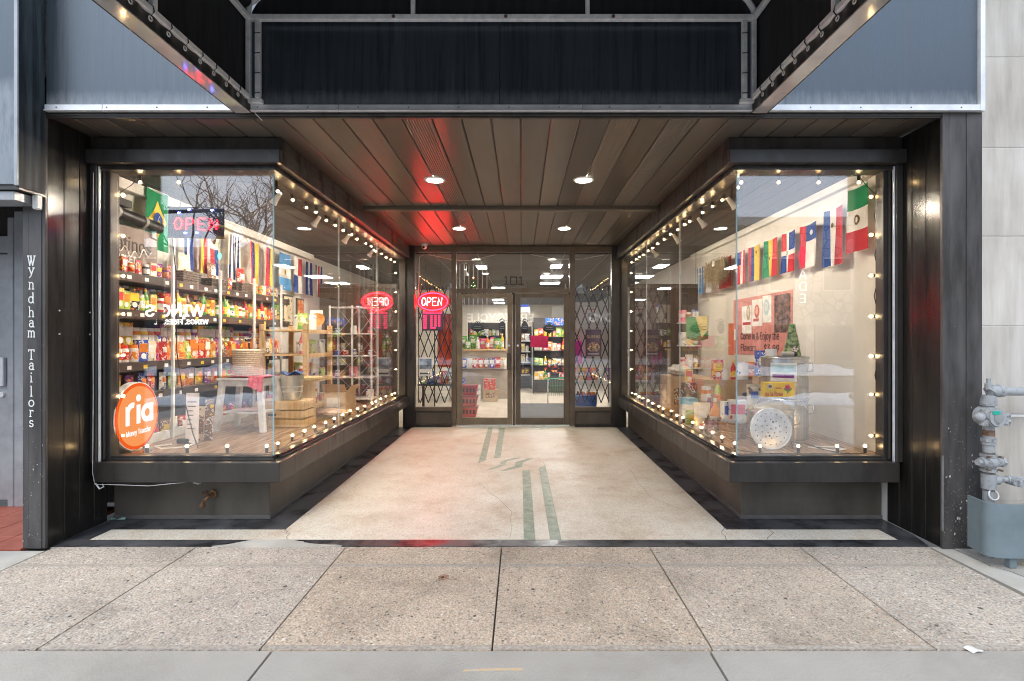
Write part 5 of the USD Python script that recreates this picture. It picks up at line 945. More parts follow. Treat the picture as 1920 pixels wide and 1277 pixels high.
stp = thing('round_table', 'small round pine table beside the crate', 'table', loc=(-2.34, 5.60, .5)); stp.part('top', lathe([(.0001, .94), (.15, .94), (.155, .95), (.155, .965), (.15, .975), (.0001, .975)], 28, (-2.34, 5.60, 0)), PINE); stp.part('leg', bb(-2.39, -2.29, 5.55, 5.65, .5, .94, .006), PINE)
# pine shelf unit
pu = thing('pine_shelf_unit', 'pine shelf unit holding small goods behind the left side glass', 'shelf unit', loc=(-2.68, 6.1, .5))
for x in (-2.93, -2.44):
    for y in (5.74, 6.46): pu.part('post', bb(x - .028, x + .028, y - .02, y + .02, .5, 1.56, .003), PINE)
for z in (.62, .93, 1.22, 1.50):
    for j in range(4): pu.part('shelf_slat', bb(-2.96, -2.41, 5.72 + j * .195, 5.72 + j * .195 + .18, z - .02, z, .002), PINE)
    pu.part('rail', bb(-2.412, -2.40, 5.76, 6.44, z - .045, z + .002, .002), PINE)
r_ = random.Random(3)
for zi, (z, nm) in enumerate(((.62, 'bottom'), (.93, 'second'), (1.22, 'third'), (1.50, 'top'))):
    for j in range(5):
        k2 = r_.choice(['box', 'jar', 'pouch', 'can', 'bottle']); c = r_.choice(['cream', 'brown', 'yellow', 'pink', 'white', 'lime', 'red']); s = r_.uniform(.75, 1.0)
        if z == 1.50 and j > 2: continue
        put(k2, c, 'white', (-2.50 - .1 * (j % 2), 5.80 + .14 * j, z), PI / 3 + r_.uniform(-.3, .3), f'{c} {NOUN[k2]} on the {nm} shelf of the pine unit, {ORD[j]} from the front', 'goods on the pine shelf unit', (s, s, s))
mk = thing('wooden_mask', 'yellow painted wooden bowl leaning on top of the pine unit', 'bowl', loc=(-2.5, 6.2, 1.5)); mk.part('bowl', rot(lathe([(.0001, 0), (.05, .004), (.095, .05), (.10, .055), (.09, .05), (.045, .012), (.0001, .01)], 22), 1.1, (1, 0, 0)).apply_translation((-2.50, 6.24, 1.60)), noisy('mask_paint', (.7, .4, .05), (.75, .2, .05), 25, .4)); 
cd = thing('white_card', 'white card propped up behind the yellow bowl', 'card', loc=(-2.55, 6.3, 1.5)); cd.part('card', rot(bb(-2.66, -2.50, 6.34, 6.345, 1.502, 1.76, .001), -.2, (1, 0, 0), (-2.6, 6.34, 1.5)), PAPER)
cb_ = thing('cardboard_box', 'open cardboard box beside the foot of the pine unit', 'box', loc=(-2.25, 6.3, .5)); cb_.part('carton', bb(-2.40, -2.12, 6.15, 6.5, .502, .74, .004), CARD); cb_.part('flap', [rot(bb(-2.40, -2.12, 6.15, 6.153, .742, .86), .5, (1, 0, 0), (-2.3, 6.15, .742)), rot(bb(-2.123, -2.12, 6.15, 6.5, .742, .84), .6, (0, 1, 0), (-2.12, 6.3, .742))], CARD); cb_.part('print', bb(-2.36, -2.2, 6.1485, 6.1495, .56, .68, .0004), PAPER)
cp = thing('plastic_bag', 'crumpled clear brown plastic bag on the window floor', 'bag', loc=(-2.2, 5.85, .5)); rg_ = np.random.default_rng(4); mm = trimesh.creation.icosphere(3, 1.0); mm.vertices *= (1 + .25 * np.sin(mm.vertices @ rg_.normal(0, 4, (3, 6))).mean(1))[:, None]; mm.vertices = mm.vertices * (.19, .12, .045) + (-2.18, 5.85, .545); cp.part('film', mm, noisy('brown_film', (.35, .2, .13), (.7, .55, .45), 14, .12), smooth=False)
# white wire rack
wk = thing('wire_rack', 'white metal rack with cross braces in the left window', 'rack', loc=(-2.4, 7.2, .5))
RX0, RX1, RY0, RY1 = -2.66, -2.08, 7.05, 7.36
WM = plain('rack_white', (.72, .72, .72), .4)
for x in (RX0, -2.35, RX1):
    for y in (RY0, RY1):
        wk.part('post', bb(x - .011, x + .011, y - .011, y + .011, .5, 1.86, .002), WM)
for z in (.56, .86, 1.16, 1.47, 1.84): wk.part('shelf', bb(RX0 - .01, RX1 + .01, RY0 - .01, RY1 + .01, z - .012, z, .003), WM)
for (xa, xb) in ((RX0, -2.35), (-2.35, RX1)):
    for za, zb2 in ((.56, .86), (.86, 1.16), (1.16, 1.47), (1.47, 1.84)): wk.part('brace', [cyl((xa, RY1, za), (xb, RY1, zb2), .003, 5), cyl((xb, RY1, za), (xa, RY1, zb2), .003, 5)], WM)
for zi, (z, nm) in enumerate(((.56, 'bottom'), (.86, 'second'), (1.16, 'third'), (1.47, 'fourth'))):
    for j in range(5):
        if r_.random() < .3: continue
        k2 = r_.choice(['box', 'can', 'jar']); c = r_.choice(['white', 'pink', 'blue', 'white', 'brown', 'red']); s = r_.uniform(.6, .9); put(k2, c, r_.choice(['white', 'pink']), (RX0 + .07 + .115 * j, RY0 + .1, z), r_.uniform(-.3, .3), f'{c} {NOUN[k2]} on the {nm} shelf of the white rack, {ORD[j]} from its left', 'small goods on the white rack', (s * 1.1, s, s * .8))

for i, (y0, y1, z0, z1, c, lab) in enumerate(((6.95, 7.2, 1.62, 2.02, 'green', 'dark framed picture nearest the street on the left wall'), (7.3, 7.62, 1.58, 2.04, 'cream', 'cream framed leaf print on the left wall'), (7.75, 8.0, 1.66, 2.02, 'orange', 'orange framed picture farthest along the left wall'))):
    f_ = thing('framed_picture', lab, 'picture', 'pictures on the left wall', loc=(-3.44, (y0 + y1) / 2, z0)); f_.part('frame', bb(-3.449, -3.425, y0, y1, z0, z1, .003), DARKWOOD); f_.part('print', bx(-3.425, -3.422, y0 + .025, y1 - .025, z0 + .025, z1 - .025), pk_(c))

for z in LEV:
    yy_ = 4.05
    while yy_ < 6.6: ws.part('price_tag', bx(SX - .001, SX + .002, yy_, yy_ + .045, z - .055, z - .025), PAPER if R.random() < .7 else cl_('yellow'), smooth=False); yy_ += R.uniform(.14, .32)
# ------------------------------------------------------------------ right window display
PX_, PY_ = 2.40, 4.62
def pot(label, x, y, z, r, h, lid=False):
    t = thing('stock_pot', label, 'cooking pot', 'aluminium cooking pots in the right window', loc=(x, y, z))
    A = (x, y, z)
    t.part('body', lathe([(.0001, 0), (r * .96, 0), (r, .012), (r, h * .30), (r + .002, h * .305), (r + .002, h * .33), (r, h * .335), (r, h - .02), (r + .007, h - .015), (r + .008, h - .004), (r + .004, h), (r - .004, h), (r - .005, .01), (.0001, .008)], 44, A), ALU)
    for s in (-1, 1):
        a = math.radians(-62) if s > 0 else math.radians(-62 + 180); c_, s_2 = math.cos(a), math.sin(a); tx_, ty_ = -s_2, c_
        P0 = np.array((x + c_ * r, y + s_2 * r, z + h * .86)); T_ = np.array((tx_, ty_, 0)); N_ = np.array((c_, s_2, 0))
        t.part('handle', tube([P0 + T_ * .055, P0 + T_ * .055 + N_ * .035, P0 + T_ * .04 + N_ * .05 + (0, 0, -.03), P0 + T_ * .04 + N_ * .045 + (0, 0, -.07), P0 - T_ * .04 + N_ * .045 + (0, 0, -.07), P0 - T_ * .04 + N_ * .05 + (0, 0, -.03), P0 - T_ * .055 + N_ * .035, P0 - T_ * .055], .006, 8), ALU, smooth=True)
    if lid:
        l = t.part('lid', lathe([(r + .012, h), (r + .014, h + .006), (r * .9, h + .022), (r * .5, h + .05), (.0001, h + .062)], 40, A), ALU); l.part('knob', tube([(x - .05, y, z + h + .05), (x - .045, y, z + h + .085), (x + .045, y, z + h + .085), (x + .05, y, z + h + .05)], .007, 8), ALU, smooth=True)
    return t
pot('large aluminium stock pot at the bottom of the stack of two', PX_, PY_, .501, .195, .36); pot('large aluminium stock pot at the top of the stack of two', PX_, PY_, .862, .195, .37)
pot('smaller lidded aluminium pot behind the round steamer plate', 2.16, 4.33, .501, .155, .30, True)
t = thing('steamer_plate', 'round aluminium steamer plate with holes leaning on the small pot', 'steamer plate', loc=(2.02, 4.06, .50))
sp_c = np.array((2.02, 4.075, .668)); pr_ = .166
hol = [(0, 0, .007), (.02, .055, .009), (-.015, -.055, .009)] + [(.075 * math.cos(a), .075 * math.sin(a), .006) for a in np.arange(.3, 6.2, PI / 5)] + [(.125 * math.cos(a), .125 * math.sin(a), .006) for a in np.arange(.1, 6.2, PI / 9)] + [(.04 * math.cos(a), .04 * math.sin(a), .006) for a in (0.2, 2.4, 4.0, 5.4)]
dp = Point(0, 0).buffer(pr_, 40)
for hx, hy, hr in hol: dp = dp.difference(Point(hx, hy).buffer(hr, 5))
tilt = lambda m: rot(m, -.13, (1, 0, 0), (2.02, 4.06, .5))
t.part('plate', tilt(face(flat(dp, .004), sp_c)), ALUD, smooth=False); t.part('rim', tilt(mv(rot(trimesh.creation.torus(pr_ - .004, .008, 48, 8), PI / 2, (1, 0, 0)), sp_c)), ALUD); t.part('backing', tilt(mv(face(flat(Point(0, 0).buffer(pr_ * .93, 24), .001), sp_c), (0, .03, 0))), plain('plate_back', (.12, .12, .12), .6))
yb_ = thing('candy_box', 'flat yellow candy box with a rose lying on the small pot lid', 'box', loc=(2.215, 4.38, .895))
yb_.part('carton', bb(2.085, 2.35, 4.35, 4.41, .893, 1.02, .002), plain('rosa_yellow', (.80, .52, .02), .35)); yb_.part('lettering', face(text('de la Rosa', .036, .15, .002, True), (2.17, 4.3495, .903)), plain('rosa_red', (.5, .03, .02), .4))
for (cx2, cz2, r2, c) in ((2.135, .985, .024, 'cream'), (2.135, .985, .013, 'brown'), (2.29, .975, .026, 'pink'), (2.285, .98, .014, 'red')): yb_.part('flower', face(flat(Point(0, 0).buffer(r2, 8), .001 + .026 - r2), (cx2, 4.3495, cz2)), cl_(c))
yb_.part('leaf', [face(flat(affinity.rotate(affinity.scale(Point(0, 0).buffer(1, 8), .020, .008), a), .001), (2.29 + dx, 4.3495, .955 + dz)) for a, dx, dz in ((40, .02, 0), (-40, -.02, 0), (80, .0, -.012))], cl_('green')); yb_.part('ribbon', face(flat(sbox(-.025, 0, .025, .01), .001), (2.21, 4.3495, .965)), cl_('red'))
lb = thing('label_sheet', 'pale printed sheet wrapped on the front of the top pot', 'label', loc=(2.3, 4.43, 1.1)); lb.part('sheet', grid(lambda u, v: (PX_ + .2015 * math.cos(a_ := math.radians(-150 + 62 * u)), PY_ + .2015 * math.sin(a_), 1.02 + .16 * v), 10, 2), PAPER, smooth=True); lb.part('purple_print', grid(lambda u, v: (PX_ + .2025 * math.cos(a_ := math.radians(-145 + 50 * u)), PY_ + .2025 * math.sin(a_), 1.05 + .03 * v), 10, 1), cl_('purple'), smooth=True); lb.part('blue_print', grid(lambda u, v: (PX_ + .2022 * math.cos(a_ := math.radians(-148 + 58 * u)), PY_ + .2022 * math.sin(a_), 1.10 + .065 * v), 10, 1), plain('pale_blue', (.45, .62, .68), .5), smooth=True)
gt = thing('green_pouch', 'tall green leafy patterned pouch tapering upwards on the top pot', 'pouch', loc=(2.44, 4.56, 1.235))
gt.part('body', grid(lambda u, v: (2.44 + (.082 - .055 * v) * math.cos(2 * PI * u), 4.56 + (.05 - .032 * v) * math.sin(2 * PI * u) + .006 * math.sin(u * 40 + v * 9), 1.235 + .27 * v), 24, 8), noisy('leafy_print', (.03, .07, .02), (.34, .42, .16), 32, .45, lo=.38, hi=.62), smooth=True); gt.part('top_seal', bb(2.412, 2.468, 4.555, 4.565, 1.50, 1.525, .002), cl_('green')); gt.part('label', face(flat(affinity.scale(Point(0, 0).buffer(1, 10), .035, .028), .002), (2.43, 4.503, 1.30)), pk_('brown'))
put('can', 'white', 'white', (2.27, 4.60, 1.235), 0, 'short white tin on the rim of the top pot', None, (1.2, 1.2, .6))
dl = thing('ladle', 'grey rolled cloth with a dark end on the top pot', 'roll', loc=(2.36, 4.5, 1.24)); dl.part('roll', cyl((2.31, 4.50, 1.258), (2.42, 4.51, 1.258), .022, 12), plain('roll_grey', (.45, .42, .36), .7)); dl.part('end', cyl((2.42, 4.51, 1.258), (2.45, 4.512, 1.258), .021, 12), BLACK)
bg = thing('cardboard_box', 'brown cardboard box carrying jars behind the pots', 'box', loc=(2.25, 5.6, .5)); bg.part('carton', bb(1.95, 2.55, 5.42, 5.78, .502, .955, .004), CARD); bg.part('tape', bb(1.95, 2.55, 5.4185, 5.4198, .70, .735, .0003), plain('tape', (.5, .38, .24), .2)); bg.part('hand_hole', face(flat(affinity.scale(Point(0, 0).buffer(1), .035, .02), .001), (2.40, 5.419, .8)), HOLE)
b2 = thing('cardboard_box', 'lower open cardboard box in front of the brown one', 'box', loc=(1.98, 5.3, .5)); b2.part('carton', bb(1.82, 2.18, 5.18, 5.40, .502, .70, .004), CARD); b2.part('flap', rot(bb(1.82, 2.18, 5.18, 5.183, .70, .78), .7, (1, 0, 0), (2, 5.18, .70)), CARD)
for i, (k2, c, c2, x, y, z, s, lab) in enumerate((('box', 'red', 'yellow', 2.13, 5.50, .956, 1.05, 'red and yellow carton on the brown box'), ('can', 'white', 'white', 2.20, 5.46, .956, 1.0, 'white tin beside the red carton on the brown box'), ('bottle', 'red', 'yellow', 2.29, 5.47, .956, .75, 'squat red bottle with a yellow label on the brown box'), ('can', 'white', 'white', 2.38, 5.47, .956, 1.7, 'tall white canister on the brown box'), ('jar', 'brown', 'orange', 2.47, 5.48, .956, 1.2, 'dark brown jar on the brown box'), ('bottle', 'orange', 'white', 2.53, 5.47, .956, .8, 'orange bottle at the right end of the brown box'),
     ('bag', 'blue', 'white', 2.44, 5.10, 1.02, 1.15, 'tall dark blue flour bag before the pink poster'), ('bottle', 'lime', 'orange', 2.06, 5.30, .704, .95, 'yellow green drink bottle on the lower box'), ('jar', 'orange', 'white', 1.95, 5.34, .704, 1.2, 'orange jar on the lower box'), ('box', 'yellow', 'red', 1.88, 5.68, .91, .75, 'yellow carton with a white patch on the stacked tins'), ('bottle', 'purple', 'white', 1.90, 5.12, .504, 1.25, 'bottle with a purple and white label'), ('bottle', 'orange', 'white', 1.86, 4.86, .504, 1.2, 'large amber syrup bottle with a white label'), ('pouch', 'cream', 'white', 1.79, 5.02, .504, 1.35, 'cream cloth pouch beside the amber bottle'), ('bag', 'lime', 'yellow', 1.745, 5.22, .504, .7, 'yellow green bag lying by the side glass'), ('pouch', 'cream', 'blue', 2.27, 4.95, .72, 1.2, 'cream pouch leaning behind the yellow candy box'), ('box', 'blue', 'white', 2.34, 4.98, .72, 1.0, 'blue carton behind the yellow candy box'))):
    put(k2, c, c2, (x, y, z), R.uniform(-.3, .1), lab, None, (s, s, s))
b3 = thing('wooden_stand', 'plain wooden stand holding pouches behind the small pot', 'stand', loc=(2.35, 5.05, .5)); b3.part('top', bb(2.18, 2.58, 4.90, 5.18, .70, .72, .002), PINE); b3.part('side', bb(2.18, 2.20, 4.90, 5.18, .502, .70, .002), PINE); b3.part('side', bb(2.56, 2.58, 4.90, 5.18, .502, .70, .002), PINE); b3.part('riser', bb(2.36, 2.55, 5.03, 5.17, .722, 1.018, .003), CARD)
tn = thing('tin_stack', 'stack of dark tins behind the jar by the side glass', 'stack', loc=(1.9, 5.7, .5)); tn.part('tin', lathe([(.0001, .502), (.09, .502), (.09, .70), (.0001, .70)], 20, (1.88, 5.68, 0)), cl_('brown')); tn.part('tin', lathe([(.0001, .702), (.085, .702), (.085, .905), (.0001, .905)], 20, (1.88, 5.68, 0)), pk_('black'))
jr = thing('glass_jar', 'big clear plastic tub with a light blue lid by the side glass', 'jar', loc=(1.80, 5.45, .5)); jr.part('tub', lathe([(.0001, .502), (.085, .502), (.095, .515), (.095, .68), (.085, .70), (.0001, .70)], 24, (1.80, 5.45, 0)), noisy('tub_plastic', (.55, .52, .46), (.75, .72, .66), 25, .12)); jr.part('lid', lathe([(.0001, .76), (.095, .76), (.1, .75), (.1, .70), (.09, .70)], 24, (1.80, 5.45, 0)), plain('lid_blue', (.10, .40, .58), .35)); jr.part('label', lathe([(.0958, .56), (.0958, .64)], 24, (1.80, 5.45, 0)), pk_('white'))
ba = thing('woven_basket', 'round brown woven basket at the glass corner', 'basket', loc=(1.93, 4.62, .5)); WOV = noisy('wicker', (.20, .11, .06), (.36, .22, .13), 30, .7)
for i in range(7): ba.part('woven_band', lathe([(.105 + .003 * i, .503 + .02 * i), (.112 + .003 * i, .513 + .02 * i), (.106 + .003 * i, .522 + .02 * i)], 26, (1.93, 4.62, 0)), WOV)
ba.part('bottom', cyl((1.93, 4.62, .502), (1.93, 4.62, .53), .105, 20), WOV); ba.part('twig', cyl((1.86, 4.54, .56), (1.84, 4.52, .66), .004, 5), PINE)
put('box', 'white', 'pink', (1.96, 4.60, .62), -.1, 'white and pink carton standing in the woven basket', None, (1.35, 1.1, 1.1)); put('box', 'white', 'blue', (1.89, 4.64, .62), .15, 'white and blue carton standing in the woven basket', None, (1.0, 1, 1.0))
cm2 = thing('foil_bundle', 'crumpled dark cellophane bundle with red inside', 'bundle', loc=(1.80, 4.72, .5)); mm = trimesh.creation.icosphere(3, 1.0); rg_ = np.random.default_rng(8); mm.vertices *= (1 + .3 * np.sin(mm.vertices @ rg_.normal(0, 5, (3, 5))).mean(1))[:, None]; mm.vertices = mm.vertices * (.075, .09, .07) + (1.78, 4.74, .56); cm2.part('film', mm, noisy('dark_film', (.05, .05, .055), (.55, .3, .3), 22, .1), smooth=False)
cm3 = thing('plastic_package', 'clear plastic package of goods lying by the side glass', 'package', loc=(1.95, 6.4, .5)); mm = trimesh.creation.icosphere(3, 1.0); mm.vertices *= (1 + .2 * np.sin(mm.vertices @ rg_.normal(0, 5, (3, 5))).mean(1))[:, None]; mm.vertices = mm.vertices * (.14, .22, .075) + (1.98, 6.3, 1.01); cm3.part('film', mm, noisy('clear_film', (.5, .47, .4), (.8, .78, .72), 16, .12), smooth=False)
b4 = thing('display_block', 'brown block under the clear plastic package', 'box', loc=(1.98, 6.3, .5)); b4.part('carton', bb(1.80, 2.25, 6.1, 6.55, .502, .94, .004), CARD); b4.part('print', bb(1.84, 2.0, 6.098, 6.0995, .6, .8, .0004), pk_('brown'))
tg = thing('tote_bag', 'green and yellow bag with a smiling face printed, hanging by the wall', 'bag', loc=(2.13, 6.2, 1.3)); m_ = lambda s, c0: grid(lambda u, v: (2.02 + .27 * u, 6.2 + s * (.03 * math.sin(PI * u) * math.sin(PI * v)), 1.40 + .28 * v - .03 * math.sin(u * 3)), 8, 8)
tg.part('front', m_(-1, 0), noisy('tote_green', (.03, .20, .06), (.10, .35, .12), 14, .6), smooth=True); tg.part('back', m_(1, 0), cl_('yellow'), smooth=True); tg.part('yellow_panel', face(flat(Polygon([(-.02, .17), (.13, .17), (.13, 0), (.06, -.09)]), .002), (2.14, 6.165, 1.50)), plain('tote_yellow', (.78, .62, .22), .6)); tg.part('eyes', [face(flat(sbox(-.02, 0, .02, .012), .002), (2.225, 6.160, 1.535)), face(flat(sbox(-.02, 0, .02, .012), .002), (2.23, 6.160, 1.50))], cl_('brown')); tg.part('strap', cyl((2.14, 6.2, 1.66), (2.14, 6.2, 2.74), .003, 5), BLACK)
# poster on the right wall
ps = thing('wall_poster', 'pink poster saying Come in & Enjoy the Flavors on the right wall', 'poster', loc=(2.79, 5.8, 1.5))
WX = 2.792; PINK = plain('poster_pink', (.62, .24, .20), .55)
def wallrect(n, y0, y1, z0, z1, off, m): ps.part(n, bx(WX - off - .002, WX - off, y0, y1, z0, z1), m)
yw = lambda px: WX * F / (px - CX)
wallrect('sheet', yw(1487), yw(1376), 1.20, 1.90, .002, PINK); wallrect('sheet', yw(1376.5), yw(1366), 1.18, 1.60, .001, plain('poster_coral', (.66, .17, .09), .55))
for a, b, z0, z1 in ((1411, 1430, 1.545, 1.86), (1431, 1447, 1.58, 1.885), (1392, 1410, 1.46, 1.80)): wallrect('card', yw(b), yw(a), z0, z1, .005, PAPER)
for a, b, z0, z1, c in ((1401, 1408, 1.62, 1.80, 'brown'), (1416, 1425, 1.64, 1.80, 'red'), (1433, 1444, 1.66, 1.84, 'pale')):
    yc, zc = (yw(a) + yw(b)) / 2, (z0 + z1) / 2; q_ = affinity.scale(Point(0, 0).buffer(1, 12), (yw(a) - yw(b)) / 2, (z1 - z0) / 2)
    ps.part('picture', face(flat(q_, .002), (WX - .008, yc, zc), '-x'), plain('pic_' + c, {'brown': (.42, .34, .24), 'red': (.62, .12, .07), 'pale': (.42, .58, .60)}[c], .6)); ps.part('picture', face(flat(affinity.scale(q_, .55, .6), .002), (WX - .0105, yc, zc + .01), '-x'), plain('pic2_' + c, {'brown': (.6, .52, .4), 'red': (.75, .4, .3), 'pale': (.7, .76, .75)}[c], .6))
for a, b, z0 in ((1394, 1409, 1.565), (1414, 1424, 1.60)): wallrect('red_tag', yw(b), yw(a), z0, z0 + .035, .008, cl_('red'))
wallrect('photo', yw(1483), yw(1453), 1.46, 1.87, .006, noisy('photo_print', (.03, .02, .02), (.36, .18, .12), 14, .35, lo=.4, hi=.7))
wallrect('card', yw(1383), yw(1377), 1.38, 1.52, .004, PAPER)
ym = (yw(1390) + yw(1462)) / 2; wv = yw(1390) - yw(1462)
ps.part('lettering', face(text('Come in & Enjoy the', .085, wv, .002), (WX - .006, ym, 1.385), '-x'), plain('ink_black', (.02, .015, .015), .5)); ps.part('lettering', face(text('Flavors     $3.99', .085, wv, .002), (WX - .006, ym, 1.245), '-x'), BLACK)
# straw bundle
sg = thing('straw_bundle', 'brown dried straw bundle hanging at the top of the right wall', 'straw bundle', loc=(2.55, 6.9, 2.2)); r_ = random.Random(12); stw = []
for i in range(1100):
    y = r_.uniform(6.45, 7.15); z = 2.47 - r_.uniform(0, .30) * (1 - abs(y - 6.8)); x = 2.62 + r_.uniform(-.05, .05); l = r_.uniform(.06, .2); a = r_.uniform(-.7, .7)
    v = np.array([(x, y - .007, z), (x, y + .007, z), (x + r_.uniform(-.03, .03), y + l * math.sin(a), z - l * math.cos(a))]); stw.append(trimesh.Trimesh(v, [[0, 1, 2]], process=False))
sg.part('straw', stw, noisy('straw', (.14, .10, .05), (.38, .29, .17), 30, .8), smooth=False, kind='stuff'); sg.part('core', bb(2.60, 2.66, 6.52, 7.08, 2.24, 2.44, .02), noisy('straw_core', (.10, .07, .04), (.22, .16, .09), 60, .9)); sg.part('tag', bb(2.555, 2.56, 6.70, 6.78, 2.36, 2.43), PAPER)
cw = thing('window_cord', 'loose white and black cords lying on the right window floor', 'cord', loc=(2.45, 4.05, .5)); cw.part('white_cord', tube([(2.35, 4.15, .508), (2.48, 4.02, .508), (2.6, 4.06, .508), (2.55, 4.14, .508), (2.42, 4.18, .508)], .005, 6), WHITE); cw.part('black_cord', tube([(2.2, 4.1, .508), (2.24, 4.2, .54), (2.34, 4.2, .53), (2.42, 4.05, .508), (2.46, 3.95, .508)], .004, 6), BLACK)
# poster and goods behind the right sidelight
qp = thing('event_poster', 'dark QUEENS poster with gold figures on the right sidelight', 'poster', loc=(ex(1113), 8.07, ez(643))); qp.part('sheet', bx(ex(1098), ex(1128), 8.069, 8.071, ez(668), ez(618)), noisy('queens_sheet', (.05, .02, .05), (.10, .05, .09), 6, .5)); qp.part('title', face(text('QUEENS', .045, .21, .002), (ex(1113), 8.0685, ez(634))), plain('gold_ink', (.62, .45, .2), .5)); qp.part('figures', face(flat(affinity.scale(Point(0, 0).buffer(1, 14), .10, .075), .0015), (ex(1113), 8.0685, ez(651))), noisy('queens_figures', (.07, .03, .06), (.75, .5, .22), 34, .5, lo=.45, hi=.62)); qp.part('footer', bx(ex(1103), ex(1123), 8.067, 8.0685, ez(665), ez(662)), plain('footer_grey', (.4, .35, .38), .5))
wcab = thing('white_cabinet', 'tall white cabinet panel behind the right scissor gate', 'cabinet', loc=(1.25, 8.7, 0)); wcab.part('panel', bb(.93, 1.60, 8.68, 8.74, .95, 2.02, .004), CREAM2); wcab.part('notice', bb(1.08, 1.32, 8.674, 8.679, 1.68, 1.94, .001), PAPER); wcab.part('bird_print', face(flat(affinity.scale(Point(0, 0).buffer(1, 10), .05, .035), .001), (1.20, 8.6735, 1.80)), BLACK); wcab.part('red_line', bx(1.12, 1.28, 8.672, 8.6735, 1.895, 1.91), cl_('red')); wcab.part('post', bb(.95, .99, 8.69, 8.73, 0, .95), WM); wcab.part('post', bb(1.54, 1.58, 8.69, 8.73, 0, .95), WM)
mb = thing('magenta_bag', 'magenta paper bag hanging behind the right sidelight', 'bag', loc=(.95, 8.5, 1.2)); mb.part('bag', bb(.88, 1.02, 8.48, 8.56, .98, 1.36, .01), plain('magenta', (.72, .03, .42), .5)); mb.part('handle', tube([(.90, 8.52, 1.36), (.91, 8.52, 1.44), (.97, 8.52, 1.44), (.99, 8.52, 1.36)], .005, 6), plain('magenta', (0, 0, 0)))
bcr = thing('blue_crate', 'blue plastic crate of bottles low behind the right sidelight', 'crate', loc=(1.05, 8.5, 0)); bcr.part('bin', [bb(.90, 1.25, 8.38, 8.40, .30, .46), bb(.90, 1.25, 8.62, 8.64, .30, .46), bb(.90, .92, 8.40, 8.62, .30, .46), bb(1.23, 1.25, 8.40, 8.62, .30, .46), bb(.90, 1.25, 8.38, 8.64, .27, .299)], plain('crate_blue', (.02, .10, .42), .4)); bcr.part('leg', bb(.92, 1.23, 8.42, 8.6, 0, .269), WM)
for j in range(6): put(('bottle', 'bag', 'pouch')[j % 3], ('black', 'red', 'pink', 'green', 'orange', 'white')[j], 'white', (.95 + .055 * j, 8.46 + .05 * (j % 2), .31), 0, f'{("black", "red", "pink", "green", "orange", "white")[j]} {NOUN[("bottle", "bag", "pouch")[j % 3]]} in the blue crate behind the right sidelight', None, (.9, .9, .9))
fs = thing('display_table', 'low white table with bright packs behind the right sidelight', 'table', loc=(1.25, 8.95, 0)); fs.part('top', bb(.9, 1.6, 8.80, 9.15, .64, .67), WM)
for x in (.93, 1.57): fs.part('leg', bb(x - .02, x + .02, 8.95, 8.99, 0, .64), WM)
for j in range(6): put('bag', ('red', 'yellow', 'pink', 'orange', 'white', 'purple')[j], 'white', (.96 + .11 * j, 8.88, .67), 0, f'{("red", "yellow", "pink", "orange", "white", "purple")[j]} foil snack bag on the low white table, {ORD[j]} from its left', None, (.8, .8, 1.0))
# behind the left sidelight and left door
oc_ = thing('orange_curtain', 'bright orange hanging cloth behind the left scissor gate', 'cloth', loc=(-1.2, 8.5, 1.3)); oc_.part('fabric', grid(lambda u, v: (-1.40 + .33 * u, 8.5 + .018 * math.sin(u * 26), .92 + .88 * v), 30, 4), plain('orange_fabric', (.78, .10, .01), .7), smooth=True); oc_.part('rod', cyl((-1.45, 8.5, 1.81), (-1.02, 8.5, 1.81), .008, 8), BLACK); oc_.part('stand', [cyl((-1.45, 8.5, 0), (-1.45, 8.5, 1.82), .010, 8), cyl((-1.02, 8.5, 0), (-1.02, 8.5, 1.82), .010, 8)], BLACK)
pp = thing('stuck_poster', 'small blue white poster with a picture low on the left sidelight', 'poster', loc=(ex(797), 8.07, ez(690))); pp.part('sheet', bx(ex(785), ex(810), 8.069, 8.071, ez(705), ez(670)), PAPER); pp.part('picture', bx(ex(786), ex(809), 8.0675, 8.069, ez(692), ez(673)), noisy('blue_picture', (.03, .05, .09), (.4, .5, .6), 9, .4)); pp.part('bar', bx(ex(787), ex(806), 8.0675, 8.069, ez(702), ez(699)), BLACK)
hp = thing('display_table', 'low dark table with goods behind the left sidelight', 'table', loc=(-1.4, 8.7, 0)); hp.part('top', bb(-1.75, -1.1, 8.55, 8.95, .60, .63), DARKWOOD); hp.part('leg', bb(-1.7, -1.66, 8.7, 8.74, 0, .6), DARKWOOD); hp.part('leg', bb(-1.18, -1.14, 8.7, 8.74, 0, .6), DARKWOOD)
for j in range(5): put(('box', 'bag', 'jar', 'bag', 'box')[j], ('green', 'blue', 'purple', 'red', 'brown')[j], 'white', (-1.66 + .12 * j, 8.62, .63), 0, f'{("green", "blue", "purple", "red", "brown")[j]} {NOUN[("box", "bag", "jar", "bag", "box")[j]]} on the low dark table behind the left sidelight', None, (1, 1, 1))
for j in range(3):
    z = .02 + j * .19; b_ = thing('shopping_basket', f'red plastic shopping basket behind the left door, {["bottom", "middle", "top"][j]} of the stack', 'basket', 'stack of red baskets', loc=(-.95, 9.0, z)); b_.part('tub', trimesh.convex.convex_hull(np.array([(-.95 + a * (.15 if q == 0 else .19), 9.0 + b * (.10 if q == 0 else .13), z + q) for a in (-1, 1) for b in (-1, 1) for q in (0, .17)])), plain('basket_red', (.50, .02, .03), .35)); b_.part('rim', bb(-1.145, -.755, 8.865, 9.135, z + .165, z + .182, .006), plain('basket_rim', (.30, .01, .015), .4)); b_.part('slot', [bx(-1.08 + .06 * i, -1.05 + .06 * i, 8.868, 8.872, z + .06, z + .13) for i in range(5)], HOLE)
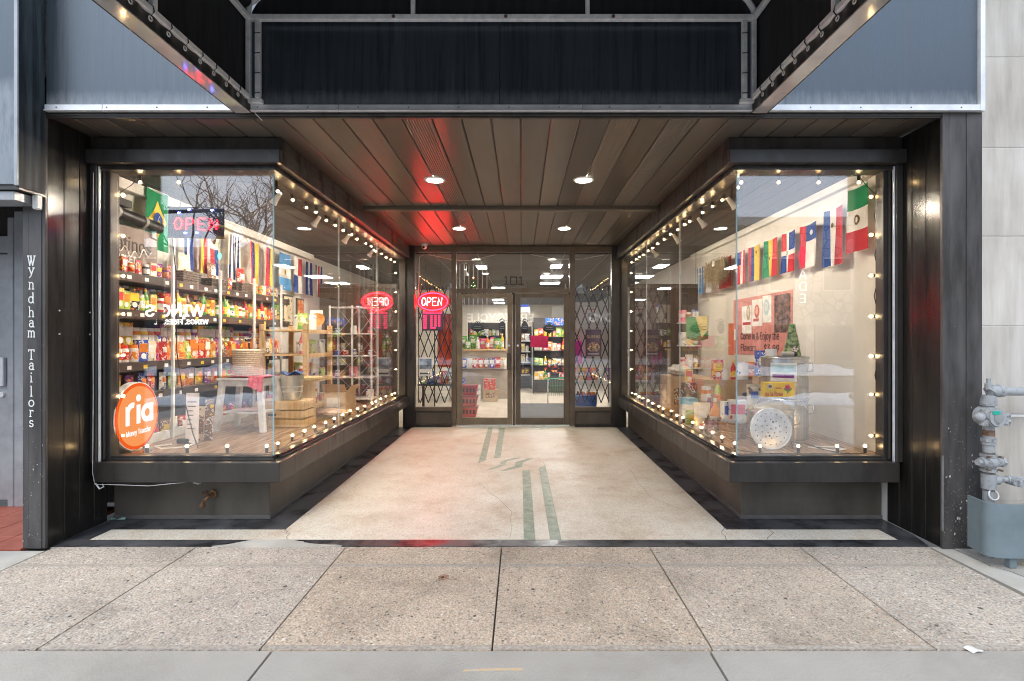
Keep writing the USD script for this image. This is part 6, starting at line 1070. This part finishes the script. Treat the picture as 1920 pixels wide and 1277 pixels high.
ct = thing('sales_counter', 'counter with piled goods deep inside behind the left door', 'counter', loc=(-1.0, 12, 0)); ct.part('front', bb(-1.55, -.30, 11.8, 12.3, 0, 1.12, .004), noisy('counter_front', (.34, .28, .21), (.46, .39, .3), 3, .4)); ct.part('top', bb(-1.58, -.27, 11.77, 12.33, 1.12, 1.16, .004), PINE); ct.part('shelf_edge', bb(-1.55, -.3, 11.76, 11.8, .70, .73), WM)
r_ = random.Random(31)
for j in range(11):
    k2 = r_.choice(['bag', 'box', 'jar', 'bottle']); c = r_.choice(['yellow', 'red', 'green', 'white', 'cream', 'orange', 'pink', 'lime']); put(k2, c, 'white', (-1.48 + .115 * j, 11.9 + .1 * (j % 2), 1.16), r_.uniform(-.3, .3), f'{c} {NOUN[k2]} on the counter behind the left door, {ORD[j]} from its left', 'goods on the counter', (1.2, 1.2, r_.uniform(1.0, 1.7)))
for j in range(9):
    k2 = r_.choice(['bag', 'box']); c = r_.choice(['white', 'blue', 'red', 'brown', 'cream']); put(k2, c, 'white', (-1.45 + .13 * j, 11.70, .73), 0, f'{c} {NOUN[k2]} along the front ledge of the counter, {ORD[j]} from its left', 'goods on the counter ledge', (1.1, .9, 1.1))
def gondola(name_lab, x0, x1, y, levels, top, cols, gname, seed):
    t = thing('store_shelf', name_lab, 'shelf', 'free standing shelves inside the shop', loc=((x0 + x1) / 2, y, 0)); t.part('back', bb(x0, x1, y + .25, y + .28, 0, top), DARKWOOD)
    for x in (x0, x1): t.part('upright', bb(x - .02, x + .02, y - .02, y + .28, 0, top), BLACK)
    rr = random.Random(seed)
    for li, z in enumerate(levels):
        t.part('shelf_board', bb(x0 + .021, x1 - .021, y - .03, y + .249, z - .03, z), WM if seed % 2 else BLACK)
        n = int((x1 - x0 - .1) / .115)
        for j in range(n + 1):
            k2 = rr.choice(['bag', 'box', 'jar', 'bottle', 'pouch']); c = rr.choice(cols); put(k2, c, rr.choice(['white', 'yellow']), (x0 + .075 + .115 * j, y + .04, z), rr.uniform(-.15, .15), f'{c} {NOUN[k2]}, {ORD[j]} from left on the {ORD[li]} board of {gname}', f'goods on {gname}', (1, 1, rr.uniform(.85, 1.15)))
    return t
g1 = gondola('black shelf full of colourful packs seen through the right door', .32, 1.30, 13.0, (.35, .72, 1.10, 1.45), 1.95, ['green', 'red', 'yellow', 'white', 'orange', 'cream', 'pink', 'lime'], 'the black shop shelf', 8); g1.part('blue_header', bb(.62, 1.28, 12.95, 13.0, 1.74, 1.93), pack('header', (.02, .12, .45), (.7, .3, .1), (.6, .1, .2), 9))
gondola('narrow white shelf of bread beside the black shop shelf', -.02, .28, 14.2, (.40, .75, 1.05, 1.35), 1.75, ['cream', 'white', 'brown', 'yellow'], 'the white shop shelf', 9)
gondola('shelf of goods deep behind the left door', -1.6, -.5, 15.5, (1.15, 1.5), 1.9, ['yellow', 'cream', 'red', 'white', 'green'], 'the far shop shelf', 10)
gc = thing('green_cart', 'green wire basket stand with red flowers behind the right door', 'basket stand', loc=(.72, 10.9, 0)); gc.part('rim', tube([(.56, 10.8, .55), (1.0, 10.8, .55), (1.0, 11.1, .55), (.56, 11.1, .55), (.56, 10.8, .55)], .012, 6, False), plain('cart_green', (.02, .30, .08), .4)); gc.part('wire', [cyl((.56 + .055 * i, 10.8, .55), (.60 + .045 * i, 10.83, .18), .004, 5) for i in range(9)] + [cyl((.56, 10.8, .4), (1.0, 10.8, .4), .004, 5)], plain('cart_green', (0, 0, 0))); gc.part('leg', [cyl((.58, 10.82, 0), (.58, 10.82, .55), .008, 6), cyl((.98, 10.82, 0), (.98, 10.82, .55), .008, 6), cyl((.58, 11.08, 0), (.58, 11.08, .55), .008, 6), cyl((.98, 11.08, 0), (.98, 11.08, .55), .008, 6)], WM)
r_ = random.Random(6); fl = thing('red_flowers', 'bunch of red flowers with dark leaves behind the right door', 'flowers', loc=(.72, 10.9, .5)); pet = []; lea = []
for i in range(60):
    p = np.array((.72 + r_.gauss(0, .13), 10.95 + r_.gauss(0, .08), .75 + r_.gauss(0, .13))); tr = trimesh.Trimesh(np.array([p, p + np.array([r_.uniform(-.06, .06) for _ in range(3)]), p + np.array([r_.uniform(-.06, .06) for _ in range(3)])]), [[0, 1, 2]], process=False); (pet if i % 2 else lea).append(tr)
fl.part('petals', pet, cl_('red'), smooth=False); fl.part('leaves', lea, plain('dark_leaf', (.03, .07, .03), .5), smooth=False); fl.part('pot', lathe([(.0001, .5), (.09, .5), (.11, .66), (.0001, .66)], 16, (.72, 10.95, 0)), BLACK)
hs = thing('hanging_sign', 'white hanging shop sign with a blue top behind the right door', 'sign', loc=(X(985, 13), 12, 2.1)); hx = X(985, 12.0); hs.part('board', bb(hx - .11, hx + .11, 12.0, 12.01, Z(586, 12), Z(576, 12)), PAPER); hs.part('blue_strip', bb(hx - .12, hx + .08, 12.0, 12.01, Z(575.5, 12), Z(571, 12)), cl_('blue')); hs.part('wire', [cyl((hx - .1, 12.005, Z(571, 12)), (hx - .1, 12.005, 2.75), .003, 4), cyl((hx + .06, 12.005, Z(571, 12)), (hx + .06, 12.005, 2.75), .003, 4)], BLACK)
for i in range(7):
    x = X(862 + 8.5 * i, 9.2); rb_ = thing('hanging_ribbon', f'thin white ribbon hanging inside the top of the left door, {ORD[i]} from the left', 'ribbon', 'white ribbons inside the left door', loc=(x, 9.2, 2.2)); rb_.part('ribbon', bx(x - .008, x + .008, 9.2, 9.203, Z(578 + (i * 37 % 17), 9.2), 2.745), PAPER)
ts = thing('small_tree', 'tiny lit Christmas tree on the ledge behind the transom', 'Christmas tree', loc=(ex(886), 8.22, 2.2)); tx2 = ex(886)
for i in range(3): ts.part('branches', lathe([(.055 - .013 * i, 2.215 + .045 * i), (.0001, 2.29 + .042 * i)], 12, (tx2, 8.2, 0)), plain('tree_green', (.02, .12, .03), .7))
ts.part('fairy_lights', [ball((tx2 + .045 * (1 - j / 16) * math.cos(j * 2.4), 8.2 + .045 * (1 - j / 16) * math.sin(j * 2.4), 2.22 + .0085 * j), .004, 1) for j in range(15)], emit('fairy', (1.0, .8, .35), 22)); ts.part('star', ball((tx2, 8.2, 2.385), .012, 1), emit('fairy_star', (1.0, .25, .08), 10)); ts.part('base', cyl((tx2, 8.2, 2.197), (tx2, 8.2, 2.216), .02, 10), PINE)
lg = thing('inner_ledge', 'narrow bronze ledge inside above the entrance doors', 'ledge', loc=(0, 8.2, 2.19)); lg.part('ledge', bb(ex(856), ex(1067), 8.105, 8.28, 2.18, 2.196), DOORB)
fg = thing('small_figurine', 'small white figurine at the right end of the ledge over the doors', 'figurine', loc=(ex(1062), 8.2, 2.2)); fg.part('figure', lathe([(.0001, 2.197), (.02, 2.197), (.012, 2.23), (.016, 2.25), (.006, 2.265), (.011, 2.278), (.0001, 2.288)], 14, (ex(1062), 8.2, 0)), WHITE)
gw = thing('transom_wire', 'pale sagging wire strung inside along the top of the entrance', 'wire', loc=(0, 8.15, 2.7)); gw.part('wire', tube([(ex(782), 8.15, ez(560)), (ex(784), 8.15, ez(480)), (ex(795), 8.15, ez(474)), (ex(850), 8.15, ez(486)), (ex(880), 8.15, ez(487)), (ex(935), 8.15, ez(474)), (ex(990), 8.15, ez(474)), (ex(1040), 8.15, ez(484)), (ex(1090), 8.15, ez(484)), (ex(1135), 8.15, ez(476))], .006, 5), plain('pale_wire', (.55, .5, .42), .6))
# ornate black plaques on the door glass
def plaque(px, py, tall, label):
    x, z = ex(px), ez(py); t = thing('door_plaque', label, 'plaque', 'ornate black plaques on the door glass', loc=(x, 8.06, z)); y = 8.060
    w, h = (.055, .10) if tall else (.105, .062)
    t.part('plaque', face(flat(affinity.scale(Point(0, 0).buffer(1, 14), w, h).union(affinity.rotate(sbox(-w * .6, -w * .6, w * .6, w * .6), 45)), .004), (x, y, z)), BLACK)
    sc2 = []
    for s in (-1, 1): sc2.append(tube([(x + s * (w * .3 + .045 * q * math.cos(q * 4)), y + .0, z + h + .005 + .03 * math.sin(q * 4) * q + .02 * q) for q in np.linspace(.1, 1.5, 16)], .005, 5))
    sc2.append(tube([(x - .05, y, z + h + .0), (x - .02, y, z + h + .03), (x, y, z + h + .045), (x + .02, y, z + h + .03), (x + .05, y, z + h + .0)], .005, 5)); t.part('scrollwork', sc2, BLACK)
    t.part('small_print', [bx(x - w * .5, x + w * .5, 8.0545, 8.0555, z + .012, z + .018), bx(x - w * .6, x + w * .6, 8.0545, 8.0555, z - .015, z - .009)], plain('print_grey', (.35, .33, .3), .5))
plaque(895, 614, False, 'oval black scrolled plaque on the left door'); plaque(941.5, 614, True, 'tall black scrolled plaque at the right edge of the left door'); plaque(984, 614, True, 'tall black scrolled plaque at the left edge of the right door'); plaque(1030, 616, False, 'oval black scrolled plaque on the right door')

ss = thing('small_wall_shelf', 'small white shelf of packs at the far end of the right display', 'shelf', loc=(2.6, 7.9, 1.0))
for z in (.95, 1.30, 1.65): ss.part('shelf_board', bb(2.45, 2.78, 7.80, 7.98, z - .02, z, .003), WM)
for zi, z in enumerate((.95, 1.30, 1.65)):
    for j in range(3): c = ('red', 'cream', 'brown', 'white', 'yellow', 'green', 'pink', 'orange', 'blue')[zi * 3 + j]; put(('jar', 'box', 'pouch')[(j + zi) % 3], c, 'white', (2.51 + .10 * j, 7.88, z), -.2, f'{c} {NOUN[("jar", "box", "pouch")[(j + zi) % 3]]} on the small white wall shelf of the right display', None, (1, 1, 1))

for j, (x, z, w, h, c) in enumerate(((-1.42, 0, .34, .30, 'cream'), (-1.05, 0, .30, .36, 'white'), (-.68, 0, .32, .26, 'brown'), (-1.40, .302, .28, .22, 'blue'), (-.70, .262, .26, .24, 'red'))):
    q_ = thing('stock_carton', f'{c} printed carton stacked on the floor before the counter, {ORD[j]} of five', 'box', 'cartons before the counter', loc=(x, 11.4, z)); q_.part('carton', bb(x - w / 2, x + w / 2, 11.3, 11.55, z + .002, z + h, .004), CARD if c in ('cream', 'brown') else pk_(c)); q_.part('print', bb(x - w * .35, x + w * .35, 11.298, 11.2995, z + h * .3, z + h * .75, .0004), pk_(c)); q_.part('tape', bx(x - .03, x + .03, 11.2985, 11.2995, z + h * .76, z + h * .99), plain('tape', (.5, .38, .24), .2))
# ------------------------------------------------------------------ across the street (seen as reflections in the glass)
PANE = plain('far_window_dark', (.03, .035, .04), .08)
def building(label, x0, x1, h, wallm, floors, bays, y=-16.0, wz0=3.6, trim=CONC2):
    t = thing('street_building', label, 'building', loc=((x0 + x1) / 2, y, 0))
    t.part('wall', bx(x0, x1, y - 9, y, 0, h), wallm); t.part('cornice', bb(x0 - .05, x1 + .05, y + .002, y + .22, h - .35, h + .05, .03), trim)
    bw = (x1 - x0) / bays
    for f in range(floors):
        for b in range(bays):
            c = x0 + bw * (b + .5); z = wz0 + f * 3.0
            w = t.part('window', bb(c - bw * .28, c + bw * .28, y + .002, y + .06, z, z + 1.6, .01), trim); w.part('pane', bx(c - bw * .28 + .08, c + bw * .28 - .08, y + .061, y + .066, z + .08, z + 1.52), PANE)
    for b in range(bays):
        c = x0 + bw * (b + .5); s = t.part('shop_front', bb(c - bw * .42, c + bw * .42, y + .002, y + .08, .1, 2.05, .02), plain('shop_frame', (.08, .08, .085), .4)); s.part('pane', bx(c - bw * .42 + .1, c + bw * .42 - .1, y + .081, y + .086, .45, 1.95), PANE)
    return t
BRICKR = MT('far_brick', {'g': ('geometry', {}), 'm': ('mapping', {'rotation': (PI / 2, 0, 0)}), 'b': ('brick_texture', {'scale': 1.0, 'brick_width': .23, 'row_height': .075, 'mortar_size': .01, 'color1': (.20, .075, .05), 'color2': (.26, .11, .07), 'mortar': (.35, .32, .29)}), 'p': ('principled_bsdf', {'roughness': .85})}, [('g.position', 'm.vector'), ('m.vector', 'b.vector'), ('b.color', 'p.base_color')], 'p.BSDF')
FIELD = MT('far_fieldstone', {'g': ('geometry', {}), 'v': ('voronoi_texture', {'scale': 2.2, 'feature': 'distance_to_edge'}), 'v2': ('voronoi_texture', {'scale': 2.2}), 's': ('separate_color', {}), 'r': ('rgb_ramp', {'ramp': [(0, (.22, .20, .18)), (1, (.46, .43, .39))]}), 'e': ('map_range', {'from_min': .02, 'from_max': .07, 'to_min': 0, 'to_max': 1, 'clamp': True}), 'mx': ('mix_color', {'a': (.12, .11, .10)}), 'p': ('principled_bsdf', {'roughness': .85})}, [('g.position', 'v.vector'), ('g.position', 'v2.vector'), ('v2.color', 's.color'), ('s.r', 'r.fac'), ('v.distance', 'e.value'), ('e.result', 'mx.fac'), ('r.color', 'mx.b'), ('mx.result', 'p.base_color')], 'p.BSDF')
bw_ = building('dark brick wings shop with white letters across the street', -26, -9, 5.6, BRICKR, 1, 5)
bw_.part('sign_band', bb(-18.2, -13.6, -15.94, -15.86, 1.95, 3.1, .02), plain('sign_band', (.02, .03, .03), .4))
LET = emit('lit_letters', (1.0, .98, .92), 5.0)
bw_.part('sign_letters', face(text("WING\u00b7S", .52, 2.75, .03, True), (-16.0, -15.84, 2.45), '+y'), LET); bw_.part('sign_letters', face(text('WINGS. FRIES. FL', .22, 2.5, .03, True), (-15.7, -15.84, 2.08), '+y'), LET)
bc_ = building('low pale shop building with a bicycle sign across the street', -8.9, 5.9, 4.6, noisy('far_render', (.26, .25, .24), (.36, .35, .33), 1, .8), 0, 4)
bc_.part('sign_letters', face(text('ER BICYCLE', .5, 4.2, .03, True), (-1.3, -15.9, 2.5), '+y'), emit('lit_letters_dim', (1.0, .98, .94), 2.2))
building('low fieldstone building across the street', 6.0, 20.9, 7.0, FIELD, 1, 6)
building('tall dark brick block across the street', 21.0, 34, 13.0, BRICKR, 3, 4)
bx_ = thing('street_banner', 'hanging white banner with a red diamond across the street', 'banner', loc=(13.0, -15.6, 4)); bx_.part('board', bb(12.55, 13.3, -15.7, -15.66, 3.0, 5.9, .01), plain('banner_grey', (.25, .25, .26), .5)); bx_.part('diamond', face(flat(Polygon([(0, -.5), (.3, 0), (0, .5), (-.3, 0)]), .02), (12.92, -15.65, 5.2), '+y'), emit('banner_red', (.9, .03, .12), 1.6)); bx_.part('arm', cyl((12.92, -15.98, 5.6), (12.92, -15.7, 5.6), .04, 8), BLACK)
bx_.part('lettering', [face(text(c, .42, depth=.02), (12.92, -15.65, 4.15 - .55 * i), '+y') for i, c in enumerate('ADE')], emit('banner_white', (1, 1, 1), 1.6))
SNOW = noisy('snow', (.62, .64, .68), (.82, .84, .87), 6, .6, bump=.03)
def snowbank(x0, x1, y, h, w, label, seed):
    r = random.Random(seed); n = int((x1 - x0) * 3); ph = [r.uniform(0, 6) for _ in range(4)]
    def f(u, v):
        x = x0 + (x1 - x0) * u; a = (v - .5) * 2; env = (1 - a * a) * min(1, 6 * u, 6 * (1 - u))
        return (x, y + a * w * .5, -.05 + h * env * (.65 + .2 * math.sin(x * 2.1 + ph[0]) + .15 * math.sin(x * 5.3 + a * 3 + ph[1]) + .1 * math.sin(x * 11 + a * 7 + ph[2])))
    t = thing('snow_bank', label, 'snow bank', 'snow banks along the kerbs', loc=((x0 + x1) / 2, y, 0)); t.part('snow', grid(f, n, 10), SNOW, smooth=True)
snowbank(-9, -1.2, -3.7, .30, .9, 'low snow bank along the near kerb at the left', 1); snowbank(1.6, 9, -3.7, .28, .9, 'low snow bank along the near kerb at the right', 2); snowbank(-20, 20, -13.0, .5, 1.2, 'long snow bank along the far kerb', 3)
BARK = noisy('bark', (.05, .042, .036), (.11, .095, .08), 12, .9)
def tree(x, y, h, label, seed):
    r = random.Random(seed); t = thing('bare_tree', label, 'tree', 'bare street trees', loc=(x, y, 0)); limbs = []
    def grow(p, d, l, rad, lev):
        pts = [p]; q = p.copy(); dd = d.copy()
        for i in range(4): dd = dd + np.array([r.gauss(0, .10), r.gauss(0, .10), r.gauss(.04, .06)]); dd /= np.linalg.norm(dd); q = q + dd * l / 4; pts.append(q.copy())
        limbs.append(tube(pts, np.linspace(rad, rad * .55, 5), 5 if lev < 2 else 3, False))
        if lev >= 5: return
        for k in range(2 if lev == 0 else r.choice((2, 3, 3))):
            a = np.array([r.gauss(0, 1), r.gauss(0, 1), r.gauss(.25, .5)]); a -= dd * (a @ dd); a /= np.linalg.norm(a); e = dd * r.uniform(.6, .9) + a * r.uniform(.45, .8); e /= np.linalg.norm(e)
            grow(pts[r.choice((2, 3, 4))] if k else pts[4], e, l * r.uniform(.62, .8), rad * .58, lev + 1)
    t.part('trunk', tube([(x, y, -.1), (x + .03, y, h * .15), (x, y + .03, h * .30)], [.20, .16, .14], 10), BARK)
    for a in (0, 2.1, 4.2): grow(np.array((x, y + .03, h * .29)), np.array((.55 * math.cos(a + seed), .55 * math.sin(a + seed), .8)), h * .24, .11, 1)
    t.part('branches', limbs, BARK, smooth=False)
tree(-9.6, -9.0 + -5.2, 9.5, 'bare street tree across the road, left of two', 3); tree(-6.6, -14.4, 9.0, 'bare street tree across the road, right of two', 5); tree(-12.8, -14.3, 10.0, 'bare street tree across the road, far left one', 9); tree(-8.0, -14.9, 11.0, 'taller bare street tree across the road, between two lower ones', 12); tree(-11.3, -14.9, 10.5, 'taller bare street tree across the road, just left of the middle', 14)
tl_ = thing('traffic_light', 'yellow traffic light with its green lamp lit across the street', 'traffic light', loc=(-7.9, -5.5, 0)); tx3, ty3, tz3 = -7.75, -5.6, 3.85
tl_.part('pole', cyl((-9.4, ty3, -.13), (-9.4, ty3, 4.9), .08, 10), BLACK); tl_.part('arm', cyl((-9.4, ty3, 4.7), (tx3 - .0, ty3, 4.75), .05, 8), BLACK); tl_.part('housing', bb(tx3 - .17, tx3 + .17, ty3 - .12, ty3 + .08, tz3 - .5, tz3 + .5, .03), plain('signal_yellow', (.62, .40, .05), .4)); tl_.part('hanger', cyl((tx3, ty3, tz3 + .5), (tx3, ty3, 4.75), .03, 8), BLACK)
for i, c in enumerate(('red', 'amber', 'green')): tl_.part('lamp', cyl((tx3, ty3 + .081, tz3 + .32 - .32 * i), (tx3, ty3 + .10, tz3 + .32 - .32 * i), .10, 14), [plain('lamp_red', (.08, .01, .01), .3), plain('lamp_amber', (.09, .05, .01), .3), emit('lamp_green', (.05, 1.0, .6), 5)][i]); tl_.part('visor', tube([(tx3, ty3 + .08, tz3 + .32 - .32 * i), (tx3, ty3 + .28, tz3 + .31 - .32 * i)], .115, 14, False), BLACK)
stage.SetDefaultPrim(stage.GetPrimAtPath('/World'))
